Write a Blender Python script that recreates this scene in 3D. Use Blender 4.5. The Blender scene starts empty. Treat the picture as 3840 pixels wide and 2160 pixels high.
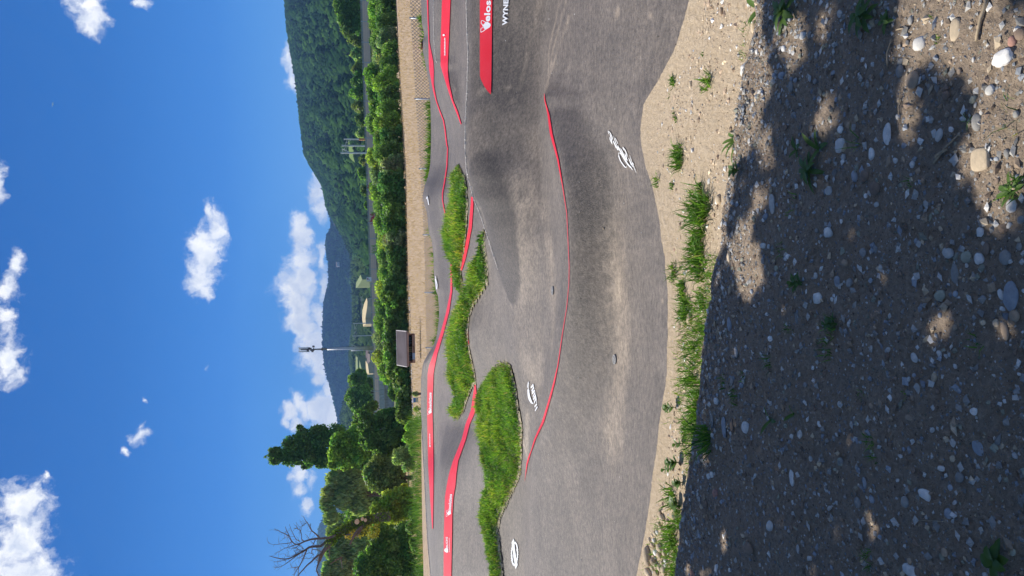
import bpy, math, random
import numpy as np
from mathutils import Vector, Matrix

# ------------------------------------------------------------------ scene, camera, light
sc = bpy.context.scene
COL = sc.collection
W_PX, H_PX, FOC = 3840.0, 2160.0, 3000.0
PITCH, ROLL, EYE = math.radians(9.3), math.radians(1.0), 1.7

cp, sp = math.cos(PITCH), math.sin(PITCH)
F_ = np.array([0.0, cp, -sp]); U0 = np.array([0.0, sp, cp]); R0 = np.array([1.0, 0.0, 0.0])
cr, sr = math.cos(ROLL), math.sin(ROLL)
R_ = R0 * cr - U0 * sr; U_ = U0 * cr + R0 * sr
CAM = np.array([0.0, 0.0, EYE])

cam_d = bpy.data.cameras.new('camera'); cam = bpy.data.objects.new('camera', cam_d); COL.objects.link(cam)
cam_d.sensor_width = 36.0; cam_d.lens = 36.0 * FOC / W_PX
cam_d.clip_start = 0.05; cam_d.clip_end = 20000
# the phone was held upright: the picture's left side is up
M = Matrix(((-U_[0], R_[0], -F_[0], 0), (-U_[1], R_[1], -F_[1], 0), (-U_[2], R_[2], -F_[2], EYE), (0, 0, 0, 1)))
cam.matrix_world = M
sc.camera = cam

SUN_AZ, SUN_EL = math.radians(-46), math.radians(49)
SUN = np.array([math.sin(SUN_AZ) * math.cos(SUN_EL), math.cos(SUN_AZ) * math.cos(SUN_EL), math.sin(SUN_EL)])
ld = bpy.data.lights.new('sun', 'SUN'); ld.energy = 5.4; ld.angle = math.radians(0.53); ld.color = (1.0, 0.95, 0.87)
lo = bpy.data.objects.new('sun', ld); COL.objects.link(lo)
lo.rotation_mode = 'QUATERNION'; lo.rotation_quaternion = Vector(SUN).to_track_quat('Z', 'Y')
lo.location = (-20, 20, 40)

vs = sc.view_settings
sc.display_settings.display_device = 'sRGB'
vs.view_transform = 'Standard'; vs.look = 'None'; vs.exposure = 0.12; vs.gamma = 1.0; vs.use_curve_mapping = False
sc.cycles.use_denoising = True; sc.cycles.denoising_input_passes = 'RGB_ALBEDO_NORMAL'; sc.cycles.denoising_prefilter = 'ACCURATE'
try: sc.cycles.denoiser = 'OPENIMAGEDENOISE'
except Exception: pass
sc.cycles.max_bounces = 8; sc.cycles.diffuse_bounces = 4; sc.cycles.glossy_bounces = 2
sc.cycles.transparent_max_bounces = 6; sc.cycles.volume_bounces = 0; sc.cycles.transmission_bounces = 2
sc.cycles.use_adaptive_sampling = True; sc.cycles.adaptive_threshold = 0.015
sc.cycles.sample_clamp_indirect = 4.0
sc.cycles.caustics_reflective = False; sc.cycles.caustics_refractive = False

def ray(X, Y):
    u = (H_PX - Y) - 1080.0; v = X - 1920.0
    d = F_ + (u / FOC) * R_ - (v / FOC) * U_
    return d
def at(X, Y, y):
    d = ray(X, Y); return CAM + d * (y / d[1])
def atz(X, Y, z):
    d = ray(X, Y); return CAM + d * ((z - EYE) / d[2])
def azel(X, Y):
    d = ray(X, Y); d = d / np.linalg.norm(d)
    return math.atan2(d[0], d[1]), math.asin(d[2])
def project(P):
    P = np.atleast_2d(P) - CAM
    f = P @ F_; u = P @ R_ / f * FOC + 1080; v = -(P @ U_) / f * FOC + 1920
    return v, H_PX - u, f          # X, Y of the picture

# ---- node helpers
class NT:
    def __init__(s, tree): s.t = tree; s.n = tree.nodes; s.l = tree.links
    def new(s, typ, **kw):
        n = s.n.new(typ)
        for k, v in kw.items(): setattr(n, k, v)
        return n
    def put(s, sock, v):
        if isinstance(v, bpy.types.NodeSocket): s.l.new(v, sock)
        elif v is not None: sock.default_value = v
    def m(s, op, a, b=None, c=None, clamp=False):
        n = s.new('ShaderNodeMath', operation=op, use_clamp=clamp)
        s.put(n.inputs[0], a); s.put(n.inputs[1], b); s.put(n.inputs[2], c)
        return n.outputs[0]
    def v(s, op, a, b=None, c=None):
        n = s.new('ShaderNodeVectorMath', operation=op)
        s.put(n.inputs[0], a); s.put(n.inputs[1], b)
        if c is not None: s.put(n.inputs[2] if op != 'SCALE' else n.inputs[3], c)
        return n.outputs['Value'] if op in ('LENGTH', 'DOT_PRODUCT', 'DISTANCE') else n.outputs[0]
    def noise(s, vec, scale, detail=4, rough=0.55, dist=0.0):
        n = s.new('ShaderNodeTexNoise'); s.put(n.inputs['Vector'], vec)
        n.inputs['Scale'].default_value = scale; n.inputs['Detail'].default_value = detail
        n.inputs['Roughness'].default_value = rough; n.inputs['Distortion'].default_value = dist
        return n.outputs[0]
    def ss(s, x, a, b):
        n = s.new('ShaderNodeMapRange', interpolation_type='SMOOTHSTEP')
        s.put(n.inputs[0], x); n.inputs[1].default_value = a; n.inputs[2].default_value = b
        return n.outputs[0]
    def lin(s, x, a, b, c=0.0, d=1.0):
        n = s.new('ShaderNodeMapRange'); s.put(n.inputs[0], x)
        for i, q in enumerate((a, b, c, d)): n.inputs[1 + i].default_value = q
        return n.outputs[0]
    def mix(s, f, a, b, typ='MIX'):
        n = s.new('ShaderNodeMix', data_type='RGBA', blend_type=typ)
        s.put(n.inputs[0], f); s.put(n.inputs[6], rgba(a)); s.put(n.inputs[7], rgba(b))
        return n.outputs[2]
def rgba(c):
    if isinstance(c, (tuple, list)) and len(c) == 3: return (*c, 1.0)
    return c

# ---- world: clear blue sky with cumulus
world = bpy.data.worlds.new('World'); sc.world = world; world.use_nodes = True
wt = NT(world.node_tree); wt.n.clear()
sky = wt.new('ShaderNodeTexSky', sky_type='NISHITA')
sky.sun_disc = False; sky.sun_elevation = SUN_EL; sky.sun_rotation = math.radians(314)
sky.altitude = 400; sky.air_density = 1.0; sky.dust_density = 0.0; sky.ozone_density = 4.0
geo = wt.new('ShaderNodeNewGeometry')
dirv = wt.v('SCALE', geo.outputs['Incoming'], None, -1.0)
tc = wt.new('ShaderNodeTexCoord'); dirv = tc.outputs['Generated']
sep = wt.new('ShaderNodeSeparateXYZ'); wt.put(sep.inputs[0], dirv)
az = wt.m('ARCTAN2', sep.outputs[0], sep.outputs[1]); el = wt.m('ARCSINE', sep.outputs[2])
comb = wt.new('ShaderNodeCombineXYZ'); wt.put(comb.inputs[0], az); wt.put(comb.inputs[1], el)
AE = comb.outputs[0]
# wobble the coordinates so that cloud outlines are ragged
n1 = wt.new('ShaderNodeTexNoise'); wt.put(n1.inputs['Vector'], AE); n1.inputs['Scale'].default_value = 28
n1.inputs['Detail'].default_value = 7; n1.inputs['Roughness'].default_value = 0.6
wob = wt.v('SCALE', wt.v('SUBTRACT', n1.outputs['Color'], (0.5, 0.5, 0.5)), None, 0.036)
AEw = wt.v('ADD', AE, wob)
# (X, Y, half height, half width, weight)
CLOUDS = [
 (805,860,34,85,1),(772,950,62,100,1),(758,1050,44,70,1),(778,1105,24,34,1),(780,800,18,30,1),
 (1126,872,34,66,1.1),(1124,975,52,78,1),(1118,1070,60,86,1.15),(1115,1150,54,78,1.15),(1140,1225,44,62,1),
 (1170,1300,60,72,1.15),(1190,1370,48,60,1),(1180,1420,26,30,1),
 (1200,960,20,70,.8),(1218,1080,26,90,.8),(1195,1190,34,90,.9),
 (1200,1530,52,54,1.15),(1236,1570,62,64,1.15),(1226,1470,30,44,1),(1250,1490,40,40,1),
 (1078,1532,40,44,.8),(1062,1572,24,28,.8),(1104,1592,36,44,.8),(1118,1505,28,44,.8),(1140,1550,30,60,.8),
 (1128,1775,36,52,.9),(1126,1838,30,38,.9),(1152,1900,24,46,.8),(1170,1800,34,70,.6),
 (1094,226,32,62,1),(1102,292,28,44,1),(1100,180,24,30,1),
 (1188,636,26,44,1),(1200,715,36,56,1),(1214,782,30,50,1),(1154,588,14,30,.8),(1230,760,20,80,.8),
 (318,14,64,48,.9),(330,66,50,58,.9),(342,112,24,26,.8),(530,4,34,32,.8),
 (4,690,20,84,.8),(66,985,34,60,.75),(30,1085,50,80,.75),(24,1180,42,70,.75),(12,1340,60,100,.8),(56,1400,44,70,.75),
 (150,1790,14,50,.6),(92,1895,88,80,.95),(76,2040,84,120,.95),(140,2000,46,100,.85),(100,2170,104,120,.95),
 (530,1640,36,56,.7),(472,1700,18,34,.65),(560,1500,20,30,.45),(778,1375,16,28,.45),(520,1600,22,22,.6)]
acc = None; bot = None
for (X, Y, hx, hy, w) in CLOUDS:
    a0, e0 = azel(X, Y)
    k = 1.0 / FOC * 1.0
    c = (a0, e0, 0); inv = (1 / (hy * k * 1.25), 1 / (hx * k * 1.25), 1)
    d = wt.v('LENGTH', wt.v('MULTIPLY', wt.v('SUBTRACT', AEw, c), inv))
    d = wt.m('ADD', d, 1.0 - w)
    if acc is None: acc = d
    else:
        n = wt.m('SMOOTH_MIN', acc, d, 0.25); acc = n
mask = wt.m('SUBTRACT', 1.0, acc)
fine = wt.noise(AEw, 60, 6, 0.62)
dens = wt.m('ADD', mask, wt.m('MULTIPLY', wt.m('SUBTRACT', fine, 0.5), 1.5))
# scattered cumulus added over the unseen rest of the dome, partly as white fill light
gn = wt.noise(wt.v('MULTIPLY', dirv, (1.0, 1.0, 1.8)), 3.2, 7, 0.58)
behind = wt.m('MAXIMUM', wt.ss(wt.m('ABSOLUTE', wt.m('SUBTRACT', az, 0.0)), .50, .75), wt.ss(el, .46, .62))
gd = wt.m('MULTIPLY', wt.ss(gn, .50, .62), behind)
dens = wt.m('MAXIMUM', dens, wt.m('MULTIPLY', gd, .6))
alpha = wt.m('POWER', wt.ss(dens, -0.06, 0.74), 1.15)
# relief lighting: noise difference towards the sun (up and left)
AEs = wt.v('ADD', AEw, (-0.006, 0.009, 0))
lf = wt.m('SUBTRACT', wt.noise(AEw, 34, 5, 0.5), wt.noise(AEs, 34, 5, 0.5))
lit = wt.m('ADD', wt.m('MULTIPLY', lf, 2.6), 0.62)
edge = wt.ss(dens, 0.95, 0.1)
lit = wt.m('ADD', lit, wt.m('MULTIPLY', edge, 0.25), clamp=True)
ccol = wt.mix(lit, (0.55, 0.62, 0.76), (1.0, 1.0, 1.0))
bgs = wt.new('ShaderNodeBackground'); hs = wt.new('ShaderNodeHueSaturation'); hs.inputs['Saturation'].default_value = 1.22; wt.put(hs.inputs['Color'], sky.outputs[0])
skc = wt.mix(1.0, hs.outputs[0], (.72, .92, 1.08), 'MULTIPLY')
rp = wt.new('ShaderNodeValToRGB'); wt.put(rp.inputs[0], wt.lin(el, 0.0, 1.0)); cr_ = rp.color_ramp
cr_.elements[0].position = 0.0; cr_.elements[0].color = (.13, .42, .84, 1); cr_.elements[1].position = 1.0; cr_.elements[1].color = (.006, .075, .31, 1)
for p_, c_ in ((.08, (.070, .33, .82)), (.18, (.022, .205, .67)), (.30, (.009, .140, .51)), (.45, (.006, .110, .43))):
    e_ = cr_.elements.new(p_); e_.color = (*c_, 1)
skc = wt.mix(.93, skc, wt.v('SCALE', rp.outputs[0], None, 9.2))
wt.put(bgs.inputs[0], skc); bgs.inputs[1].default_value = 0.105
bgc = wt.new('ShaderNodeBackground'); wt.put(bgc.inputs[0], ccol); bgc.inputs[1].default_value = 1.08
mixs = wt.new('ShaderNodeMixShader'); wt.put(mixs.inputs[0], alpha)
wt.l.new(bgs.outputs[0], mixs.inputs[1]); wt.l.new(bgc.outputs[0], mixs.inputs[2])
wo = wt.new('ShaderNodeOutputWorld'); wt.l.new(mixs.outputs[0], wo.inputs[0])
world.cycles.sampling_method = 'MANUAL'; world.cycles.sample_map_resolution = 512

# ------------------------------------------------------------------ helpers for objects
rng = np.random.default_rng(7)
def tag(o, label=None, cat=None, group=None, kind=None):
    if label: o['label'] = label
    if cat: o['category'] = cat
    if group: o['group'] = group
    if kind: o['kind'] = kind
    return o
def empty(name, loc=(0, 0, 0), **kw):
    o = bpy.data.objects.new(name, None); COL.objects.link(o); o.location = loc; o.empty_display_size = .1
    return tag(o, **kw)
def mesh_np(name, V, F, mats=(), matidx=None, smooth=False, attrs=None):
    """F: list of arrays (n,3) or (n,4), or one array"""
    me = bpy.data.meshes.new(name)
    V = np.asarray(V, dtype=np.float32).reshape(-1, 3)
    if isinstance(F, np.ndarray): F = [F]
    F = [np.asarray(f, dtype=np.int32) for f in F if len(f)]
    loops = np.concatenate([f.ravel() for f in F]) if F else np.zeros(0, np.int32)
    tot = np.concatenate([np.full(len(f), f.shape[1], np.int32) for f in F]) if F else np.zeros(0, np.int32)
    start = np.concatenate([[0], np.cumsum(tot)[:-1]]).astype(np.int32) if len(tot) else tot
    me.vertices.add(len(V)); me.vertices.foreach_set('co', V.ravel())
    me.loops.add(len(loops)); me.loops.foreach_set('vertex_index', loops)
    me.polygons.add(len(tot)); me.polygons.foreach_set('loop_start', start); me.polygons.foreach_set('loop_total', tot)
    for m in (mats if isinstance(mats, (list, tuple)) else [mats]): me.materials.append(m)
    if matidx is not None: me.polygons.foreach_set('material_index', np.asarray(matidx, np.int32))
    me.polygons.foreach_set('use_smooth', np.full(len(tot), bool(smooth)))
    me.update(calc_edges=True)
    if attrs:
        for k, a in attrs.items():
            a = np.asarray(a, np.float32)
            if a.ndim == 1:
                at_ = me.attributes.new(k, 'FLOAT', 'POINT'); at_.data.foreach_set('value', a)
            else:
                at_ = me.attributes.new(k, 'FLOAT_COLOR', 'POINT')
                at_.data.foreach_set('color', np.c_[a, np.ones(len(a), np.float32)].astype(np.float32).ravel())
    return me
def link(name, me, parent=None, loc=None):
    o = bpy.data.objects.new(name, me); COL.objects.link(o)
    if parent is not None: o.parent = parent
    if loc is not None: o.location = loc
    return o
class MB:
    """collects boxes and tubes in one mesh"""
    def __init__(s): s.V = []; s.F4 = []; s.F3 = []; s.n = 0
    def add(s, V, F4=None, F3=None):
        V = np.asarray(V, float).reshape(-1, 3)
        if F4 is not None: s.F4.append(np.asarray(F4) + s.n)
        if F3 is not None: s.F3.append(np.asarray(F3) + s.n)
        s.V.append(V); s.n += len(V)
    def box(s, c, ax, ay, az):
        """c centre, ax ay az half-axis vectors"""
        c, ax, ay, az = map(lambda q: np.asarray(q, float), (c, ax, ay, az))
        V = [c + i * ax + j * ay + k * az for i in (-1, 1) for j in (-1, 1) for k in (-1, 1)]
        s.add(V, [[0, 1, 3, 2], [4, 6, 7, 5], [0, 4, 5, 1], [2, 3, 7, 6], [0, 2, 6, 4], [1, 5, 7, 3]])
    def tube(s, pts, rad, n=6, cap=True):
        pts = np.asarray(pts, float); rad = np.broadcast_to(np.asarray(rad, float), (len(pts),))
        T = np.gradient(pts, axis=0); T /= np.linalg.norm(T, axis=1)[:, None] + 1e-9
        up = np.array([0.0, 0, 1]) if abs(T[0][2]) < .9 else np.array([1.0, 0, 0])
        V = []; A = np.linspace(0, 2 * np.pi, n, endpoint=False)
        for p, t, r in zip(pts, T, rad):
            a = np.cross(t, up); a /= np.linalg.norm(a) + 1e-9; b = np.cross(t, a); up = -b if False else up
            V.append(p + r * (np.cos(A)[:, None] * a + np.sin(A)[:, None] * b))
        V = np.concatenate(V); F = []
        for i in range(len(pts) - 1):
            for k in range(n):
                k2 = (k + 1) % n
                F.append([i * n + k, i * n + k2, (i + 1) * n + k2, (i + 1) * n + k])
        s.add(V, F)
        if cap:
            m = len(pts) - 1
            s.F3.append(np.array([[s.n - len(V) + m * n, s.n - len(V) + m * n + k, s.n - len(V) + m * n + k + 1] for k in range(1, n - 1)]))
            s.F3.append(np.array([[s.n - len(V), s.n - len(V) + k + 1, s.n - len(V) + k] for k in range(1, n - 1)]))
    def build(s, name, mat, parent=None, smooth=False, attrs=None):
        F = []
        if s.F4: F.append(np.concatenate(s.F4))
        if s.F3: F.append(np.concatenate(s.F3))
        V = np.concatenate(s.V)
        return link(name, mesh_np(name, V, F, mat, smooth=smooth, attrs=attrs), parent)

MATS = {}
def principled(name, col=(.5, .5, .5), rough=.7, spec=.3, metal=0.0):
    m = bpy.data.materials.new(name); m.use_nodes = True
    t = NT(m.node_tree); b = t.n['Principled BSDF']
    t.put(b.inputs['Base Color'], rgba(col)); b.inputs['Roughness'].default_value = rough
    b.inputs['Specular IOR Level'].default_value = spec; b.inputs['Metallic'].default_value = metal
    m['_'] = 0; MATS[name] = m
    return m, t, b
def pos(t):
    return t.new('ShaderNodeNewGeometry').outputs['Position']
def attr(t, name, out='Fac'):
    return t.new('ShaderNodeAttribute', attribute_name=name).outputs[out]
def bump(t, b, h, strength=.5, dist=.02):
    n = t.new('ShaderNodeBump'); n.inputs['Strength'].default_value = strength; n.inputs['Distance'].default_value = dist
    t.put(n.inputs['Height'], h); t.l.new(n.outputs[0], b.inputs['Normal'])
def simple(name, col, rough=.7, spec=.3, metal=0.0, var=.25, scale=6.0):
    m, t, b = principled(name, col, rough, spec, metal)
    n = t.noise(pos(t), scale, 5, .6)
    c = t.mix(t.lin(n, .3, .7), tuple(x * (1 - var) for x in col), tuple(min(1, x * (1 + var)) for x in col))
    t.put(b.inputs['Base Color'], c)
    return m

# ------------------------------------------------------------------ terrain as lofted feature lines
def pchip_eval(xk, yk, xq):
    """monotone cubic, xk (K,), yk(K,), xq(n,)"""
    h = np.diff(xk); dl = np.diff(yk) / h
    d = np.zeros_like(yk)
    for i in range(1, len(xk) - 1):
        if dl[i - 1] * dl[i] > 0:
            w1 = 2 * h[i] + h[i - 1]; w2 = h[i] + 2 * h[i - 1]
            d[i] = (w1 + w2) / (w1 / dl[i - 1] + w2 / dl[i])
    d[0] = dl[0]; d[-1] = dl[-1]
    i = np.clip(np.searchsorted(xk, xq) - 1, 0, len(xk) - 2)
    t = np.clip((xq - xk[i]) / h[i], 0, 1); t2 = t * t; t3 = t2 * t
    return (2 * t3 - 3 * t2 + 1) * yk[i] + (t3 - 2 * t2 + t) * h[i] * d[i] + (-2 * t3 + 3 * t2) * yk[i + 1] + (t3 - t2) * h[i] * d[i + 1]

A_FINE = np.concatenate([np.linspace(-1.6, -.46, 60, endpoint=False), np.linspace(-.46, .46, 760), np.linspace(.46, 1.6, 61)[1:]])
NA = len(A_FINE)
def line3(pts):
    """pts: (Y, X, 'z', val) or (Y, X, 'y', val) -> y(a), z(a) on A_FINE"""
    P = []
    for q in pts:
        Y, X, k, v = q
        P.append(atz(X, Y, v) if k == 'z' else at(X, Y, v))
    P = np.array(P); a = P[:, 0] / P[:, 1]; o = np.argsort(a); a, P = a[o], P[o]
    af = np.clip(A_FINE, a[0], a[-1])
    return pchip_eval(a, P[:, 1], af), pchip_eval(a, P[:, 2], af)
def zl(lst, z): return [(Y, X, 'z', z if not isinstance(z, (list, tuple)) else z[i]) for i, (Y, X) in enumerate(lst)]

LIP = [(-250,2870),(0,2836),(150,2817),(250,2797),(370,2783),(500,2765),(600,2748),(700,2728),(860,2706),(930,2697),(1010,2672),(1150,2650),(1300,2637),(1440,2626),(1640,2600),(1740,2578),(1860,2563),(2000,2541),(2160,2528),(2400,2500)]
EDGE = [(-250,2700),(0,2609),(150,2567),(300,2490),(350,2458),(400,2433),(500,2420),(600,2435),(700,2465),(770,2483),(900,2504),(1000,2517),(1150,2527),(1300,2525),(1440,2518),(1500,2507),(1600,2492),(1700,2481),(1800,2465),(1900,2452),(2000,2437),(2160,2405),(2400,2350)]
feat = []
feat.append(line3(zl(LIP, 0.0)))                                              # 0 lip of the gravel
feat.append(line3(zl(EDGE, -0.13)))                                           # 1 near asphalt edge
feat.append(line3(zl([(-200,2240),(0,2230),(350,2290),(600,2310),(900,2310),(1340,2308),(1700,2300),(2160,2270),(2400,2260)], [-.2,-.2,-.2,-.24,-.26,-.28,-.27,-.25,-.25])))  # 2 valley
feat.append(line3([(-200,2140,'z',-.22),(0,2130,'z',-.2),(250,2075,'z',-.17),(350,2046,'z',-.12),(420,2061,'z',-.07),(500,2071,'z',-.03),(600,2096,'z',0),(700,2113,'z',.01),(800,2128,'z',.01),(1000,2137,'z',.01),(1060,2136,'z',.01),(1150,2128,'z',.01),(1250,2112,'z',.01),(1370,2095,'z',.0),(1494,2067,'y',8.1),(1584,2041,'y',8.6),(1650,2014,'y',9.0),(1725,2000,'y',9.4),(1810,1992,'y',9.7),(1950,1990,'y',9.85),(2160,1990,'y',9.95)]))   # 3 ridge of lane one (red line)
feat.append(line3([(-200,2090,'z',-.26),(0,2072,'z',-.25),(200,2041,'y',9.0),(350,2038,'y',8.95),(450,2034,'y',8.9),(550,2033,'y',8.85),(700,2045,'z',-.09),(900,2068,'z',-.08),(1090,2075,'z',-.08),(1250,2060,'z',-.08),(1400,2035,'z',-.07),(1520,2012,'y',9.2),(1600,1998,'y',9.5),(1680,1990,'y',9.75),(1750,1986,'y',9.95),(1850,1984,'y',10.1),(2160,1984,'y',10.2)]))  # 4 valley two
BERM1 = [(-200,1752,10.7),(0,1750,10.7),(100,1752,10.7),(200,1756,10.65),(300,1754,10.65),(450,1747,10.6),(550,1746,10.55),(600,1748,10.5),(650,1753,10.45),(700,1767,10.4),(740,1776,10.35),(800,1801,10.3),(850,1817,10.25),(900,1834,10.2),(960,1853,10.2),(1000,1866,10.2),(1100,1894,10.3),(1200,1912,10.2),(1300,1925,10.1),(1400,1937,10.1),(1540,1950,10.1),(1650,1965,10.2),(1750,1975,10.3),(1850,1978,10.4),(2160,1978,10.5)]
feat.append(line3([(Y, X, 'y', y) for Y, X, y in BERM1]))                      # 5 crest of the first berm
b5y, b5z = feat[5]
def a_of(X, Y, z):
    P = atz(X, Y, z); return P[0] / P[1]
# 6 behind the first berm
aR = at(1866, 1000, 10.4); aR = aR[0] / aR[1]
w = np.clip((A_FINE - (aR - .02)) / .10, 0, 1); w = w * w * (3 - 2 * w)
y6v, z6v = line3([(900,1810,'y',11.4),(1000,1842,'y',11.3),(1200,1870,'y',11.2),(1400,1905,'y',11.1),(1600,1935,'y',11.1),(1800,1955,'y',11.1),(2160,1958,'y',11.2)])
feat.append((w * (b5y + 1.1) + (1 - w) * np.maximum(y6v, b5y + .25), w * np.minimum(.12, b5z - .2) + (1 - w) * z6v))
feat.append(line3([(-200,1726,'z',.13),(0,1726,'z',.13),(300,1732,'z',.13),(500,1738,'z',.15),(600,1741,'z',.17),(700,1750,'z',.2),(800,1752,'z',.2),(900,1749,'z',.2),(1000,1742,'z',.2),(1100,1750,'z',.21),(1200,1761,'z',.25),(1250,1758,'z',.27),(1300,1760,'z',.25),(1350,1770,'z',.18),(1440,1790,'z',.07),(1540,1795,'z',.06),(1650,1810,'z',.1),(1900,1808,'z',.08),(2160,1830,'z',.08)]))   # 7
feat.append(line3([(-200,1627,'z',.48),(0,1627,'z',.48),(100,1627,'z',.48),(227,1637,'z',.42),(268,1661,'z',.35),(317,1676,'z',.31),(421,1712,'z',.2),(480,1722,'z',.14),(560,1722,'z',.1),(612,1717,'z',.1),(700,1713,'z',.1),(750,1707,'z',.13),(800,1693,'z',.16),(850,1681,'z',.2),(900,1679,'z',.2),(1000,1696,'z',.1),(1168,1717,'z',.08),(1276,1694,'z',.12),(1402,1694,'z',.12),(1484,1704,'z',.1),(1570,1700,'z',.12),(1650,1678,'z',.24),(1730,1662,'y',17.4),(1800,1653,'y',17.1),(1900,1645,'y',16.9),(2000,1641,'y',16.7),(2160,1641,'y',16.6)]))   # 8 second berm
feat.append(line3([(-200,1612,'z',.3),(0,1612,'z',.3),(150,1614,'z',.3),(238,1622,'z',.28),(328,1628,'z',.24),(391,1643,'z',.2),(440,1661,'z',.14),(485,1670,'z',.11),(537,1678,'z',.1),(612,1677,'z',.13),(668,1669,'z',.2),(712,1662,'z',.26),(742,1660,'z',.28),(776,1660,'z',.28),(817,1660,'z',.27),(880,1662,'z',.2),(960,1664,'z',.13),(1093,1685,'z',.07),(1168,1680,'z',.1),(1253,1660,'z',.18),(1328,1645,'z',.22),(1400,1641,'z',.2),(1540,1639,'z',.2),(1700,1634,'z',.25),(1800,1630,'y',21.0),(1900,1626,'y',20.7),(2000,1624,'y',20.5),(2160,1623,'y',20.4)]))  # 9 last lane
feat.append(line3([(Y, X, 'y', y) for Y, X, y in [(-200,1579,24),(0,1579,24),(90,1582,23.6),(130,1590,23.4),(165,1583,23.6),(250,1597,23.2),(320,1609,22.8),(400,1614,22.6),(500,1616,22.5),(600,1614,22.6),(660,1605,22.6),(700,1592,22.7),(740,1586,22.7),(800,1601,22.6),(870,1608,22.5),(900,1618,22.5),(960,1625,22.6),(1022,1627,22.8),(1085,1633,22.8),(1112,1642,22.7),(1168,1646,22.7),(1253,1638,22.8),(1298,1624,23),(1335,1601,23.3),(1365,1587,23.6),(1395,1582,24),(1428,1579,24.2),(1540,1579,24.3),(1614,1583,24.3),(1700,1587,24.3),(1819,1594,24.2),(2001,1603,24),(2160,1616,23.8)]]))   # 10 outermost crest
o10y, o10z = feat[10]
y11v, z11v = line3([(Y, X, 'y', 27.5) for Y, X in [(1500,1590),(1560,1580),(1614,1577),(1700,1577),(1955,1580),(2115,1584),(2200,1586)]])
aL = at(1579, 1560, 24.2); aL = aL[0] / aL[1]
w = np.clip((A_FINE - (aL - .02)) / .03, 0, 1); w = w * w * (3 - 2 * w)
feat.append((w * (o10y + 1.5) + (1 - w) * 27.5, w * (o10z - .42) + (1 - w) * z11v))   # 11
one = np.ones(NA)
feat.append((one * 30.5, one * -.75)); feat.append((one * 45, one * -1.15)); feat.append((one * 70, one * -1.2))
feat.append((one * 135, one * -1.2))
FY = np.array([f[0] for f in feat]); FZ = np.array([f[1] for f in feat])
for k in range(1, len(FY)):
    FY[k] = np.maximum(FY[k], FY[k - 1] + .12)
def fbm_(x):
    r_ = np.random.default_rng(8); t_ = r_.random(512); s_ = 0; a_ = .5
    for k_ in range(4):
        q_ = x * 2 ** k_ + 7 * k_; i_ = np.floor(q_).astype(int); f_ = q_ - i_; s_ = s_ + a_ * (t_[i_ & 511] * (1 - f_) + t_[(i_ + 1) & 511] * f_); a_ *= .5
    return s_ / .94
# smooth the depth of each line a little along the track
def smooth(v, n):
    k = np.hanning(n); k /= k.sum()
    return np.convolve(np.pad(v, n // 2, mode='edge'), k, mode='valid')[:len(v)]
for k in range(2, 12):
    z0 = (FZ[k] - EYE) / FY[k]; FY[k] = smooth(FY[k], 41)
    FZ[k] = EYE + z0 * FY[k]                     # keeps the sight line, moves the point along it
for k in range(1, len(FY)):
    FY[k] = np.maximum(FY[k], FY[k - 1] + .12)
FY[1] += .035 * (fbm_(A_FINE * 60) - .5)
TY = np.vstack([one * -2.0, one * 0.5, FY]); TZ = np.vstack([one * 0, one * 0, FZ])
YQ = np.concatenate([np.arange(.5, 5, .02), np.arange(5, 12, .02), np.geomspace(12, 135, 900)])
ZT = np.zeros((NA, len(YQ)))
for i in range(NA): ZT[i] = pchip_eval(TY[:, i], TZ[:, i], YQ)
def H(x, y):
    x = np.asarray(x, float); y = np.asarray(y, float)
    yc = np.clip(y, .5, 134.9); a = np.clip(x / yc, -1.59, 1.59)
    ia = np.clip(np.searchsorted(A_FINE, a) - 1, 0, NA - 2); fa = (a - A_FINE[ia]) / (A_FINE[ia + 1] - A_FINE[ia])
    iy = np.clip(np.searchsorted(YQ, yc) - 1, 0, len(YQ) - 2); fy = (yc - YQ[iy]) / (YQ[iy + 1] - YQ[iy])
    z = (ZT[ia, iy] * (1 - fa) + ZT[ia + 1, iy] * fa) * (1 - fy) + (ZT[ia, iy + 1] * (1 - fa) + ZT[ia + 1, iy + 1] * fa) * fy
    return np.where(y < .5, 0, z)
def hit(X, Y, y0=1.0, y1=134.0, dz=0.0):
    """first point where the line of sight through a pixel meets the ground"""
    d = ray(X, Y); ys = np.geomspace(y0, y1, 2500); t = ys / d[1]
    x = d[0] * t; z = EYE + d[2] * t; g = H(x, ys) + dz
    below = z <= g
    if not below.any(): i = len(ys) - 1; return np.array([x[i], ys[i], g[i]])
    i = int(np.argmax(below)); i0 = max(i - 1, 0)
    g0, g1 = z[i0] - g[i0], z[i] - g[i]
    f = g0 / (g0 - g1) if g0 > g1 else 0
    yy = ys[i0] + f * (ys[i] - ys[i0]); tt = yy / d[1]
    return np.array([d[0] * tt, yy, float(H(d[0] * tt, yy))])
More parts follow.
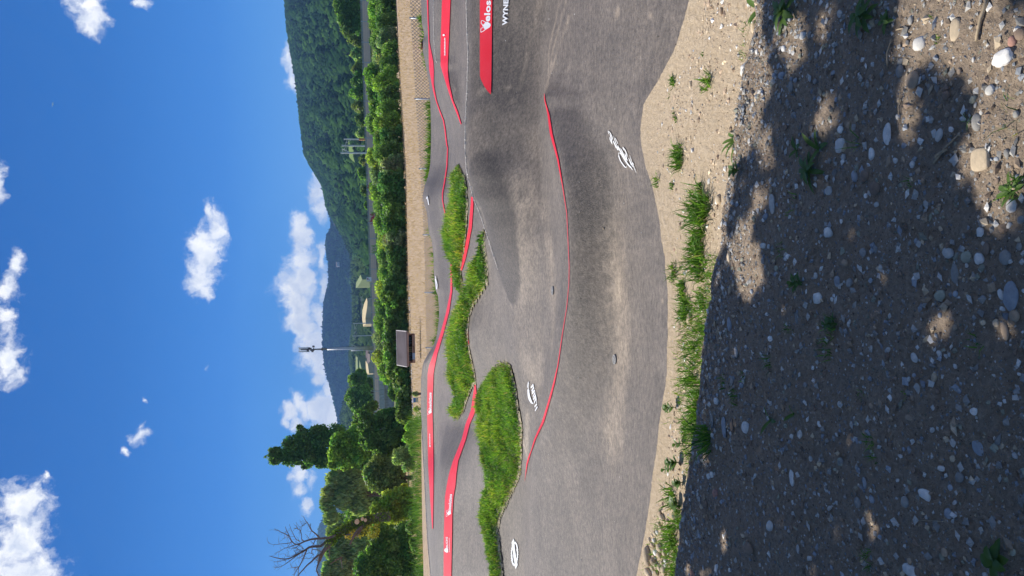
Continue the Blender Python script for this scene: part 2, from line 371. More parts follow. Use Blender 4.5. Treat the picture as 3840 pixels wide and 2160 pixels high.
def loft(k0, k1, nsub, amin=-1.6, amax=1.6, dz=0.0, skirt=0.0):
    """grid between features k0..k1 with nsub rows per gap"""
    ii = np.where((A_FINE >= amin) & (A_FINE <= amax))[0]; a = A_FINE[ii]
    rows = []
    for k in range(k0, k1):
        n = nsub[k - k0] if isinstance(nsub, (list, tuple)) else nsub
        for s in range(n): rows.append(FY[k][ii] * (1 - s / n) + FY[k + 1][ii] * (s / n))
    rows.append(FY[k1][ii]); rows = np.array(rows)
    Y = rows; X = Y * a[None, :]
    Z = np.zeros_like(Y)
    for j, i in enumerate(ii): Z[:, j] = pchip_eval(TY[:, i], TZ[:, i], Y[:, j])
    Z += dz
    if skirt:
        Y = np.vstack([Y[:1], Y, Y[-1:]]); X = np.vstack([X[:1], X, X[-1:]]); Z = np.vstack([Z[:1] - skirt, Z, Z[-1:] - skirt])
    nr, nc = Y.shape
    idx = np.arange(nr * nc).reshape(nr, nc)
    F = np.stack([idx[:-1, :-1], idx[:-1, 1:], idx[1:, 1:], idx[1:, :-1]], -1).reshape(-1, 4)
    return X.ravel(), Y.ravel(), Z.ravel(), F

# numpy value noise
def vnoise(x, y, seed=0):
    r = np.random.default_rng(seed); T = r.random((256, 256))
    xi = np.floor(x).astype(int); yi = np.floor(y).astype(int); fx = x - xi; fy = y - yi
    fx = fx * fx * (3 - 2 * fx); fy = fy * fy * (3 - 2 * fy)
    g = lambda i, j: T[i & 255, j & 255]
    return (g(xi, yi) * (1 - fx) + g(xi + 1, yi) * fx) * (1 - fy) + (g(xi, yi + 1) * (1 - fx) + g(xi + 1, yi + 1) * fx) * fy
def fbm(x, y, o=4, seed=0):
    s = 0; a = .5
    for i in range(o): s = s + a * vnoise(x * 2 ** i, y * 2 ** i, seed + i); a *= .5
    return s / (1 - .5 ** o)

# ---- asphalt
m_asp, t, b = principled('asphalt', rough=.62, spec=.5)
P = pos(t)
grain = t.noise(P, 75, 3, .7); mid = t.noise(P, 9, 5, .6); big = t.noise(P, 1.1, 4, .6)
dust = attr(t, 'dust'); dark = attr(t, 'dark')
speck = t.ss(t.noise(P, 210, 1, .5), .62, .74)
c = t.mix(t.lin(grain, .25, .75), (.045, .039, .035), (.19, .170, .154))
c = t.mix(t.lin(mid, .4, .68, 0, .45), c, (.20, .180, .162)); c = t.mix(t.lin(t.noise(P, 24, 4, .7), .42, .62, .55, 0), c, (.060, .052, .047))
stx = t.noise(t.v('MULTIPLY', P, (1.0, 9.0, 9.0)), 3.0, 5, .65); c = t.mix(t.m('MULTIPLY', t.ss(stx, .56, .70), .35), c, (.30, .27, .24))
c = t.mix(t.m('MULTIPLY', speck, .5), c, (.40, .38, .34))
dn = t.m('MULTIPLY', dust, t.lin(t.m('ADD', t.m('MULTIPLY', mid, .6), t.m('MULTIPLY', big, .6)), .35, .8, .3, 1.25), clamp=True)
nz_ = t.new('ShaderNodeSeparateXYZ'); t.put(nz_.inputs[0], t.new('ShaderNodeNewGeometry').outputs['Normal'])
steep = t.ss(t.m('ADD', nz_.outputs[2], t.m('MULTIPLY', t.m('SUBTRACT', big, .5), .02)), .992, .958)  # slope mask: dark slopes and pale flats, shading put into the colour
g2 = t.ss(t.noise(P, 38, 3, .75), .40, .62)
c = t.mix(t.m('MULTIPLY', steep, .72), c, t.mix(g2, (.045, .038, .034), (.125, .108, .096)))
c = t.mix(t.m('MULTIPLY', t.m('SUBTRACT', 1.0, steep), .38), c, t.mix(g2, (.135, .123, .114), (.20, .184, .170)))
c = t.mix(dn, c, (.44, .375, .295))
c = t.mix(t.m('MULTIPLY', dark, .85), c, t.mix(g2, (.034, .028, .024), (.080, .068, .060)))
c = t.mix(1.0, c, (.93, .86, .785), 'MULTIPLY'); c = t.mix(1.0, c, t.lin(t.noise(P, 21, 7, .82), .38, .62, .55, 1.42), 'MULTIPLY'); c = t.mix(1.0, c, t.lin(t.noise(P, 2.6, 4, .6), .3, .7, .82, 1.16), 'MULTIPLY')
t.put(b.inputs['Base Color'], c)
t.put(b.inputs['Roughness'], t.lin(grain, .2, .8, .5, .72))
bump(t, b, t.m('ADD', t.m('MULTIPLY', grain, .6), t.m('MULTIPLY', t.noise(P, 240, 2, .6), .4)), .85, .012)

def soilmat(name, c1, c2, c3, s1=30, s2=4, bd=.03, bs=.8, rough=.95):
    m, t, b = principled(name, rough=rough, spec=.15)
    P = pos(t)
    f = t.noise(P, s1, 6, .7); g = t.noise(P, s2, 5, .65); h = t.noise(P, s1 * 5, 3, .6)
    c = t.mix(t.lin(f, .3, .7), c1, c2); c = t.mix(t.lin(g, .4, .7, 0, .7), c, c3)
    c = t.mix(t.ss(h, .62, .75), c, tuple(min(1, q * 1.5) for q in c2))
    t.put(b.inputs['Base Color'], c)
    bump(t, b, t.m('ADD', f, t.m('MULTIPLY', h, .4)), bs, bd)
    return m
m_gravelsoil = soilmat('gravelly_soil', (.27, .205, .145), (.56, .44, .33), (.38, .295, .215), 55, 5, .02, 1.0)
m_sand = soilmat('sandy_soil', (.43, .325, .21), (.68, .55, .395), (.52, .405, .275), 32, 3, .02, .9)
m_dry = soilmat('dry_field', (.35, .25, .16), (.55, .415, .285), (.45, .34, .23), 5, .35, .08, .9)
m_green_soil = soilmat('dark_turf', (.06, .07, .03), (.17, .16, .08), (.10, .11, .045), 14, 2, .04, .8)

X, Y, Z, F = loft(1, 10, [40, 18, 14, 34, 8, 14, 10, 8, 10], dz=0.0, skirt=.045)
# dust and dark attributes in world space, from patches located once on the ground
def blob(Xp, Yp, rx, ry, rot=0.0):
    P = hit(Xp, Yp); return (P[0], P[1], rx, ry, rot)
def seg_field(X, Y, pts, width, soft):
    """1 near the polyline (pixels -> ground)"""
    Q = [hit(*p)[:2] for p in pts]; d = np.full(len(X), 9e9)
    for p, q in zip(Q[:-1], Q[1:]):
        v = q - p; L = v @ v + 1e-9
        tt = np.clip(((X - p[0]) * v[0] + (Y - p[1]) * v[1]) / L, 0, 1)
        d = np.minimum(d, np.hypot(X - p[0] - tt * v[0], Y - p[1] - tt * v[1]))
    return np.clip(1 - (d - width) / soft, 0, 1)
nz = fbm(X * 1.3, Y * 1.3, 4, 3)
nzl = fbm(X * 3.1 + 7, Y * 3.1, 4, 9)
dust = .10 + .12 * nz
s = seg_field(X, Y, [(2300,1620),(2312,1500),(2322,1350),(2320,1200),(2316,1050),(2300,930)], .06, .45) * (.35 + .9 * nzl); dust = np.maximum(dust, .85 * s)
s = seg_field(X, Y, [(2305,1150),(2320,900),(2330,700),(2350,560)], .05, .5) * nzl; dust = np.maximum(dust, .5 * s)
s = seg_field(X, Y, [(2075,1250),(2072,1100),(2062,950),(2040,800)], .04, .35) * (.3 + nzl); dust = np.maximum(dust, .55 * s)
for ptl in ([(1948,330),(1985,160),(2023,0)], [(2043,350),(2070,200),(2122,0)], [(2043,350),(2058,190),(2095,20)], [(2043,340),(2085,210),(2135,60)]):
    s = seg_field(X, Y, ptl, .012, .06) * (.3 + nzl); dust = np.maximum(dust, .75 * s)
s = seg_field(X, Y, [(1860,560),(1900,620),(1920,760),(1940,950),(1960,1150),(1980,1300)], .35, .55) * (.35 + .9 * nz) * (.5 + .9 * nzl); dust = np.maximum(dust, .66 * s)
s = seg_field(X, Y, [(1810,500),(1840,590)], .3, .2) * (.4 + .8 * nz); dust = np.maximum(dust, .62 * s)
s = seg_field(X, Y, [(2480,2000),(2490,1700),(2500,1450)], .02, .3) * nzl; dust = np.maximum(dust, .35 * s)
s = seg_field(X, Y, [(1690,1600),(1680,1650)], .15, .6) * nzl; dust = np.maximum(dust, .3 * s)
s = seg_field(X, Y, [(1960,1650),(1975,1700),(1980,1560)], .03, .12); dust = np.maximum(dust, .7 * s * (.5 + nzl))
for q in [(1810,340,.06),(1905,330,.05),(1920,380,.04),(1803,345,.07),(2440,60,.03),(2315,50,.05),(2470,300,.02),(2455,350,.03),(1705,337,.06),(2485,1130,.03)]:
    P0 = hit(q[0], q[1]); dd = np.hypot((X - P0[0]), (Y - P0[1]) * .6); dust = np.maximum(dust, .8 * np.clip(1.3 - dd / q[2], 0, 1))
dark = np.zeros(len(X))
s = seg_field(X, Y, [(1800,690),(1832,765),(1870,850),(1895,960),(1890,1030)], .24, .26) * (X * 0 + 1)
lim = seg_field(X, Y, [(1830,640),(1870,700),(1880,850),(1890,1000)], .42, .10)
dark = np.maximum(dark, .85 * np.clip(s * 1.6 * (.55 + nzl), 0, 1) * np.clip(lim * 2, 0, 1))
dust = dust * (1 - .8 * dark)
for ptl, wd, am in (([(1800,100),(1820,300),(1850,450)], .5, .3), ([(2200,1600),(2200,1300),(2200,1000),(2190,800)], .3, .25), ([(2060,2100),(2060,1900)], .5, .2), ([(1640,860),(1625,820),(1660,900),(1660,980)], .8, .55)):  # camera-facing slopes and roller flank painted darker, standing in for their shading
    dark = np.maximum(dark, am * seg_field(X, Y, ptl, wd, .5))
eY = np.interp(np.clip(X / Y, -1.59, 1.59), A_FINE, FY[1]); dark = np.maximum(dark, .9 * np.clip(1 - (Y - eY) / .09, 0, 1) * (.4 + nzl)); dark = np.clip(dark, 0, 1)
nc = NA; nrow = len(X) // nc
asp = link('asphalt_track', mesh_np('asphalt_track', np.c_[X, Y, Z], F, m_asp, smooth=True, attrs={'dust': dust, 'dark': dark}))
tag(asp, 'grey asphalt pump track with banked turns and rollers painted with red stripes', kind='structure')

# ---- ground around: gravel plateau, sandy verge, dry field
ii = np.where(np.abs(A_FINE) <= 1.6)[0]
def near_grid():
    ys = np.concatenate([np.geomspace(.55, 1.7, 14, endpoint=False), np.arange(0, 1.0001, 1 / 150.)])
    rows = []
    aa = np.concatenate([np.linspace(-1.6, -.46, 30, endpoint=False), np.linspace(-.46, .46, 400), np.linspace(.46, 1.6, 31)[1:]])
    lipy = np.interp(aa, A_FINE, FY[0])
    Yg = np.array([np.full(len(aa), v) for v in ys[:14]] + [1.7 + (lipy - 1.7) * v for v in ys[14:]])
    Xg = Yg * aa[None, :]
    return Xg, Yg
Xg, Yg = near_grid()
Zg = (fbm(Xg * 2.5, Yg * 2.5, 3, 21) - .5) * .05 + (fbm(Xg * 14, Yg * 14, 3, 22) - .5) * .022 + (fbm(Xg * 45, Yg * 45, 3, 23) - .5) * .014
def HG(x, y):
    return (fbm(x * 2.5, y * 2.5, 3, 21) - .5) * .05 + (fbm(x * 14, y * 14, 3, 22) - .5) * .022 + (fbm(x * 45, y * 45, 3, 23) - .5) * .014
# the lip drops to the verge
Yg = np.vstack([Yg, Yg[-1] + .05]); Xg = np.vstack([Xg, Xg[-1] * (1 + .05 / Yg[-2])]); Zg = np.vstack([Zg, Zg[-1] * 0 - .11])
nr, ncg = Yg.shape; idx = np.arange(nr * ncg).reshape(nr, ncg)
F = np.stack([idx[:-1, :-1], idx[:-1, 1:], idx[1:, 1:], idx[1:, :-1]], -1).reshape(-1, 4)
g = link('gravel_ground', mesh_np('gravel_ground', np.c_[Xg.ravel(), Yg.ravel(), Zg.ravel()], F, m_gravelsoil, smooth=True))
tag(g, 'brown gravelly soil in the shade at the near side of the track', kind='structure')
mb = MB(); mb.box((0, -4.2, -.12), (14, 0, 0), (0, 5.6, 0), (0, 0, .06)); g2 = mb.build('ground', m_gravelsoil); tag(g2, 'bare soil behind the viewer', kind='structure')
# verge (drops quickly behind the lip, then gently to the asphalt)
def verge():
    n = 46; rows = []
    aa = A_FINE; s = np.linspace(0, 1, n)
    y0 = FY[0] - .03; y1 = FY[1] + .06
    Yv = y0[None] + (y1 - y0)[None] * s[:, None]; Xv = Yv * aa[None]
    drop = np.clip(s / .1, 0, 1); drop = drop * drop * (3 - 2 * drop)
    Zv = (-.03 - .075 * drop - .03 * s)[:, None] + np.zeros_like(Yv)
    Zv += .022 * np.clip((s - .8) / .2, 0, 1)[:, None]
    amp = (np.clip(1 - s * 1.0, .15, 1))[:, None]
    Zv += (fbm(Xv * 6, Yv * 6, 3, 41) - .5) * .02 * amp + (fbm(Xv * 40, Yv * 40, 3, 42) - .5) * .008
    return Xv, Yv, Zv
Xv, Yv, Zv = verge(); nr, ncv = Yv.shape; idx = np.arange(nr * ncv).reshape(nr, ncv)
F = np.stack([idx[:-1, :-1], idx[:-1, 1:], idx[1:, 1:], idx[1:, :-1]], -1).reshape(-1, 4)
g = link('sandy_verge', mesh_np('sandy_verge', np.c_[Xv.ravel(), Yv.ravel(), Zv.ravel()], F, m_sand, smooth=True))
tag(g, 'pale sandy verge between the gravel bank and the asphalt', kind='structure')
def HV(x, y):
    """height of verge or gravel"""
    x = np.asarray(x, float); y = np.asarray(y, float); a = np.clip(x / np.maximum(y, .3), -1.59, 1.59)
    y0 = np.interp(a, A_FINE, FY[0]) - .03; y1 = np.interp(a, A_FINE, FY[1]) + .06
    s = (y - y0) / (y1 - y0); d = np.clip(s / .1, 0, 1); d = d * d * (3 - 2 * d)
    zv = -.03 - .075 * d - .03 * s
    return np.where(s < 0.02, HG(x, y), np.where(s > 1, H(x, y), zv))
# field
X, Y, Z, F = loft(10, 15, [6, 8, 10, 10, 10], dz=-.03)
g = link('field', mesh_np('field', np.c_[X, Y, Z], F, m_dry, smooth=True)); tag(g, 'dry straw coloured meadow beyond the fence', kind='structure')

# ------------------------------------------------------------------ paint on the track
m_red, t, b = principled('red_paint', (.80, .02, .04), .5, .35)
n = t.noise(pos(t), 70, 4, .7); n2 = t.noise(pos(t), 5, 4, .6)
c = t.mix(t.ss(n, .55, .8), (.82, .018, .035), (.60, .03, .045)); c = t.mix(t.lin(n2, .4, .8, 0, .35), c, (.84, .075, .10)); t.put(b.inputs['Base Color'], c)
bump(t, b, n, .5, .006)
m_white, t, b = principled('white_paint', (.82, .82, .80), .5, .4)
n = t.noise(pos(t), 60, 4, .7); t.put(b.inputs['Base Color'], t.mix(t.ss(n, .6, .8), (.84, .84, .82), (.6, .59, .57)))
from mathutils.geometry import tessellate_polygon

def ribbon(name, E, parent=asp, mat=None, dz=.005, y0=1.0, nx=4, step=10):
    """E: (Xa, Xb, Y) edge pairs in the picture, laid on the ground"""
    E = sorted(E, key=lambda q: q[2]); Ys = [q[2] for q in E]
    Yq = np.unique(np.concatenate([np.arange(Ys[0], Ys[-1], step), Ys]))
    Xa = np.interp(Yq, Ys, [q[0] for q in E]); Xb = np.interp(Yq, Ys, [q[1] for q in E])
    G = []
    for Y, xa, xb in zip(Yq, Xa, Xb):
        A = hit(xa, Y, y0); B = hit(xb, Y, y0)
        if abs(A[1] - B[1]) > 2.2: A = B + (A - B) * (2.2 / abs(A[1] - B[1]))
        G.append([A * (1 - s) + B * s for s in np.linspace(0, 1, nx + 1)])
    return strip(name, np.array(G), parent, mat or m_red, dz)
def strip(name, G, parent, mat, dz):
    x, y = G[..., 0], G[..., 1]; z = H(x, y) + dz + .0006 * y
    n, m = x.shape; idx = np.arange(n * m).reshape(n, m)
    F = np.stack([idx[:-1, :-1], idx[:-1, 1:], idx[1:, 1:], idx[1:, :-1]], -1).reshape(-1, 4)
    return link(name, mesh_np(name, np.stack([x, y, z], -1).reshape(-1, 3), F, mat, smooth=True), parent)
ribbon('red_stripe', [(1802,1850,-240),(1802.5,1849,0),(1802.5,1847,200),(1803,1846,285),(1806,1846,297),(1818,1845,322),(1832,1844.5,342),(1843,1844,354)])
ribbon('red_stripe', [(1660,1692,-200),(1660,1692,0),(1657,1688,100),(1655,1685,170),(1655,1682,245),(1661,1682,268),(1668,1684,290),(1676,1688,317),(1695,1701,375),(1713,1720,421),(1730,1733,466)], y0=12.5)
ribbon('red_stripe', [(1769,1776,738),(1768,1778,765),(1765,1776,798),(1760,1772,854),(1753,1765,891),(1745,1758,929),(1736,1748,973),(1730,1735,1014)], y0=12.5)
ribbon('red_stripe', [(1757,1760,1242),(1756.5,1762,1262),(1758,1764,1280),(1762,1764,1294)], y0=13.3, nx=2)
ribbon('red_stripe', [(1783,1786,1440),(1780,1788,1458),(1776,1791,1484),(1768,1787,1540),(1748,1764,1591),(1733,1749,1650),(1701,1721,1728),(1686,1714,1778),(1678,1711,1819),(1671,1703,1864),(1669,1699,1933),(1667,1698,2001),(1666,1695,2160),(1666,1695,2300)], y0=11.5)
ribbon('red_stripe', [(1692,1699,975),(1691,1698,1093),(1676,1687,1168),(1653,1665,1253),(1627,1642,1328),(1611,1633,1373),(1606,1628,1402),(1605,1626,1466),(1604,1624.5,1543),(1606,1627,1660),(1608,1628,1750),(1612,1628,1819),(1618,1627,1910),(1623,1626,1983)], y0=16.5)
ribbon('red_stripe', [(1603,1608,-150),(1603,1608,0),(1606,1609.5,75),(1609,1612.5,157),(1610,1620,195),(1610.6,1627,231),(1612,1629,261),(1622,1629,317),(1627,1633,343),(1637,1640.5,380),(1651,1655,421),(1663,1667,451),(1669,1673,485),(1675,1679,540),(1679,1682.5,556),(1676,1680,623),(1667.5,1672,679),(1660,1663.5,724),(1660,1663,750),(1666,1669,783),(1673,1676,817)], y0=17)
ribbon('red_stripe', [(1581,1583,147),(1580.5,1585,158),(1580.5,1586,172),(1582,1585,184)], y0=21, nx=2, dz=.03)
# the long curved stripe over the first ridge: its near edge follows the line, a hand's width of paint behind it
RL = [(350,2044,.02),(380,2048,.07),(430,2063,.12),(500,2074,.13),(600,2098,.07),(700,2114,.03),(800,2129,.02),(1000,2138,.016),(1060,2137,.016),(1150,2129,.018),(1250,2113,.024),(1370,2096,.035),(1440,2082,.08),(1494,2068,.1),(1584,2042,.14),(1646,2012,.17),(1700,1993,.18),(1740,1981,.15),(1775,1975,.08),(1804,1970,.02)]
ys = [q[0] for q in RL]; Yq = np.unique(np.concatenate([np.arange(350, 1804, 8), ys])); G = []
for Y in Yq:
    X_ = np.interp(Y, ys, [q[1] for q in RL]); wd = np.interp(Y, ys, [q[2] for q in RL]); A = hit(X_, Y, 5.5)
    G.append([A + np.array([A[0] / A[1], 1, 0]) * wd * s for s in np.linspace(0, 1, 5)])
strip('red_stripe', np.array(G), asp, m_red, .003)

def tri_px(polys, name, mat=m_white, y0=1.0, parent=asp, dz=.011, sub=True):
    """polygons given in picture points, laid on the ground"""
    V = []; F = []
    for P in polys:
        W = [hit(p[0], p[1], y0) for p in P]
        for w_ in W: w_[2] += dz + .0008 * w_[1]
        T = tessellate_polygon([[Vector((p[0], p[1], 0)) for p in P]])
        o = len(V); V += [tuple(w_) for w_ in W]; F += [tuple(o + i for i in q) for q in T]
    return link(name, mesh_np(name, V, np.array(F), mat), parent)
def stroke(pts, w, taper=True):
    """a brush stroke as a list of quads"""
    pts = np.array(pts, float)
    # resample smoothly
    d = np.r_[0, np.cumsum(np.linalg.norm(np.diff(pts, axis=0), axis=1))]
    q = np.linspace(0, d[-1], max(3, len(pts) * 3)); P = np.c_[np.interp(q, d, pts[:, 0]), np.interp(q, d, pts[:, 1])]
    if len(P) > 4:
        P[1:-1] = (P[:-2] + 2 * P[1:-1] + P[2:]) / 4
    T = np.gradient(P, axis=0); T /= np.linalg.norm(T, axis=1)[:, None] + 1e-9; N = np.c_[-T[:, 1], T[:, 0]]
    s = np.linspace(0, 1, len(P)); ww = w / 2 * (np.clip(np.minimum(s, 1 - s) * 6, .35, 1) if taper else 1) * np.ones(len(P))
    L = P + N * ww[:, None]; R = P - N * ww[:, None]
    return [[L[i], L[i + 1], R[i + 1], R[i]] for i in range(len(P) - 1)]
def zz(polys, ox, oy, k): return [[(ox + p[0] / k, oy + p[1] / k) for p in P] for P in polys]
# brush script
S = []
for pts, w in [([(500,690),(545,680),(600,760),(660,860),(720,950),(780,1010),(825,1075)],44), ([(505,690),(508,760),(545,860),(600,945),(655,1015),(685,1020),(690,975)],30),
  ([(265,185),(300,210),(345,290),(370,370),(352,410)],22), ([(265,185),(275,230),(292,262)],16), ([(310,260),(330,330),(345,400),(358,485)],28), ([(300,330),(318,400),(362,490)],22),
  ([(390,305),(420,400),(480,560),(600,720)],20), ([(425,340),(470,440)],16), ([(380,410),(425,500),(452,580)],34), ([(450,540),(500,630)],34), ([(465,420),(490,480)],16),
  ([(490,520),(540,640),(640,800)],34), ([(540,570),(600,680),(660,820),(700,930)],28), ([(600,550),(650,620),(690,710),(700,790)],28), ([(600,550),(610,600),(632,632)],16),
  ([(645,700),(680,800),(705,870)],32), ([(730,800),(780,900),(835,1010)],26), ([(755,735),(790,850),(850,1000),(905,1135)],16), ([(770,880),(800,965)],34), ([(822,900),(850,960)],16)]:
    S += stroke(pts, w * .7)
tri_px(zz(S, 2240, 460, 6.04), 'lettering', dz=.004)
# swoosh and slanted letters
P_ = [[(285,540),(345,560),(352,650),(370,760),(400,850),(430,930),(490,1050),(400,1010),(330,900),(300,800),(290,720)],
 [(475,350),(500,430),(410,510),(390,470)], [(500,440),(515,500),(440,620),(420,580)], [(520,555),(545,590),(460,715),(440,680),(440,620)], [(545,610),(552,690),(480,810),(465,780)],
 [(560,710),(580,760),(500,915),(480,880),(490,830)], [(570,780),(590,880),(510,1035),(500,1000)], [(563,760),(585,800),(608,1000),(594,1000)], [(605,1010),(615,1060),(535,1160),(520,1110)], [(610,1110),(635,1150),(555,1285),(535,1260)]]
P_ += stroke([(320,280),(280,440),(295,500)], 20) + stroke([(325,290),(330,380),(310,480),(340,560)], 16) + stroke([(290,585),(325,520)], 14)
tri_px(zz(P_, 1950, 1400, 9.06), 'lettering', dz=.004, y0=6)
# chainring emblem with a bar across
P_ = [[(280,435),(300,480),(320,700),(345,880),(372,1020),(395,1150),(340,1260),(320,1180),(300,1000),(275,850),(250,690),(230,540)]]
th = np.linspace(0, 2 * np.pi, 61)
C = lambda a_, r_: (312 + r_ * 96 * math.cos(a_) - .12 * r_ * 310 * math.sin(a_) * .15, 845 + r_ * 325 * math.sin(a_))
for i in range(60): P_.append([C(th[i], 1), C(th[i + 1], 1), C(th[i + 1], .84 - .12 * abs(math.cos(th[i]))), C(th[i], .84 - .12 * abs(math.cos(th[i])))])
for i in range(0, 60, 2): P_.append([C(th[i], .99), C(th[i] + .06, 1.07 + .08 * abs(math.cos(th[i]))), C(th[i + 1], .99)])
P_ += stroke([(255,850),(270,930),(262,1000),(280,1040)], 14) + stroke([(350,700),(385,790),(372,900)], 14)
tri_px(zz(P_, 1890, 1960, 7.245), 'lettering', dz=.004, y0=6)
# arrow and small script on the far lane
tri_px(stroke([(1612.5,768),(1610,752),(1607,737)], 2.4, False) + stroke([(1607,737),(1604,746)], 2.2, False), 'lettering', y0=18, dz=.02)
tri_px(stroke([(1637.5,1036),(1641,1055),(1645.5,1070),(1642.5,1085)], 2.2, False) + stroke([(1637,1046),(1640,1066),(1642,1084)], 2.4, False) + stroke([(1640,1050),(1643,1060)], 2.4, False), 'lettering', y0=18, dz=.02)

def text_px(s, P0, P1, hx, y0=1.0, bold=.03, name='lettering', mat=m_white, dz=.006, shear=0.0, capfit=None):
    """one line of lettering from P0 to P1 along its baseline; hx = picture height of a capital letter"""
    cu = bpy.data.curves.new('t', 'FONT'); cu.body = s; cu.offset = bold; cu.resolution_u = 3; cu.size = 1; cu.shear = shear
    cu.space_character = 1.06
    ob = bpy.data.objects.new('t', cu); COL.objects.link(ob)
    dg = bpy.context.evaluated_depsgraph_get(); me = bpy.data.meshes.new_from_object(ob.evaluated_get(dg))
    bpy.data.objects.remove(ob); bpy.data.curves.remove(cu)
    V = np.array([v.co[:] for v in me.vertices]); me.name = name
    x0, x1 = V[:, 0].min(), V[:, 0].max(); cap = .70
    W = []
    for v in V:
        f = (v[0] - x0) / (x1 - x0); g = v[1] / cap
        X_ = P0[0] + (P1[0] - P0[0]) * f - hx * g; Y_ = P0[1] + (P1[1] - P0[1]) * f
        w_ = hit(X_, Y_, y0); w_[2] += dz + .0008 * w_[1]; W.append(w_)
    for v, w_ in zip(me.vertices, W): v.co = w_
    me.materials.clear(); me.materials.append(mat)
    return link(name, me, asp)
def vicon(ox, oy, k, y0, dz=.006):
    """V shaped emblem, coordinates of the large one on the near berm"""
    P = [[(345,835),(400,745),(480,745),(570,805),(582,870),(540,935),(420,1005),(385,1005),(335,940),(345,925),(290,880),(310,840)]]
    P += stroke([(245,1098),(250,960),(330,935)], 18, False) + stroke([(245,1098),(320,1065),(400,1005)], 22, False) + stroke([(335,826),(258,820),(262,697),(310,697),(400,745)], 20, False)
    tri_px([[(ox + (p[0] - 400) / k, oy + (p[1] - 900) / k) for p in Q] for Q in P], 'emblem', y0=y0, dz=dz)
vicon(1780 + 400 / 9.057, 900 / 9.057, 9.057, 6)
text_px('elosolutions', (1840.5, 81), (1852, -158), 21.5, 6, .035)
text_px('WYNE', (1905, 95), (1910, -1), 17, 6, .04)
vicon(1685, 1926, 18, 13); text_px('elosolutions', (1694.5, 1920), (1699.5, 1853), 11, 13, .03, dz=.01)
text_px('BUCHS', (1684.5, 2053.5), (1683.5, 2013), 7.5, 13, .02, dz=.01)
tri_px([[(1670,2063),(1673,2057),(1679,2055),(1685,2056),(1685,2071),(1679,2072),(1673,2069)]], 'emblem', y0=13)
tri_px(sum([stroke([(1690.5 + (i % 2), 2070 - i * 2.6), (1688.2 + ((i * 7) % 3) * .4, 2068.6 - i * 2.6)], 1.0, False) for i in range(21)], []), 'lettering', y0=13)
vicon(1614.5, 1546, 22, 18, .01); text_px('elosolutions', (1622, 1540), (1622, 1472), 10.5, 18, .03, dz=.012)
text_px('@velosolutions', (1618, 1676), (1617, 1626), 4.5, 18, .02, dz=.012)
th = np.linspace(0, 2 * np.pi, 15)[:-1]
tri_px([[(1668.2 + 4 * math.cos(q), 131.8 + 4 * math.sin(q)) for q in th]], 'emblem', y0=12.5)
tri_px(sum([stroke([(1674.6, 207 - i * 2.9), (1669.8 + ((i * 5) % 4) * .5, 206.4 - i * 2.9 )], 1.7, False) + stroke([(1672.4, 207.4 - i * 2.9), (1672.1, 205.2 - i * 2.9)], 1.2, False) for i in range(23)], []), 'lettering', y0=12.5)

# pale rubble along the raw edges of the asphalt
m_rub = simple('pale_rubble', (.55, .50, .43), .9, .2, var=.35, scale=25)
def rubble(k, Ya, Yb, zoff=0.0, w=.05, n=700, ysh=.0):
    Aa = at(1800, Ya, 10); Ab = at(1800, Yb, 10); a0, a1 = sorted((Aa[0] / Aa[1], Ab[0] / Ab[1]))
    r = np.random.default_rng(k + 11); mb = MB()
    q = r.uniform(a0, a1, n); fy = np.interp(q, A_FINE, FY[k]) + ysh + r.normal(0, w * .5, n); fx = fy * q; fz = H(fx, fy)
    for x_, y_, z_ in zip(fx, fy, fz):
        s_ = r.uniform(.003, .010) * (1 + (y_ - 10) * .05); v = r.normal(size=3); v /= np.linalg.norm(v); a_ = np.cross(v, [0, 0, 1.]); a_ /= np.linalg.norm(a_) + 1e-6; b_ = np.cross(v, a_)
        mb.box((x_, y_, z_ + s_ * .2 + zoff), v * s_, a_ * s_ * r.uniform(.6, 1.4), b_ * s_ * .8)
    o = mb.build('edge_rubble', m_rub); tag(o, kind='stuff'); return o
o = rubble(5, -150, 1010, n=2600, w=.035); o['label'] = 'pale crumbled edge along the crest of the nearest berm'
o = rubble(8, -150, 240, n=600); o['label'] = 'pale crumbled edge along the second berm'

o = rubble(10, 1600, 2250, n=900, w=.06); o['label'] = 'pale edge along the outermost berm at the left'
# ------------------------------------------------------------------ grass islands
m_grass, t, b = principled('grass_blades', rough=.55, spec=.3)
tint = attr(t, 'tint', 'Color'); t.put(b.inputs['Base Color'], tint)
b.inputs['Subsurface Weight'].default_value = 0.0
tr = t.new('ShaderNodeBsdfTranslucent'); t.put(tr.inputs[0], t.mix(1.0, tint, (1.2, 1.25, .5), 'MULTIPLY'))
ms = t.new('ShaderNodeMixShader'); ms.inputs[0].default_value = .38
t.l.new(b.outputs[0], ms.inputs[1]); t.l.new(tr.outputs[0], ms.inputs[2]); t.l.new(ms.outputs[0], t.n['Material Output'].inputs[0])
m_leaf = m_grass

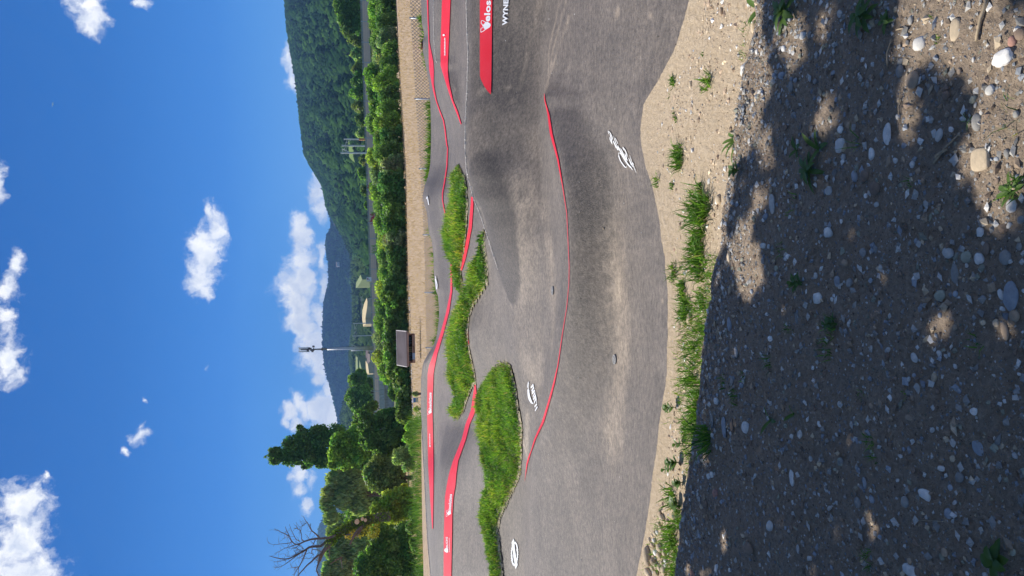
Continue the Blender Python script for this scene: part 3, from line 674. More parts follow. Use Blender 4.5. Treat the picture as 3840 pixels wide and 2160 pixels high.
def blades_mesh(P, h, wd, cols, r, lean=.5, name='grass', up=None):
    """P (n,3) roots; h, wd (n,) ; bent two-segment blades"""
    n = len(P); th = r.uniform(0, 2 * np.pi, n); ph = r.uniform(0, 2 * np.pi, n)
    side = np.c_[np.cos(th), np.sin(th), np.zeros(n)]
    ln = np.abs(r.normal(0, lean, n)) + .08; d = np.c_[np.cos(ph) * ln, np.sin(ph) * ln, np.ones(n)]; d /= np.linalg.norm(d, axis=1)[:, None]
    d2 = d + np.c_[np.cos(ph), np.sin(ph), -np.ones(n) * .55] * (ln[:, None] * 1.1); d2 /= np.linalg.norm(d2, axis=1)[:, None]
    h = h[:, None]; wd = wd[:, None]
    a = P - side * wd * .5; b_ = P + side * wd * .5; m = P + d * h * .55
    c1 = m - side * wd * .42; c2 = m + side * wd * .42; e = m + d2 * h * .5
    V = np.stack([a, b_, c2, c1, e], 1).reshape(-1, 3); i = np.arange(n)[:, None] * 5
    return V, i + np.array([[0, 1, 2, 3]]), i + np.array([[3, 2, 4]]), np.repeat(cols, 5, axis=0)
GREENS = np.array([(.095, .215, .03), (.14, .29, .045), (.19, .35, .05), (.07, .155, .035), (.27, .39, .07), (.36, .34, .16)])
def gcols(n, r, wts=(.24, .27, .22, .14, .10, .03), var=.25):
    c = GREENS[r.choice(6, n, p=np.array(wts) / sum(wts))]; return np.clip(c * r.uniform(1 - var, 1 + var, (n, 1)), 0, 1)
def inpoly(px, py, P):
    P = np.asarray(P); c = np.zeros(len(px), bool); j = len(P) - 1
    for i in range(len(P)):
        cond = ((P[i, 1] > py) != (P[j, 1] > py)) & (px < (P[j, 0] - P[i, 0]) * (py - P[i, 1]) / (P[j, 1] - P[i, 1] + 1e-12) + P[i, 0]); c ^= cond; j = i
    return c
m_isl, t, b = principled('island_soil', rough=.95, spec=.1)
n_ = t.noise(pos(t), 20, 5, .65); t.put(b.inputs['Base Color'], t.mix(t.m('MULTIPLY', attr(t, 'rim'), t.lin(n_, .3, .55)), t.mix(n_, (.05, .07, .025), (.12, .13, .06)), (.50, .42, .28))); bump(t, b, n_, .6, .02)
def island(name, polys, y0, n, hgt, wd, label, holes=(), mound=.07, cell=.05, seed=1, ymax=30):
    r = np.random.default_rng(seed); V = []; F = []; VB = []
    W = [np.array([hit(p[0], p[1], y0)[:2] for p in P]) for P in polys]
    area = []
    cells = []
    for P in W:
        x0, y0_ = P.min(0); x1, y1 = P.max(0)
        gx = np.arange(x0, x1 + cell, cell); gy = np.arange(y0_, y1 + cell, cell)
        XX, YY = np.meshgrid(gx, gy); ins = inpoly(XX.ravel() + cell / 2, YY.ravel() + cell / 2, P).reshape(XX.shape)
        
        for hq in holes:
            Wh = np.array([hit(p[0], p[1], y0)[:2] for p in hq]); ins &= ~inpoly(XX.ravel() + cell / 2, YY.ravel() + cell / 2, Wh).reshape(XX.shape)
        cells.append((XX[ins], YY[ins]))
    cx = np.concatenate([c[0] for c in cells]); cy = np.concatenate([c[1] for c in cells])
    # soil plate: one quad per cell, domed by distance to the outline
    def edge_d(x, y):
        d = np.full(len(x), 9.0)
        for P in W:
            for i in range(len(P)):
                p = P[i - 1]; v = P[i] - p; L = v @ v + 1e-9
                tt = np.clip(((x - p[0]) * v[0] + (y - p[1]) * v[1]) / L, 0, 1); d = np.minimum(d, np.hypot(x - p[0] - tt * v[0], y - p[1] - tt * v[1]))
        return d
    def zz_(x, y): return H(x, y) + .006 + mound * (1 - np.exp(-edge_d(x, y) / .18)) + (fbm(x * 9, y * 9, 2, 5) - .5) * .02
    Q = np.stack([np.stack([cx + i * cell, cy + j * cell], -1) for i, j in ((0, 0), (1, 0), (1, 1), (0, 1))], 1).reshape(-1, 2)
    Vs = np.c_[Q, zz_(Q[:, 0], Q[:, 1])]; Fs = np.arange(len(Vs)).reshape(-1, 4)
    root = link(name + '_soil', mesh_np(name + '_soil', Vs, Fs, m_isl, smooth=False, attrs={'rim': np.clip(1.25 - edge_d(Q[:, 0], Q[:, 1]) / .15, 0, 1)})); tag(root, label.replace('grass', 'turf soil under grass'), kind='structure')
    k = r.integers(0, len(cx), n); x = cx[k] + r.random(n) * cell; y = cy[k] + r.random(n) * cell
    dd = edge_d(x, y); kp = dd > r.uniform(.0, .09, n); x, y, dd = x[kp], y[kp], dd[kp]; n = len(x); x += r.normal(0, .02, n); P3 = np.c_[x, y, zz_(x, y)]
    patch = fbm(x * 2.2, y * 2.2, 3, seed + 30)
    patch = np.clip((patch - .5) * 1.9 + .5, 0, 1); h = hgt * r.uniform(.4, 1.2, n) * (.5 + 1.0 * patch) * np.clip(.5 + dd * 3, .5, 1); w_ = wd * r.uniform(.6, 1.2, n)
    col = gcols(n, r); clump = fbm(x * 8, y * 8, 2, seed + 90); col = col * ((.75 + .6 * patch) * (.55 + 1.3 * clump))[:, None]; col = np.clip(col, 0, .6); h = h * (.55 + .9 * clump); col[:, 0] *= .85 + .5 * patch
    dry = r.random(n) < (.04 + .22 * (fbm(x * 3.3, y * 3.3, 2, seed + 12) > .64) + .35 * np.exp(-dd / .06)); col[dry] = np.array([.38, .32, .16]) * r.uniform(.7, 1.2, (dry.sum(), 1)); h[dry] *= .6
    bald = fbm(x * 5, y * 5, 3, seed + 60); h = h * np.where(bald > .62, .45, 1) ; V, F4, F3, C = blades_mesh(P3, h, w_, col, r, .75)
    o = link(name, mesh_np(name, V, [F4, F3], m_grass, attrs={'tint': C})); tag(o, label, 'grass', kind='stuff'); return W
G3 = [(1899,1354),(1918,1373),(1929,1410),(1940,1466),(1947,1520),(1953,1546),(1962,1605),(1961,1650),(1958,1728),(1953,1782),(1933,1832),(1906,1887),(1883,1937),(1871,1983),(1878,2047),(1887,2115),(1892,2160),(1895,2260),(1855,2260),(1850,2160),(1841,2106),(1832,2070),(1823,2010),(1815,1955),(1813,1887),(1824,1828),(1832,1773),(1814,1705),(1816,1637),(1810,1591),(1802,1530),(1802,1470),(1815,1436),(1840,1395),(1866,1365)]
G1 = [(1719,612),(1747,664),(1754,709),(1757,761),(1754,835),(1750,891),(1743,947),(1730,1016),(1742,1100),(1735,1112),(1722,1070),(1719,1020),(1708,1000),(1694,966),(1688,909),(1682,873),(1683,835),(1694,806),(1709,761),(1714,724),(1719,686),(1718,642)]
G2 = [(1814,862),(1827,873),(1844,917),(1857,977),(1862,1000),(1849,1022),(1832,1063),(1814,1093),(1795,1123),(1773,1160),(1761,1198),(1758,1242),(1759,1283),(1767,1324),(1775,1365),(1784,1410),(1787,1440),(1773,1458),(1758,1490),(1740,1546),(1720,1570),(1706,1568),(1706,1537),(1713,1485),(1710,1440),(1699,1402),(1699,1276),(1713,1240),(1713,1209),(1721,1168),(1737,1130),(1749,1097),(1764,1056),(1779,1022),(1790,977),(1803,929),(1808,891)]
island('island_grass', [G3], 9.0, 40000, .10, .0125, 'bright green grass island nearest the viewer between two asphalt lanes', (), .09, .045, 2)
island('island_grass', [G1], 11.9, 24000, .135, .018, 'narrow grass island in the middle of the track, right of the long one', (), .08, .07, 3)
island('island_grass', [G2], 11.7, 34000, .135, .018, 'long curving grass island in the middle of the track behind the ridge', [[(1734,1325),(1728,1360),(1722,1420),(1716,1480),(1712,1530),(1719,1535),(1726,1480),(1732,1430),(1738,1370)]], .08, .07, 4)

# ------------------------------------------------------------------ stones
m_stone, t, b = principled('stone', rough=.8, spec=.25)
oi = t.new('ShaderNodeObjectInfo'); tc_ = t.new('ShaderNodeTexCoord').outputs['Object']
tint = attr(t, 'tint', 'Color')
n = t.noise(pos(t), 45, 5, .65); n2 = t.noise(pos(t), 260, 3, .6)
c = t.mix(t.lin(n, .3, .7), t.mix(1.0, tint, (.78, .78, .78), 'MULTIPLY'), t.mix(1.0, tint, (1.15, 1.13, 1.1), 'MULTIPLY'))
t.put(b.inputs['Base Color'], c); bump(t, b, t.m('ADD', n, t.m('MULTIPLY', n2, .4)), .5, .004)
def ico(sub):
    import bmesh
    bm = bmesh.new(); bmesh.ops.create_icosphere(bm, subdivisions=sub, radius=1.0)
    V = np.array([v.co[:] for v in bm.verts]); F = np.array([[v.index for v in f.verts] for f in bm.faces]); bm.free(); return V, F
ICO1, ICOF1 = ico(1); ICO2, ICOF2 = ico(2); ICO3, ICOF3 = ico(3)
def rough_stone(V, r, amp=.22, boxy=.0):
    amp = amp * 1.25; d = V.copy(); k = r.normal(size=(5, 3)); k /= np.linalg.norm(k, axis=1)[:, None]; o = r.uniform(.0, amp, 5)
    s = np.ones(len(V))
    for q, a in zip(k, o): s -= a * np.clip(V @ q, 0, 1) ** 2
    s += amp * .25 * np.sin(V @ r.normal(size=3) * 3 + 1)
    V = V * s[:, None]
    if boxy: V = np.sign(V) * np.abs(V) ** (1 - boxy)
    return V
# kinds: name -> colour
SC = {'white': (.76, .74, .70), 'pale': (.58, .565, .53), 'blue': (.36, .385, .42), 'grey': (.33, .32, .30), 'tan': (.41, .31, .22), 'cream': (.62, .50, .35), 'brown': (.27, .20, .15), 'red': (.40, .22, .17), 'olive': (.36, .36, .28)}
stone_n = 0
def stone(X, Y, lx, ly, col, label=None, group=None, rot=0.0, y0=.8, flat=.5, boxy=.0, cat='stone', HF=HV, name='stone', seed=None, lift=.25, sub=2):
    """X,Y picture point; lx, ly size in picture points along the two picture axes"""
    global stone_n; stone_n += 1
    r = np.random.default_rng(1000 + stone_n if seed is None else seed)
    # locate on plateau / verge
    P = atz(X, Y, 0.0)
    for _ in range(4): P = atz(X, Y, float(HF(P[0], P[1])))
    dist = np.linalg.norm(P - CAM); k = dist / FOC
    el = math.atan2(EYE - P[2], P[1])
    wx = ly * k / 2; wy = lx * k / 2 / (math.sin(el) * .8 + math.cos(el) * .35)      # the vertical picture size is foreshortened
    wz = min(wx, wy) * flat * 1.1
    V0, F0 = (ICO3, ICOF3) if (sub > 2) else (ICO2, ICOF2)
    V = rough_stone(V0, r, .3 if col in ('white', 'pale') else .18, boxy) * np.array([wx, wy, wz]) * 1.06
    c_, s_ = math.cos(rot), math.sin(rot); V = V @ np.array([[c_, s_, 0], [-s_, c_, 0], [0, 0, 1]])
    col3 = np.array(SC[col]) * r.uniform(.85, 1.15)
    me = mesh_np(name, V, F0, m_stone, smooth=True, attrs={'tint': np.tile(np.clip(col3, 0, 1), (len(V), 1))})
    o = link(name, me, loc=(P[0], P[1], float(HF(P[0], P[1])) + wz * lift))
    return tag(o, label, cat, group)
G_ = 'stones lying on the gravel bank'
BIG = [
 (3682,597,59,70,'cream','flat cream squarish stone in the lowest round patch of sun, bottom right',0,.3,.45),
 (3454,162,44,44,'white','white angular stone on the upper edge of the sunny patch at the right',0,.5,.3),
 (3761,217,60,52,'white','white pitted lump of stone in full sun at the far right of the foreground',0,.5,.2),
 (3585,114,36,76,'cream','long pale beige stone half in tree shade beside the dry stalk',0,.4,.2),
 (3426,304,42,60,'tan','tan rounded stone at the top end of the long narrow sun fleck',0,.5,0),
 (3330,504,30,78,'white','tall whitish grey stone in shade left of the long sun fleck',.05,.4,.1),
 (3523,507,30,45,'pale','upright pale grey oval pebble in shade between two sun flecks',0,.5,0),
 (3668,459,34,58,'grey','grey teardrop pebble in the shade above the cream flat stone',0,.5,0),
 (3268,576,26,42,'white','small pale stone standing near the leafy weed in shade',.2,.5,.1),
 (3285,707,36,52,'brown','brownish grey egg shaped stone in open shade under two paired pebbles',0,.5,0),
 (3209,662,27,46,'blue','left one of two leaning bluish grey pebbles side by side',.3,.5,0),
 (3247,659,34,42,'brown','right one of two leaning pebbles side by side, brownish',-.4,.5,0),
 (3168,549,28,36,'cream','cream pebble at the edge of the faint double sun fleck',.2,.5,.1),
 (3109,714,25,42,'pale','pale grey pebble left of the egg shaped stone',.1,.5,0),
 (3105,873,25,45,'white','rough whitish stone in plain shade left of centre foreground',.1,.5,.1),
 (3551,359,30,38,'brown','dark brownish pebble in the large tree shadow lobe',-.4,.5,0),
 (3378,266,28,44,'grey','dark grey pebble just left of the tan stone by the sun fleck',0,.5,0),
 (3713,338,30,36,'pale','pale pebble straddling the edge of shade at the far right',-.3,.5,0),
 (3827,128,38,40,'brown','grey brown stone cut by the lower frame edge at the right',0,.5,0),
 (3799,155,26,38,'red','reddish brown stone beside the one cut by the lower frame edge',0,.5,0),
 (3561,949,40,42,'pale','pale grey rounded stone low in the middle of the shade',-.4,.5,0),
 (3630,963,36,42,'olive','olive grey stone next to a pale rounded one low in the shade',0,.5,.1),
 (3678,866,25,44,'white','small white upright oval pebble low in the shade',0,.5,0),
 (3702,932,26,45,'brown','slim brownish pebble below a small white oval one',0,.5,0),
 (3775,966,36,50,'grey','grey stone leaning left near the lower frame edge',.4,.5,0),
 (3796,776,30,46,'white','white pointed stone below the sunlit weed at the bottom right',.1,.6,.2),
 (3675,966,34,46,'white','white notched stone between grey ones low in the shade',.2,.5,.2),
 (3237,945,25,32,'grey','small grey pebble left of a thin leaf in the shade',0,.5,0),
 (3616,445,25,25,'pale','round pale pebble above the grey teardrop pebble',0,.6,0),
 (3416,76,20,32,'grey','grey pebble beside green seedlings at the top right of the foreground',0,.5,0),
 (3793,1112,44,92,'blue','large smooth bluish white oval stone at the lower frame edge, centre',-.1,.4,0),
 (3757,1104,20,40,'white','thin white stone beside the large bluish oval one',.4,.5,.1),
 (3807,1184,30,48,'tan','tan oval stone touching the large bluish one from the left side',.2,.5,0),
 (3769,1244,24,64,'tan','slender tan stone standing in the low centre sun fleck',.1,.5,0),
 (3737,1212,20,32,'cream','cream pebble in the low centre sun fleck',0,.5,0),
 (3583,1024,27,70,'grey','long dark grey stone in the middle of the shade',.0,.4,0),
 (3528,1108,36,40,'olive','pale greenish round stone above the round sun fleck',0,.5,0),
 (3142,1056,23,42,'blue','blue oval pebble beside a small cluster of weeds',0,.5,0),
 (3188,1060,26,36,'grey','grey pebble beside the blue oval one',0,.5,0),
 (3673,1677,46,50,'blue','big pale blue slanting flat stone at the lower left of the shade',-.7,.35,0),
 (3655,1541,23,32,'white','white egg shaped pebble alone at the lower left',0,.6,0),
 (3560,1925,28,40,'blue','blue grey pebble near a thin straw at the far left',-.2,.5,0),
 (3472,1857,36,42,'white','white crown shaped angular stone at the far left',0,.6,.3),
 (3534,1757,24,24,'white','small bright angular stone in the left of the shade',0,.6,.2),
 (3396,1881,28,40,'grey','dark grey round stone at the far left of the shade',.2,.5,0),
 (3575,1661,17,36,'pale','narrow pale upright pebble above the slanting blue stone',0,.5,0),
 (3504,1414,20,36,'cream','cream dark-edged leaning pebble in the empty left shade',-.5,.5,.1),
 (3414,1567,36,22,'tan','flat tan stone with a dark hollow beside it',0,.5,0),
 (3272,1873,23,28,'blue','blue round pebble near the leftmost sun fleck',0,.5,0),
 (3220,1885,23,40,'grey','dark oval pebble left beside a blue round pebble',0,.5,0),
 (3244,1809,16,48,'blue','thin upright blue grey pebble above a round blue one',0,.5,0),
 (3156,1733,23,32,'grey','grey pebble at the left in plain brown soil',0,.5,0),
 (3600,1789,28,40,'grey','dark grey leaning pebble in the lower left shade',-.4,.5,0),
 (3416,2141,48,40,'white','white blocky stone cut by the left frame edge',0,.6,.3),
 (3432,1340,24,36,'pale','pale knobbly pebble left of the round sun fleck',.1,.5,.1),
 (3068,1118,28,38,'white','white star shaped stone above the central weeds',0,.6,.3),
 (2716,1605,20,81,'blue','long smooth blue grey stone standing beside the big shaded grass tuft',.05,.4,0),
 (2744,1591,16,55,'brown','slim brown stone right beside the long blue grey one',0,.4,0),
 (2670,1568,14,72,'grey','very thin grey stone under the big shaded grass tuft',.05,.4,0),
 (2691,1505,22,30,'white','white faceted stone at the foot of the big grass tuft',0,.6,.2),
 (2799,1602,26,46,'white','ragged whitish stone beyond the slim brown one',-.3,.5,.2),
 (2888,1974,26,48,'pale','pale leaf shaped stone at the left with a pointed end',-.4,.4,.1),
 (2812,2058,36,44,'brown','big round brown stone with a pale ring at the left',0,.7,0),
 (2972,1791,20,60,'white','narrow spear shaped white stone in the left shade',.1,.4,.1),
 (3007,1626,18,34,'pale','pale drop shaped pebble beside a small green leaf',-.3,.5,0),
 (3155,1733,22,32,'olive','greenish grey boxy pebble at the left',0,.5,.2),
 (2686,1849,20,32,'red','reddish egg shaped pebble near the left verge',0,.6,0),
 (2649,1890,15,38,'brown','brown oval pebble close to the left verge',0,.5,0),
 (2689,2127,14,44,'white','white long pebble near the left frame edge',.1,.5,.1),
 (2602,2155,32,30,'red','reddish smooth stone at the left frame edge by the verge',0,.7,0),
 (2993,2056,14,34,'pale','thin pale upright pebble at the far left',0,.5,0),
 (2660,1788,16,27,'white','small white oval stone left of the reddish egg',0,.5,0),
 (2746,1426,16,34,'grey','grey oval pebble right beside the big grass tuft',0,.5,0),
 (2783,1442,18,24,'blue','pale blue round pebble right of the big grass tuft',0,.6,0),
 (2620,2000,14,30,'grey','dull grey pebble near the cobbles at the left',0,.5,0),
 (2737,1213,20,54,'blue','blue grey oval standing stone near the lip of the bank, centre',.05,.45,0),
 (2898,771,24,76,'pale','long pale rough stone above the triangular sun fleck',.15,.4,.1),
 (2872,812,22,26,'blue','bluish round pebble below the long pale rough stone',0,.6,0),
 (3105,869,28,42,'white','white grey lumpy stone in the centre right shade',.1,.6,.2),
 (3110,716,26,36,'pale','pale stone under the broad leaf at the right',.1,.5,0),
 (3067,1119,26,38,'white','white rough two-lobed stone left of the central weeds',.1,.6,.2),
 (3171,986,26,32,'tan','tan round pebble in centre shade',0,.6,0),
 (3143,1052,24,36,'blue','deep blue rounded pebble beside others in centre shade',.2,.5,0),
 (2890,1272,22,24,'white','white blue round pebble near the middle of the bank',0,.6,.1),
 (2987,1175,16,76,'grey','very long flat grey stone above the central weeds',.1,.35,0),
 (2763,1320,16,44,'pale','pale upright stone near the lip, left of centre',.05,.45,.1),
 (2885,1075,24,18,'tan','tan lying pebble just below the triangular sun fleck',0,.6,0),
 (2735,966,16,38,'cream','cream stone at the tip of the triangular sun fleck',.1,.5,.1),
 (2865,920,23,25,'pale','pale pebble left edge of the triangular sun fleck',0,.6,.1),
 (2913,1007,20,23,'olive','round olive pebble below the triangular sun fleck',0,.6,0),
 (2795,268,28,58,'white','long white stone lying on the lip of the bank at the right',.3,.5,.15),
 (2827,102,19,42,'cream','beige upright stone on the lip of the bank, far right',0,.5,0),
 (2934,281,25,30,'blue','blue grey round stone just inside the shade at the right',0,.6,0),
 (2969,323,21,45,'grey','grey oval stone just inside the shade at the right',0,.5,0),
 (2986,301,17,17,'blue','dark blue pebble beside the grey oval stone',0,.6,0),
 (3016,132,20,30,'white','white pebble in the upright sun fleck, top right',0,.6,.2),
 (3150,52,20,30,'pale','pale pebble in shade at the top right corner of the bank',0,.5,0),
 (2941,181,17,22,'white','small white stone in the sun fleck near the weed',0,.6,.2),
 (3026,522,22,50,'brown','grey brown standing stone in shade beside a leafy weed',.1,.5,0),
 (2979,432,20,25,'grey','round grey pebble above a grey brown standing stone',0,.6,0),
 (2944,479,22,22,'brown','round brown pebble in the shade near the forked weed',0,.6,0),
 (3155,547,45,50,'white','white broken rock in the double sun fleck',0,.5,.3),
 (3155,487,22,30,'white','white upright stone above the white broken rock',0,.6,.1),
 (2840,194,12,25,'white','white sliver on the sunny lip at the right',0,.5,.2),
]
for (X, Y, lx, ly, col, lab, rot, fl, bx) in BIG:
    stone(X, Y, lx, ly, col, lab, 'stones lying on the gravel bank', rot, flat=fl, boxy=bx, sub=3 if max(lx, ly) > 50 else 2)
for (X, Y, lx, ly, col, lab) in [(2699,746,27,34,'cream','beige round stone on the sandy verge beside the big grass tuft'), (2589,1195,22,48,'cream','pinkish white boulder lying among the verge grass'),
    (2708,42,16,30,'tan','tan stone on the sandy verge at the far right'), (2743,92,11,11,'white','round white pebble on the sandy verge at the far right'), (2599,563,14,19,'white','white oval pebble on the sandy verge between two tufts'),
    (2591,318,13,28,'cream','cream flat stone between two tufts on the sandy verge'), (2506,336,8,14,'white','small bright chip beside the tuft nearest the asphalt'), (2750,560,22,30,'cream','low cream stone under the long leaf at the lip'),
    (2532,936,8,12,'red','small dark red pebble by the asphalt edge'), (2534,1225,14,18,'white','white pebble at the asphalt edge below the boulder'), (2550,745,8,10,'pale','small pale pebble near the asphalt at the big tuft')]:
    stone(X, Y, lx, ly, col, lab, 'stones on the sandy verge', flat=.6, boxy=.1)
# cobbles heaped at the left end of the verge: outlines located by (picture zoom) x, y, width, height
for i, (x, y, w_, h_) in enumerate([(345,690,60,110),(430,700,100,110),(300,830,60,80),(450,560,110,90),(380,600,80,70),(480,540,90,70),(560,450,100,90),(600,620,90,90),(520,360,70,80),(720,740,90,120),
    (400,800,90,110),(560,860,140,150),(310,1050,120,380),(470,960,110,120),(430,1150,120,160),(640,960,110,130),(540,1010,100,120),(670,1130,90,90),(310,1380,190,140),(480,1240,110,130),(560,1270,110,140),
    (650,1310,100,170),(480,1370,100,120),(600,1180,80,90),(390,1280,80,90),(660,1230,70,70),(560,100,70,110),(600,230,120,130),(700,300,80,80),(700,430,80,80),(740,560,70,80),(640,1420,90,90),(700,860,80,90),(760,640,60,80)]):
    X = 2380 + x / 5.572; Y = 1900 + y / 5.572
    stone(X, Y, w_ / 5.572 * 1.12, h_ / 5.572 * 1.05, ('cream', 'cream', 'tan', 'white')[(i * 7) % 4 if i % 3 else 0], 'rounded cream cobble in the sunny heap beside the asphalt at the left', 'cobbles heaped at the left end of the verge', flat=.75, cat='cobble', name='cobble', lift=.5)

# several hundred smaller pebbles: the larger ones single, the rest as gravel
r = np.random.default_rng(77)
cols = list(SC.keys())
def rand_stone_xy(n, r, near=True):
    X = r.uniform(2560, 3840, n * 3); Y = r.uniform(-20, 2180, n * 3)
    lipx = np.interp(Y, [q[0] for q in LIP], [q[1] for q in LIP]); k = X > lipx + 10
    return X[k][:n], Y[k][:n]
GROUPS = {'white': 'small white pebble in the shaded gravel', 'pale': 'small pale grey pebble in the shaded gravel', 'blue': 'small blue grey pebble in the shaded gravel', 'grey': 'small dark grey pebble in the shaded gravel', 'tan': 'small tan pebble in the shaded gravel', 'cream': 'small cream pebble in the shaded gravel', 'brown': 'small brown pebble in the shaded gravel', 'olive': 'small olive grey pebble in the shaded gravel'}
SX, SY = rand_stone_xy(170, r)
for X, Y in zip(SX, SY):
    c = ['white', 'pale', 'blue', 'grey', 'tan', 'cream', 'brown', 'olive'][r.choice(8, p=[.14, .24, .16, .14, .1, .08, .09, .05])]
    s_ = r.uniform(12, 24) * (.8 + .3 * (X - 2560) / 1280)
    stone(X, Y, s_ * r.uniform(.6, .9), s_ * r.uniform(.8, 1.3), c, GROUPS[c], GROUPS[c].replace('pebble', 'pebbles'), r.uniform(-.6, .6), flat=.55, boxy=r.choice([0, .1, .2]), name='pebble', cat='pebble')

OCT = np.array([(1, 0, 0), (0, 1, 0), (-1, 0, 0), (0, -1, 0), (0, 0, 1), (0, 0, -1)], float); OCTF = np.array([(0, 1, 4), (1, 2, 4), (2, 3, 4), (3, 0, 4), (1, 0, 5), (2, 1, 5), (3, 2, 5), (0, 3, 5)])
def joined_stones(X, Y, S, r, HF, name, label, flat=.55, dz=.0, colp=None, lum=1.0):
    """X,Y world; S sizes"""
    n = len(X); nv = 6; base = [OCT * np.random.default_rng(i).uniform(.7, 1.2, (6, 1)) + np.random.default_rng(i + 50).normal(0, .12, (6, 3)) for i in range(12)]
    B = np.stack(base)[r.integers(0, 12, n)]
    sc_ = np.c_[S * r.uniform(.6, 1.3, n), S * r.uniform(.7, 1.2, n), S * flat * r.uniform(.7, 1.2, n)]
    th = r.uniform(0, 6.28, n); c_, s_ = np.cos(th), np.sin(th)
    V = B * sc_[:, None, :]; x = V[..., 0] * c_[:, None] - V[..., 1] * s_[:, None]; y = V[..., 0] * s_[:, None] + V[..., 1] * c_[:, None]
    Z = HF(X, Y) + sc_[:, 2] * .25 + dz
    V = np.stack([x + X[:, None], y + Y[:, None], V[..., 2] + Z[:, None]], -1).reshape(-1, 3)
    F = (OCTF[None] + (np.arange(n) * 6)[:, None, None]).reshape(-1, 3)
    pal = np.array([SC[k] for k in ('white', 'pale', 'blue', 'grey', 'tan', 'cream', 'brown', 'olive')])
    C = pal[r.choice(8, n, p=colp or [.10, .2, .12, .18, .14, .07, .14, .05])] * lum * r.uniform(.7, 1.15, (n, 1)) * np.clip(.72 + S * 15, .6, 1)[:, None]
    o = link(name, mesh_np(name, V, F, m_stone, smooth=False, attrs={'tint': np.repeat(np.clip(C, 0, 1), 6, 0)})); return tag(o, label, kind='stuff')
n = 46000; y = 1.5 + (r.random(n) ** .8) * 3.6; x = r.uniform(-.55, .55, n) * y
ly = np.interp(x / y, A_FINE, FY[0]); k = y < ly + .01
x, y, ly = x[k], y[k], ly[k]
S = .0026 + .0029 * r.pareto(2.0, len(x)); S = np.clip(S, .0022, .017)
joined_stones(x, y, S, r, HV, 'gravel', 'small grey and brown gravel scattered over the shaded bank')
# dense grit along the lip
n = 12000; a = r.uniform(-.5, .5, n); y = np.interp(a, A_FINE, FY[0]) - np.abs(r.normal(0, .28, n)) + .02; x = a * y
S = np.clip(.003 + .003 * r.pareto(2.2, n), .003, .018)
joined_stones(x, y, S, r, HV, 'gravel', 'denser gravel crumbling along the lip of the bank')
n = 9500; a = r.uniform(-.5, .5, n); f = r.random(n); y = np.interp(a, A_FINE, FY[0]) * (1 - f) + np.interp(a, A_FINE, FY[1]) * f; x = a * y
S = np.clip(.003 + .0026 * r.pareto(1.9, n), .003, .018)
joined_stones(x, y, S, r, HV, 'gravel', 'loose grit on the sandy verge', lum=1.55, colp=[.12, .1, .0, .03, .4, .3, .05, .0])
n = 900; a = r.uniform(-.45, .45, n); y = np.interp(a, A_FINE, FY[1]) + np.abs(r.normal(0, .05, n)) - .01; x = a * y
joined_stones(x, y, np.clip(.003 + .002 * r.pareto(2, n), .003, .012), r, H, 'gravel', 'sand grains spilled on the asphalt edge', dz=.004, colp=[.12, .1, .0, .03, .4, .3, .05, .0])
n = 260; xs = r.uniform(1800, 2480, n); ysq = r.uniform(0, 2160, n); W = np.array([hit(p, q, 4.8) for p, q in zip(xs, ysq)])
joined_stones(W[:, 0], W[:, 1], np.clip(.002 + .0016 * r.pareto(2, n), .002, .009), r, H, 'gravel', 'stray grit lying on the near asphalt', dz=.003, colp=[.4, .2, .0, .0, .2, .2, .0, .0])

# ------------------------------------------------------------------ dry sticks
m_stick = simple('dry_stalk', (.42, .33, .22), .8, .2, var=.3, scale=40)
def stick(p, q, rad, label, kink=0.0, lift=.006):
    A = atz(p[0], p[1], 0.01); B = atz(q[0], q[1], 0.01); mid = (A + B) / 2 + np.array([kink, 0, .006])
    A[2] = HG(A[0], A[1]) + lift; B[2] = HG(B[0], B[1]) + lift; mid[2] = HG(mid[0], mid[1]) + lift * 1.6
    mb = MB(); mb.tube([A, (A + mid) / 2, mid, (mid + B) / 2, B], [rad, rad * .95, rad * .9, rad * .8, rad * .6], 6); o = mb.build('dry_stalk', m_stick, smooth=True)
    return tag(o, label, 'stalk', 'dry stalks on the ground')
stick((3696,-10), (3662,155), .006, 'thick pale dry stalk lying in the sunny patch at the right', .002)
stick((3338,145), (3316,260), .003, 'thin dark twig in the shade right of the white tall stone', .003)
stick((3500,612), (3592,505), .004, 'dry twig slanting through the shade below the long sun fleck', .004)
stick((3508,590), (3550,560), .006, 'flaky scrap of dead wood beside the slanting twig', .002)
stick((3358,112), (3385,105), .003, 'short dry straw in the sun near the seedlings', 0)
stick((3448,1951), (3550,1957), .0015, 'very thin pale straw at the far left', .001)
stick((3375,330), (3370,460), .0016, 'fine bent root lying along the long sun fleck', -.006)

# ------------------------------------------------------------------ weeds and tufts on verge and bank
def root_at(X, Y):
    P = atz(X, Y, -.05)
    for _ in range(5): P = atz(X, Y, float(HV(P[0], P[1])))
    return P
def grass_tuft(X, Y, rad, hgt, n, label, seed, cols=None, wd=.006, lean=.55, cat='grass tuft', group='grass tufts along the near side of the track', name='grass_tuft'):
    r = np.random.default_rng(seed); P0 = root_at(X, Y)
    a = r.uniform(0, 6.28, n); q = rad * np.sqrt(r.random(n)) * (.6 + .5 * np.abs(np.sin(a * 2 + seed)))
    x = np.cos(a) * q; y = np.sin(a) * q * .9
    P = np.c_[x, y, HV(P0[0] + x, P0[1] + y) - P0[2] - .004]
    h = hgt * r.uniform(.35, 1.15, n); w_ = wd * r.uniform(.6, 1.3, n)
    col = gcols(n, r, cols or (.3, .3, .15, .2, .04, .03), .3)
    V, F4, F3, C = blades_mesh(P, h, w_, col, r, lean)
    # blades fan outward from the middle
    o = link(name, mesh_np(name, V, [F4, F3], m_grass, attrs={'tint': C}), loc=tuple(P0)); return tag(o, label, cat, group)
K = 0
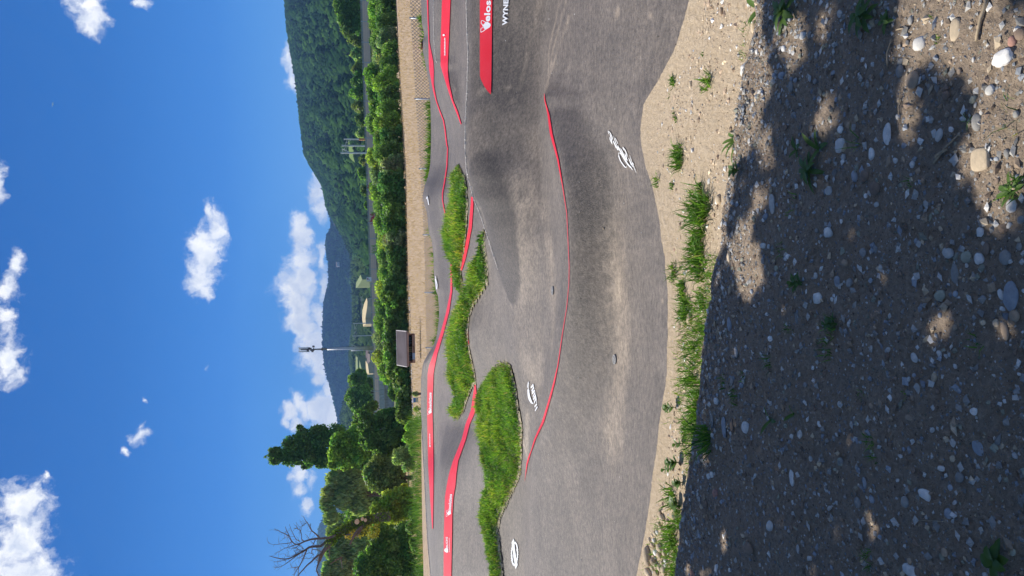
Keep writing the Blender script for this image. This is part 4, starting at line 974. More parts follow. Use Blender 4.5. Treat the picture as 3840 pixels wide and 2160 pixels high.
for (X, Y, rad, hgt, n, lab) in [
  (2527,306,.035,.07,60,'small grass tuft at the asphalt edge on the sandy verge at the right'),
  (2656,311,.05,.11,42,'spiky lone grass tuft in the middle of the sandy verge at the right'),
  (2509,363,.015,.03,10,'tiny seedling nearest the asphalt below the small tuft'),
  (2526,427,.02,.04,14,'tiny seedling, upper one of a pair on the sandy verge'),
  (2536,450,.02,.04,14,'tiny seedling, lower one of a pair on the sandy verge'),
  (2548,590,.085,.12,150,'bushy dense grass tuft standing alone halfway along the sandy verge'),
  (2472,683,.05,.08,70,'grass tuft hugging the asphalt edge right of the big clump'),
  (2522,696,.03,.05,26,'small low grass sprig right of the big clump'),
  (2624,712,.06,.07,26,'sparse leafy sprig near the lip right of the big clump'),
  (2632,790,.14,.17,330,'largest bushy grass clump on the verge near the centre right'),
  (2620,930,.10,.14,190,'second grass clump, left of the largest one'),
  (2626,1008,.10,.15,120,'loose grass clump with long blades left of the second one'),
  (2530,1027,.06,.09,90,'low grass clump touching the asphalt, centre'),
  (2562,1088,.06,.09,90,'grass clump beside the asphalt below the low one'),
  (2575,1160,.08,.12,130,'wide bladed grass clump above the pinkish boulder'),
  (2636,1130,.08,.09,70,'thin wispy grass at the lip in the centre'),
  (2628,1236,.08,.06,90,'yellow green low weed beside the pinkish boulder'),
  (2610,1330,.09,.14,60,'thin stalky grass below the pinkish boulder'),
  (2600,1420,.09,.16,90,'dark upright grass at the edge of the shade, centre left'),
  (2640,1500,.10,.16,200,'dense shaded grass clump with long arching blades'),
  (2640,1570,.11,.20,240,'biggest shaded grass clump, leaning over the verge'),
  (2655,1640,.07,.22,70,'grass clump with very long blades reaching over the asphalt'),
  (2620,1690,.06,.10,80,'low dark grass at the shade edge left of the long blades'),
  (2570,1600,.07,.08,70,'sunny low grass behind the shaded clump'),
  (2520,1870,.09,.12,90,'tall thin grass beside the round leaves'),
  (2548,1940,.08,.08,120,'low bright weeds filling the verge at the left'),
  (2526,2003,.10,.15,110,'long bladed grass arching over the cobbles'),
  (2535,2075,.07,.05,130,'bright low creeping weeds beside the cobbles'),
  (2524,2140,.06,.05,100,'low creeping weeds at the left frame edge'),
  (2475,2130,.03,.14,16,'few long curved blades growing between the cobbles'),
  (2967,770,.05,.05,16,'small dark weed right of the long pale rough stone'),
  (2936,935,.04,.04,16,'small shaded sprig beside the triangular sun fleck'),
  (2960,1238,.03,.04,14,'little green sprout in the middle of the bank'),
  (2882,1362,.04,.05,24,'small dark tuft below the lip, centre left'),
  (2757,1489,.05,.05,50,'shaded low tuft next to the white faceted stone'),
  (2790,1412,.03,.03,16,'tiny tuft right of the shaded low tuft'),
  (2715,1432,.04,.04,24,'tiny dark tuft at the foot of the dark upright grass'),
  (2634,200,.02,.03,9,'tiny sprig on the sandy verge at the far right'),
  (2790,200,.05,.05,18,'sparse thin grass at the lip, far right'),
  (2796,110,.05,.05,14,'very sparse blades at the lip, far right corner'),
  (3400,1473,.015,.03,7,'very small sprout with a red stem at the left of the shade'),
  (3256,1651,.03,.04,22,'small shaded weed, upper of two in a line at the left'),
  (3272,1710,.03,.04,20,'small shaded weed, lower of two in a line at the left'),
  (3228,1480,.02,.03,10,'pale green sprout in the left middle shade'),
  (3256,2105,.04,.05,26,'dark weed at the far left of the shade'),
  (3120,1228,.05,.05,44,'central shaded weed, upper half of a cluster'),
  (3100,1310,.04,.05,30,'central shaded weed, lower half of a cluster'),
  (3498,65,.02,.02,9,'yellowish seedling at the upper right of the foreground'),
  (3526,138,.02,.025,12,'bright small seedling in the sunny patch at the right'),
  (3800,700,.04,.06,34,'sunlit narrow leaved weed at the bottom right'),
  (3416,676,.025,.04,9,'dark sprout low in the shade beside the twig'),
  (3664,1276,.03,.06,8,'thin grass blades right under the round sun fleck'),
  (3628,448,.03,.05,6,'fine curved blade near the grey teardrop pebble'),
  (3790,440,.05,.08,8,'thin long blades crossing the shade edge at the bottom right'),
  (3222,553,.04,.09,6,'long curved blade beside the broad leafy weed'),
]:
    K += 1; far = X < 2700; n = int(n * (1.15 if far else 1.0)); hgt = hgt * (.8 if far else 1)
    grass_tuft(X, Y, rad, hgt, n, lab, 500 + K, wd=.0075 if far else .004, lean=.85 if hgt < .12 else .6)
# strip of low growth between the tufts
def lowstrip(Ya, Yb, n, seed, label, hgt=.05, off=(-.30, -.02)):
    r = np.random.default_rng(seed); Aa = at(2600, Ya, 4.2); Ab = at(2600, Yb, 4.2); a = r.uniform(*sorted((Aa[0] / Aa[1], Ab[0] / Ab[1])), n)
    y0 = np.interp(a, A_FINE, FY[0]); y1 = np.interp(a, A_FINE, FY[1]); f = r.beta(1.6, 2.2, n); y = y0 + (y1 - y0) * f; x = a * y
    k = fbm(x * 4, y * 4, 3, seed) > .46; x, y = x[k], y[k]; n = len(x)
    V, F4, F3, C = blades_mesh(np.c_[x, y, HV(x, y) - .004], hgt * r.uniform(.4, 1.3, n), .005 * r.uniform(.6, 1.3, n), gcols(n, r, (.25, .3, .2, .1, .1, .05)), r, .7)
    o = link('low_weeds', mesh_np('low_weeds', V, [F4, F3], m_grass, attrs={'tint': C})); tag(o, label, kind='stuff')
lowstrip(960, 2180, 6500, 9, 'low green weeds growing through the verge')
# broad leaved weeds
def leaf_mesh(mb, base, d, up, L, wd, bend=.4, nseg=5):
    d = np.asarray(d, float); d /= np.linalg.norm(d); side = np.cross(d, up); side /= np.linalg.norm(side) + 1e-9
    V = []; p = np.array(base, float)
    for i in range(nseg + 1):
        s = i / nseg; w_ = wd * math.sin(math.pi * min(1, s * .93 + .07)) ** .7 * (1 if s < 1 else 0)
        V += [p - side * w_ / 2 + np.cross(side, d) * w_ * .12, p, p + side * w_ / 2 + np.cross(side, d) * w_ * .12]
        d = d - np.array([0, 0, 1]) * bend / nseg; d /= np.linalg.norm(d); p = p + d * L / nseg
    F = []
    for i in range(nseg):
        for j in range(2): F.append([i * 3 + j, i * 3 + j + 1, i * 3 + j + 4, i * 3 + j + 3])
    mb.add(V, F)
m_weed, t, b = principled('weed_leaf', (.06, .13, .035), .5, .35)
tint = t.mix(t.noise(pos(t), 20, 3), (.075, .15, .03), (.14, .23, .05)); t.put(b.inputs['Base Color'], tint)
tr = t.new('ShaderNodeBsdfTranslucent'); t.put(tr.inputs[0], t.mix(1.0, tint, (1.3, 1.4, .5), 'MULTIPLY')); ms = t.new('ShaderNodeMixShader'); ms.inputs[0].default_value = .35
t.l.new(b.outputs[0], ms.inputs[1]); t.l.new(tr.outputs[0], ms.inputs[2]); t.l.new(ms.outputs[0], t.n['Material Output'].inputs[0])
def weed(X, Y, n, L, wd, label, seed, up=.6, bend=.9, stem=.0, dirs=None):
    r = np.random.default_rng(seed); P0 = root_at(X, Y); root = empty('leafy_weed', tuple(P0), label=label, cat='weed', group='broad leaved weeds')
    if stem:
        mb = MB(); mb.tube([(0, 0, -.01), (.004, 0, stem * .5), (0, .004, stem)], [.003, .0025, .0015], 5); mb.build('stem', m_weed, root)
    for i in range(n):
        a = i * 2.4 + r.uniform(-.3, .3) if dirs is None else dirs[i]
        z = stem * (.15 + .85 * i / n); mb = MB(); e = up * r.uniform(.6, 1.3)
        leaf_mesh(mb, (0, 0, z), (math.cos(a), math.sin(a), e), (0, 0, 1.), L * r.uniform(.7, 1.15) * (1 - .4 * (z / stem if stem else 0)), wd * r.uniform(.8, 1.2), bend)
        mb.build('leaf', m_weed, root, smooth=True)
    return root
weed(2776,517,6,.15,.018,'weed on the lip with long pointed leaves reaching over the sandy verge',1,1.3,1.2,dirs=[2.0,1.7,2.5,1.2,2.9,-1.2])
weed(2772,640,11,.055,.024,'compact dark leaved weed on the lip below the long leaved one',2,.8,.6,.04)
weed(2862,30,7,.13,.024,'weed with sunlit leaves at the lip, top right corner',3,1.1,1.0)
weed(2960,45,12,.13,.028,'large dark leafy weed in the shade at the top right',4,.5,.8,.05)
weed(3052,640,13,.12,.022,'spreading leafy weed in the shade right of centre',5,.45,.9,.04)
weed(3075,560,4,.10,.02,'broad leaf reaching into the faint sun fleck',6,.9,.8)
weed(2990,560,5,.06,.018,'small leafy weed above the spreading one',13,.6,.7)
weed(3262,60,16,.10,.022,'dense dark leafy weed at the upper right of the foreground',7,.5,.8,.06)
weed(3338,82,8,.06,.016,'smaller leafy weed beside the dense dark one',8,.6,.8,.03)
weed(3008,1060,12,.055,.018,'bushy leafy weed in the centre of the shaded bank',9,.7,.7,.05)
weed(3136,1215,12,.05,.016,'leafy weed at the top of the central cluster',10,.5,.7,.05)
weed(3752,2100,9,.08,.032,'yellow green broad leaved weed at the bottom left corner',11,.7,.8,.03)
weed(2535,1528,9,.06,.035,'bright broad leaved plant in the sun behind the shaded grass',12,.9,.6,.08)
weed(2548,1735,14,.06,.034,'leafy plant with many bright leaves on the sunny verge at the left',14,.9,.6,.09)
weed(2560,1810,12,.055,.03,'low bright leafy plant left of the tall leafy one',15,.8,.6,.06)
weed(2548,1888,8,.07,.05,'plant with rounded leaves beside the thin tall grass',16,.9,.6,.05)
weed(2560,1665,8,.05,.026,'small leafy plant at the shade boundary',17,.9,.6,.06)
weed(2893,1575,3,.09,.02,'single bright leaf pair in the left shade',18,1.0,.7)
weed(2980,1552,3,.06,.016,'small single leaf pair left of the bright one',19,1.0,.7)
weed(2520,1760,8,.045,.026,'leafy sprig leaning towards the asphalt',20,1.1,.6,.07)
weed(3800,720,7,.06,.014,'pale leafy weed in the bottom right sun patch',21,.6,.8)

# ------------------------------------------------------------------ drain grates
m_iron = simple('cast_iron', (.34, .33, .31), .6, .4, .2, var=.25, scale=60)
m_hole = simple('drain_shade_disc', (.06, .055, .05), .9, .1)
def drain(X, Y, R, label, ang):
    P = hit(X, Y, 4.5); e = .15
    nx = (float(H(P[0] + e, P[1])) - float(H(P[0] - e, P[1]))) / (2 * e); ny = (float(H(P[0], P[1] + e)) - float(H(P[0], P[1] - e))) / (2 * e)
    root = empty('drain_grate', (P[0], P[1], P[2] + .004), label=label, cat='drain', group='round drain grates in the track')
    n = Vector((-nx, -ny, 1)).normalized(); root.rotation_mode = 'QUATERNION'; root.rotation_quaternion = n.to_track_quat('Z', 'Y')
    th = np.linspace(0, 2 * np.pi, 33)[:-1]; mb = MB(); V = []
    for rr, z in ((R, 0), (R, .010), (R * .86, .010), (R * .86, -.01)): V += [(rr * math.cos(q), rr * math.sin(q), z) for q in th]
    F = [[k * 32 + i, k * 32 + (i + 1) % 32, (k + 1) * 32 + (i + 1) % 32, (k + 1) * 32 + i] for k in range(3) for i in range(32)]
    mb.add(V, F); mb.build('rim', m_iron, root)
    mb = MB(); V = [(R * .9 * math.cos(q), R * .9 * math.sin(q), .0015) for q in th] + [(0, 0, .0015)]; mb.add(V, F3=[[i, (i + 1) % 32, 32] for i in range(32)]); mb.build('shaft', m_hole, root)  # flat dark disc painted for the shade of the opening below the bars
    for i in range(-3, 4):
        x = i * R * .24; L = math.sqrt(max(0, (R * .88) ** 2 - x * x)); mb = MB(); c_, s_ = math.cos(ang), math.sin(ang)
        mb.box((x * c_, x * s_, .006), (R * .075 * c_, R * .075 * s_, 0), (-s_ * L, c_ * L, 0), (0, 0, .0035)); mb.build('bar', m_iron, root)
    mb = MB(); mb.box((0, 0, .0065), (math.cos(ang) * R * .86, math.sin(ang) * R * .86, 0), (-math.sin(ang) * R * .12, math.cos(ang) * R * .12, 0), (0, 0, .0038)); mb.build('cross_bar', m_iron, root)
drain(2308, 1348, .042, 'round iron drain grate in the sandy dip of the near lane', .9)
drain(2075, 1090, .046, 'round iron drain grate in the dip behind the first ridge', 1.1)

# ------------------------------------------------------------------ foliage
def foliage_mat(name, base, tr=.3, spec=.35, rough=.5):
    m, t, b = principled(name, base, rough, spec)
    tint = attr(t, 'tint', 'Color'); t.put(b.inputs['Base Color'], tint)
    q = t.new('ShaderNodeBsdfTranslucent'); t.put(q.inputs[0], t.mix(1.0, tint, (1.15, 1.25, .55), 'MULTIPLY')); ms = t.new('ShaderNodeMixShader'); ms.inputs[0].default_value = tr
    t.l.new(b.outputs[0], ms.inputs[1]); t.l.new(q.outputs[0], ms.inputs[2]); t.l.new(ms.outputs[0], t.n['Material Output'].inputs[0]); return m
m_fol = foliage_mat('foliage', (.06, .1, .03), .55)
m_bark = simple('bark', (.13, .105, .08), .9, .15, var=.4, scale=8)
FOL = {'dark': (.115, .20, .06), 'mid': (.14, .245, .06), 'bright': (.18, .295, .06), 'yellow': (.27, .34, .06), 'olive': (.17, .225, .08), 'willow': (.22, .30, .13), 'grey': (.22, .28, .15), 'poplar': (.10, .185, .05)}
def crown_mesh(name, lumps, n, leaf, col, r, colvar=.35, flatten=1.0, droop=0.0, inner=.18, parent=None, loc=None, label=None):
    """leaf-sized faces spread over a set of lumps (centre, radii)"""
    L = np.array([l[0] for l in lumps]); R = np.array([l[1] for l in lumps], float)
    if R.ndim == 1: R = np.c_[R, R, R]
    wts = (R[:, 0] * R[:, 2]); k = r.choice(len(L), n, p=wts / wts.sum())
    d = r.normal(size=(n, 3)); d /= np.linalg.norm(d, axis=1)[:, None]
    q = np.where(r.random(n) < inner, r.uniform(.45, .85, n), r.normal(.93, .09, n))
    # break the shell up with clusters and gaps
    nn = .7 * np.sin(d[:, 0] * 7 + L[k, 0] * 3) * np.sin(d[:, 2] * 6 + L[k, 2] * 2 + d[:, 1] * 5)
    q = q * (1 + .13 * nn)
    P = L[k] + d * R[k] * q[:, None]
    nrm = d * .5 + r.normal(size=(n, 3)) * .75 + np.array([0, 0, .45]); nrm /= np.linalg.norm(nrm, axis=1)[:, None]
    a = np.cross(nrm, r.normal(size=(n, 3))); a /= np.linalg.norm(a, axis=1)[:, None]; b_ = np.cross(nrm, a)
    s = leaf * r.uniform(.5, 1.25, n)[:, None]
    if droop: a = a * .6 + np.array([0, 0, -droop]); a /= np.linalg.norm(a, axis=1)[:, None]; b_ = np.cross(nrm, a); b_ /= np.linalg.norm(b_, axis=1)[:, None]
    e = 1.5 if droop else 1.0
    V = np.stack([P - a * s * e, P - b_ * s * .55 + nrm * s * .1, P + a * s * e, P + b_ * s * .55 - nrm * s * .1], 1).reshape(-1, 3)
    F = np.arange(4 * n).reshape(n, 4)
    lc = r.uniform(1 - colvar, 1 + colvar, len(L)); base = np.array(FOL[col]) if isinstance(col, str) else np.array(col)
    hue = r.normal(0, .12, len(L))
    C = base * (1.5 * lc[k] * r.uniform(.6, 1.4, n))[:, None]; C[:, 0] *= (1 + hue[k]); C = np.clip(C, .005, 1)
    me = mesh_np(name, V, F, m_fol, attrs={'tint': np.repeat(C, 4, 0)}); o = link(name, me, parent, loc)
    if label: o['label'] = label
    return o
def lumps_ellipsoid(c, R, n, r, rs=(.28, .5)):
    out = []
    for i in range(n):
        d = r.normal(size=3); d /= np.linalg.norm(d); q = r.uniform(.35, .75)
        s = r.uniform(*rs); out.append((np.array(c) + d * np.array(R) * q, np.array([s, s, s * .9]) * min(R[0], R[2]) if False else np.array([R[0] * s, R[1] * s, R[2] * s])))
    return out
def core(lumps, k=.72):
    pass
def trunk(parent, h, rad, r, lean=(0, 0), n=6, name='trunk', top=.35):
    mb = MB(); s = np.linspace(0, 1, 6); pts = np.c_[lean[0] * s ** 1.5, lean[1] * s ** 1.5, h * s]; mb.tube(pts, rad * (1 - s * (1 - top)), 8)
    for i in range(n):
        f = r.uniform(.3, .95); p = np.array([lean[0] * f ** 1.5, lean[1] * f ** 1.5, h * f]); a = r.uniform(0, 6.28); L = h * r.uniform(.2, .4)
        q = p + np.array([math.cos(a) * .6, math.sin(a) * .6, .8]) * L; mb.tube([p, (p + q) / 2 + np.array([0, 0, -.05 * L]), q], [rad * .4, rad * .28, rad * .1], 5)
    return mb.build(name, m_bark, parent, smooth=True)
def ground_z(y): return -1.2

# ---- embankment of the railway
WA, WB = at(1350, 0, 165), at(1404, 1557, 222)
wd_ = (WB - WA); wlen = np.linalg.norm(wd_[:2]); wu = wd_ / wlen; wn = np.array([wu[1], -wu[0], 0.0]); wn /= np.linalg.norm(wn)
if wn[1] > 0: wn = -wn                        # towards the viewer
def wall_pt(s): return WA + wu * s
m_bank = soilmat('embankment_soil', (.05, .07, .025), (.12, .14, .05), (.08, .09, .04), 1.0, .1, .2, .5)
V = []; S_ = np.linspace(-60, min(np.linspace(-20, wlen, 800), key=lambda s: abs(project(wall_pt(s))[1][0] - 1405)), 30)
for s in S_:
    for off in (46, 34, 14, 2, -6, -30):
        p = wall_pt(-60 + (s + 60) * (1 - max(0, off) * .85 / (S_[-1] + 60))); zt = p[2] - 2.0; z = {46: -1.25, 34: -1.0, 14: zt - .8, 2: zt - .1, -6: zt, -30: zt}[off]; V.append((p[0] + wn[0] * off, p[1] + wn[1] * off, z))
V = np.array(V); idx = np.arange(len(V)).reshape(len(S_), 6); F = np.stack([idx[:-1, :-1], idx[1:, :-1], idx[1:, 1:], idx[:-1, 1:]], -1).reshape(-1, 4)
o = link('embankment', mesh_np('embankment', V, F, m_bank, smooth=True)); tag(o, 'overgrown railway embankment behind the bushes', kind='structure')

# far ground sheet to the horizon
mb = MB(); Rr = 7000
mb.add([(-Rr, 134, -1.25), (Rr, 134, -1.25), (Rr, Rr, -1.25), (-Rr, Rr, -1.25), (-Rr, -200, -1.27), (Rr, -200, -1.27), (Rr, 20, -1.27), (-Rr, 20, -1.27), (-Rr, 134, -1.27), (Rr, 134, -1.27)], [[0, 1, 2, 3], [4, 5, 6, 7], [7, 6, 9, 8]])
m_far = soilmat('far_meadow', (.09, .13, .04), (.16, .19, .07), (.20, .19, .10), .02, .004, .1, .2)
o = mb.build('terrain', m_far); tag(o, 'flat meadow land reaching to the hills', kind='structure')

# ---- noise barrier on the railway
m_panel, t, b = principled('barrier_panel', rough=.85, spec=.2)
P = pos(t); sx = t.new('ShaderNodeSeparateXYZ'); t.put(sx.inputs[0], P); n = t.noise(P, .8, 5, .6); nf = t.noise(P, 6, 3, .6)
t.put(b.inputs['Base Color'], t.mix(t.m('ADD', t.m('MULTIPLY', n, .6), t.m('MULTIPLY', nf, .4)), (.62, .45, .33), (.86, .66, .50)))
m_galv = simple('galvanised_steel', (.50, .52, .52), .45, .5, .3, var=.15, scale=3)
m_rail = simple('barrier_cap', (.42, .40, .36), .7, .3, var=.2, scale=2)
m_graf_red = simple('red_spray', (.55, .06, .07), .8, .2, var=.4, scale=2); m_graf_w = simple('white_spray', (.75, .72, .75), .8, .2, var=.1); m_graf_b = simple('blue_spray', (.33, .45, .55), .8, .2, var=.2); m_graf_g = simple('green_spray', (.25, .42, .08), .8, .2, var=.4, scale=2)
root = empty('noise_barrier', tuple(WA), label='long grey brown noise barrier with pale posts on the railway embankment', cat='barrier')
def wl(s, off, z): # local point: along, towards viewer, below the top
    p = wall_pt(s); return np.array([p[0] + wn[0] * off, p[1] + wn[1] * off, p[2] + z]) - WA
wdir = wu; W3 = np.array([0, 0, 1.])
step = wlen / 26.0
for i in range(-3, 26):
    s0, s1 = i * step, (i + 1) * step; mb = MB(); c = (wl(s0, 0, -1.08) + wl(s1, 0, -1.08)) / 2
    hl = (wl(s1, 0, 0) - wl(s0, 0, 0)) / 2 * .985
    for kk, zz_c in enumerate((-.62, -1.08, -1.54)): mb.box(c + W3 * (zz_c + 1.08), hl, wn * (.05 + .012 * (kk % 2)), W3 * .222)
    mb.build('panel', m_panel, root)
    mb = MB(); mb.box((wl(s0, 0, -.28) + wl(s1, 0, -.28)) / 2, (wl(s1, 0, 0) - wl(s0, 0, 0)) / 2 * .985, wn * .07, W3 * .1); mb.box((wl(s0, .02, -.05) + wl(s1, .02, -.05)) / 2, (wl(s1, 0, 0) - wl(s0, 0, 0)) / 2, wn * .09, W3 * .05); mb.build('cap_rail', m_rail, root)
    mb = MB(); mb.box(wl(s0, .11, -1.0), wdir * .07, wn * .05, W3 * .98); mb.build('post', m_galv, root)
def sY(Y):
    """distance along the barrier seen at picture height Y"""
    best = min(np.linspace(-20, wlen, 800), key=lambda s: abs(project(wall_pt(s))[1][0] - Y)); return best
def spray(Y0, Y1, zt, zb, mat, name, blobs, seed):
    r = np.random.default_rng(seed); s0, s1 = sY(Y0), sY(Y1); mb = MB()
    for i in range(blobs):
        s = r.uniform(s0, s1); z = -r.uniform(zt, zb); a = r.uniform(.12, .34); th = r.uniform(0, 3.1)
        mb.box(wl(s, .072 + .002 * (i % 9) / 9, z), (wdir * math.cos(th) + W3 * math.sin(th)) * a, (-wdir * math.sin(th) + W3 * math.cos(th)) * a * .35, wn * .002)
    mb.build(name, mat, root)
spray(690, 715, .5, 1.6, m_graf_red, 'graffiti', 26, 1); spray(720, 730, .6, 1.5, m_graf_red, 'graffiti', 10, 2); spray(800, 840, .6, 1.7, m_graf_red, 'graffiti', 30, 3); spray(790, 805, .8, 1.5, m_graf_g, 'graffiti', 10, 4)
spray(920, 950, .7, 1.7, m_graf_g, 'graffiti', 26, 6)
def letter_bars(Yc, w_, h_, bars, mat, zc):
    s = sY(Yc); mb = MB()
    for (x0, z0, x1, z1) in bars:
        a = wl(s - x0 * w_, .075, zc + z0 * h_); c = wl(s - x1 * w_, .075, zc + z1 * h_); d = (c - a) / 2; Ld = np.linalg.norm(d); u_ = d / Ld; v_ = np.cross(u_, wn)
        mb.box((a + c) / 2, d, v_ * .05, wn * .003)
    mb.build('lettering', mat, root)
# (letters read towards the right of the upright picture, which is the direction of falling s)
letter_bars(368, .5, .7, [(-.5, .5, .5, .5), (-.5, .5, -.5, 0), (-.5, 0, .5, 0), (.5, 0, .5, -.5), (.5, -.5, -.5, -.5)], m_graf_w, -1.15)
letter_bars(359, .5, .7, [(-.5, .5, .5, .5), (0, .5, 0, -.5)], m_graf_w, -1.15)
letter_bars(350, .5, .7, [(-.4, .5, -.4, -.5), (-.4, .5, .4, .5), (.4, .5, .4, 0), (.4, 0, -.4, 0)], m_graf_w, -1.15)
letter_bars(390, .7, .6, [(-.4, .5, -.4, -.5), (-.4, .5, .4, .3), (.4, .3, .2, -.5), (.2, -.5, -.4, -.5)], m_graf_b, -1.5)
letter_bars(380, .7, .6, [(-.4, .5, -.4, -.5), (-.4, .5, .4, .5), (.4, .5, .4, -.5), (.4, -.5, -.4, -.5)], m_graf_b, -1.5)

# ---- railway bridge at the left end
m_conc = simple('concrete', (.58, .55, .50), .85, .2, var=.2, scale=1.2); m_concd = simple('weathered_concrete', (.36, .34, .31), .9, .2, var=.35, scale=.9); m_steelg = simple('girder_paint', (.42, .43, .39), .6, .4, var=.2, scale=1.0)
root = empty('railway_bridge', tuple(wall_pt(sY(1500))), label='grey railway bridge with girder and concrete abutment above the track', cat='bridge'); O = np.array(root.location)
def wb(s, off, z): p = wall_pt(s); return np.array([p[0] + wn[0] * off, p[1] + wn[1] * off, p[2] + z]) - O
sa, sb = sY(1402), sY(1640) if False else wlen + 10
def bbox(name, s0, s1, o0, o1, z0, z1, mat):
    mb = MB(); c = (wb(s0, (o0 + o1) / 2, (z0 + z1) / 2) + wb(s1, (o0 + o1) / 2, (z0 + z1) / 2)) / 2; mb.box(c, (wb(s1, 0, 0) - wb(s0, 0, 0)) / 2, wn * abs(o1 - o0) / 2, W3 * (z1 - z0) / 2); return mb.build(name, mat, root)
px = 222 / FOC
bbox('girder', sa, sb, -.2, .35, -2.75, -1.55, m_steelg); bbox('girder_flange', sa, sb, -.3, .55, -2.83, -2.752, m_conc); bbox('girder_flange', sa, sb, -.3, .5, -1.548, -1.44, m_conc)
for i in range(14): bbox('stiffener', sa + i * (sb - sa) / 14, sa + i * (sb - sa) / 14 + .08, .352, .48, -2.74, -1.56, m_steelg)
bbox('abutment', sa - 2, sY(1545), -3, .1, -5.7, -2.84, m_concd)
# dark blocks in the abutment face
for i in range(5):
    for j in range(2):
        s0 = sY(1425) + i * 1.75; bbox('stone_block', s0, s0 + 1.7, .102, .14 + .02 * ((i + j) % 2), -4.6 + j * .95, -3.7 + j * .95, m_concd)
bbox('underpass_slab', sY(1500), sY(1522), .2, 2.2, -6.3, -5.7, m_conc)

# ---- catenary poles and radio mast
def pole(X0, X1, Y, y, wdt, name, label, cat, arms=(), mat=m_galv, extra=None, group=None, Ytop=None):
    top = at(X0, Y if Ytop is None else Ytop, y); base = at(X1, Y, y); base = np.array([top[0], top[1], base[2]])
    wdt = wdt * .68; root = empty(name, tuple(base), label=label, cat=cat, group=group); h = top[2] - base[2]
    mb = MB(); mb.box((0, 0, h / 2), (wdt / 2, 0, 0), (0, wdt / 2, 0), (0, 0, h / 2)); mb.build('shaft', mat, root)
    mb = MB(); mb.box((0, 0, h + .05), (wdt * .6, 0, 0), (0, wdt * .6, 0), (0, 0, .05)); mb.build('cap', mat, root)
    for (z0, dx0, z1, dx1, th) in arms:
        mb = MB(); a = np.array([dx0, 0, z0 * h]); c = np.array([dx1, -.3, z1 * h]); mb.tube([a, (a + c) / 2, c], th, 6); mb.build('bracket_arm', mat, root)
    return root, h
m_grn = simple('pole_paint', (.56, .60, .55), .55, .4, var=.12, scale=.6); m_or = simple('orange_band', (.60, .30, .12), .7, .3)
ga = 'railway poles behind the noise barrier'
rt, h = pole(1291, 1372, 521.5, 185, .42, 'railway_pole', 'rightmost railway pole with an orange lower band', 'pole', [(.88, 0, .90, -.9, .06), (.9, -.9, .62, 0, .05)], m_grn, group=ga)
mb = MB(); mb.box((0, 0, h * .17), (.24, 0, 0), (0, .24, 0), (0, 0, h * .15)); mb.build('orange_band', m_or, rt)
pole(1283, 1370, 546, 182, .45, 'railway_pole', 'middle one of three railway poles, plain grey green', 'pole', [(.83, 0, .90, -.8, .07), (.80, 0, .84, -1.3, .06), (.86, -.2, .82, .9, .06)], m_grn, group=ga)
pole(1279, 1374, 573, 178, .5, 'railway_pole', 'tallest left one of three railway poles with a pale angled bracket', 'pole', [(.92, 0, .95, .85, .09), (.94, .85, .66, .1, .1)], m_grn, group=ga)
pole(1325, 1395, 1213, 225, .36, 'railway_pole', 'slim railway pole with a short arm, right of the mast', 'pole', [(.96, 0, .93, -1.6, .07), (.93, -1.6, .82, -1.5, .06), (.78, 0, .93, -1.6, .05)], m_galv, group=ga)
pole(1322, 1398, 1260, 215, .34, 'railway_pole', 'thin railway pole with crossed arms next to the mast', 'pole', [(.94, -.9, .85, 1.0, .07), (.90, -1.0, .82, 0, .06), (.76, .9, .84, 0, .05), (.9, .9, .8, 1.4, .05)], m_galv, group=ga)
# mast
top = at(1119, 1312, 175); base = at(1400, 1303, 175); rt = empty('radio_mast', (top[0], top[1], base[2]), label='tall pale tubular radio mast with white panel antennas on top', cat='mast'); h = top[2] - base[2]
mb = MB(); mb.tube([(0, 0, 0), (0, 0, h * .3), (0, 0, h * .62)], [.36, .31, .24], 14); mb.build('lower_tube', m_galv, rt, smooth=True)
mb = MB(); mb.tube([(0, 0, h * .62), (0, 0, h * .76), (0, 0, h * .84)], [.22, .17, .13], 12); mb.build('upper_tube', simple('mast_grey', (.30, .28, .28), .6, .4), rt, smooth=True)
m_dk = simple('mast_bracket', (.13, .12, .13), .6, .4); m_ant = simple('antenna_white', (.80, .82, .84), .5, .4, var=.05)
for z in (.68, .79, .83): mb = MB(); mb.tube([(0, 0, h * z), (0, 0, h * z + .2)], .32, 12); mb.build('flange', m_dk, rt)
for k, (dx, dy) in enumerate([(-.36, -.1), (.36, -.1), (.0, .38), (.08, -.36)]):
    mb = MB(); c = np.array([dx, dy, h * .925]); mb.box(c, (.16 if k < 3 else .1, 0, 0), (0, .09, 0), (0, 0, h * (.072 if k < 3 else .04))); mb.build('panel_antenna', m_ant if k < 3 else m_dk, rt)
    mb = MB(); mb.tube([(0, 0, h * .90), (dx, dy, h * .90)], .05, 5); mb.tube([(0, 0, h * .87), (dx * .8, dy, h * .885)], .09, 5); mb.build('antenna_bracket', m_dk, rt)
for (dx, z) in ((.62, .80), (-.35, .815), (.25, .86), (-.2, .875), (.2, .84)): mb = MB(); mb.box((dx, -.1, h * z), (.2, 0, 0), (0, .2, 0), (0, 0, .22)); mb.build('radio_unit', m_dk, rt)
mb = MB(); mb.tube([(0, 0, h * .28), (.9, 0, h * .29), ], .07, 6); mb.tube([(.8, 0, h * .29), (.1, 0, h * .20)], .1, 6); mb.build('bracket_arm', m_galv, rt)
mb = MB(); mb.tube([(-.45, -.2, 0), (-.45, -.2, h * .30)], .1, 8); mb.build('cable_duct', m_galv, rt, smooth=True)
mb = MB(); mb.tube([(.42, 0, .5), (.37, 0, h * .6)], .035, 5); mb.build('climbing_rail', m_dk, rt)
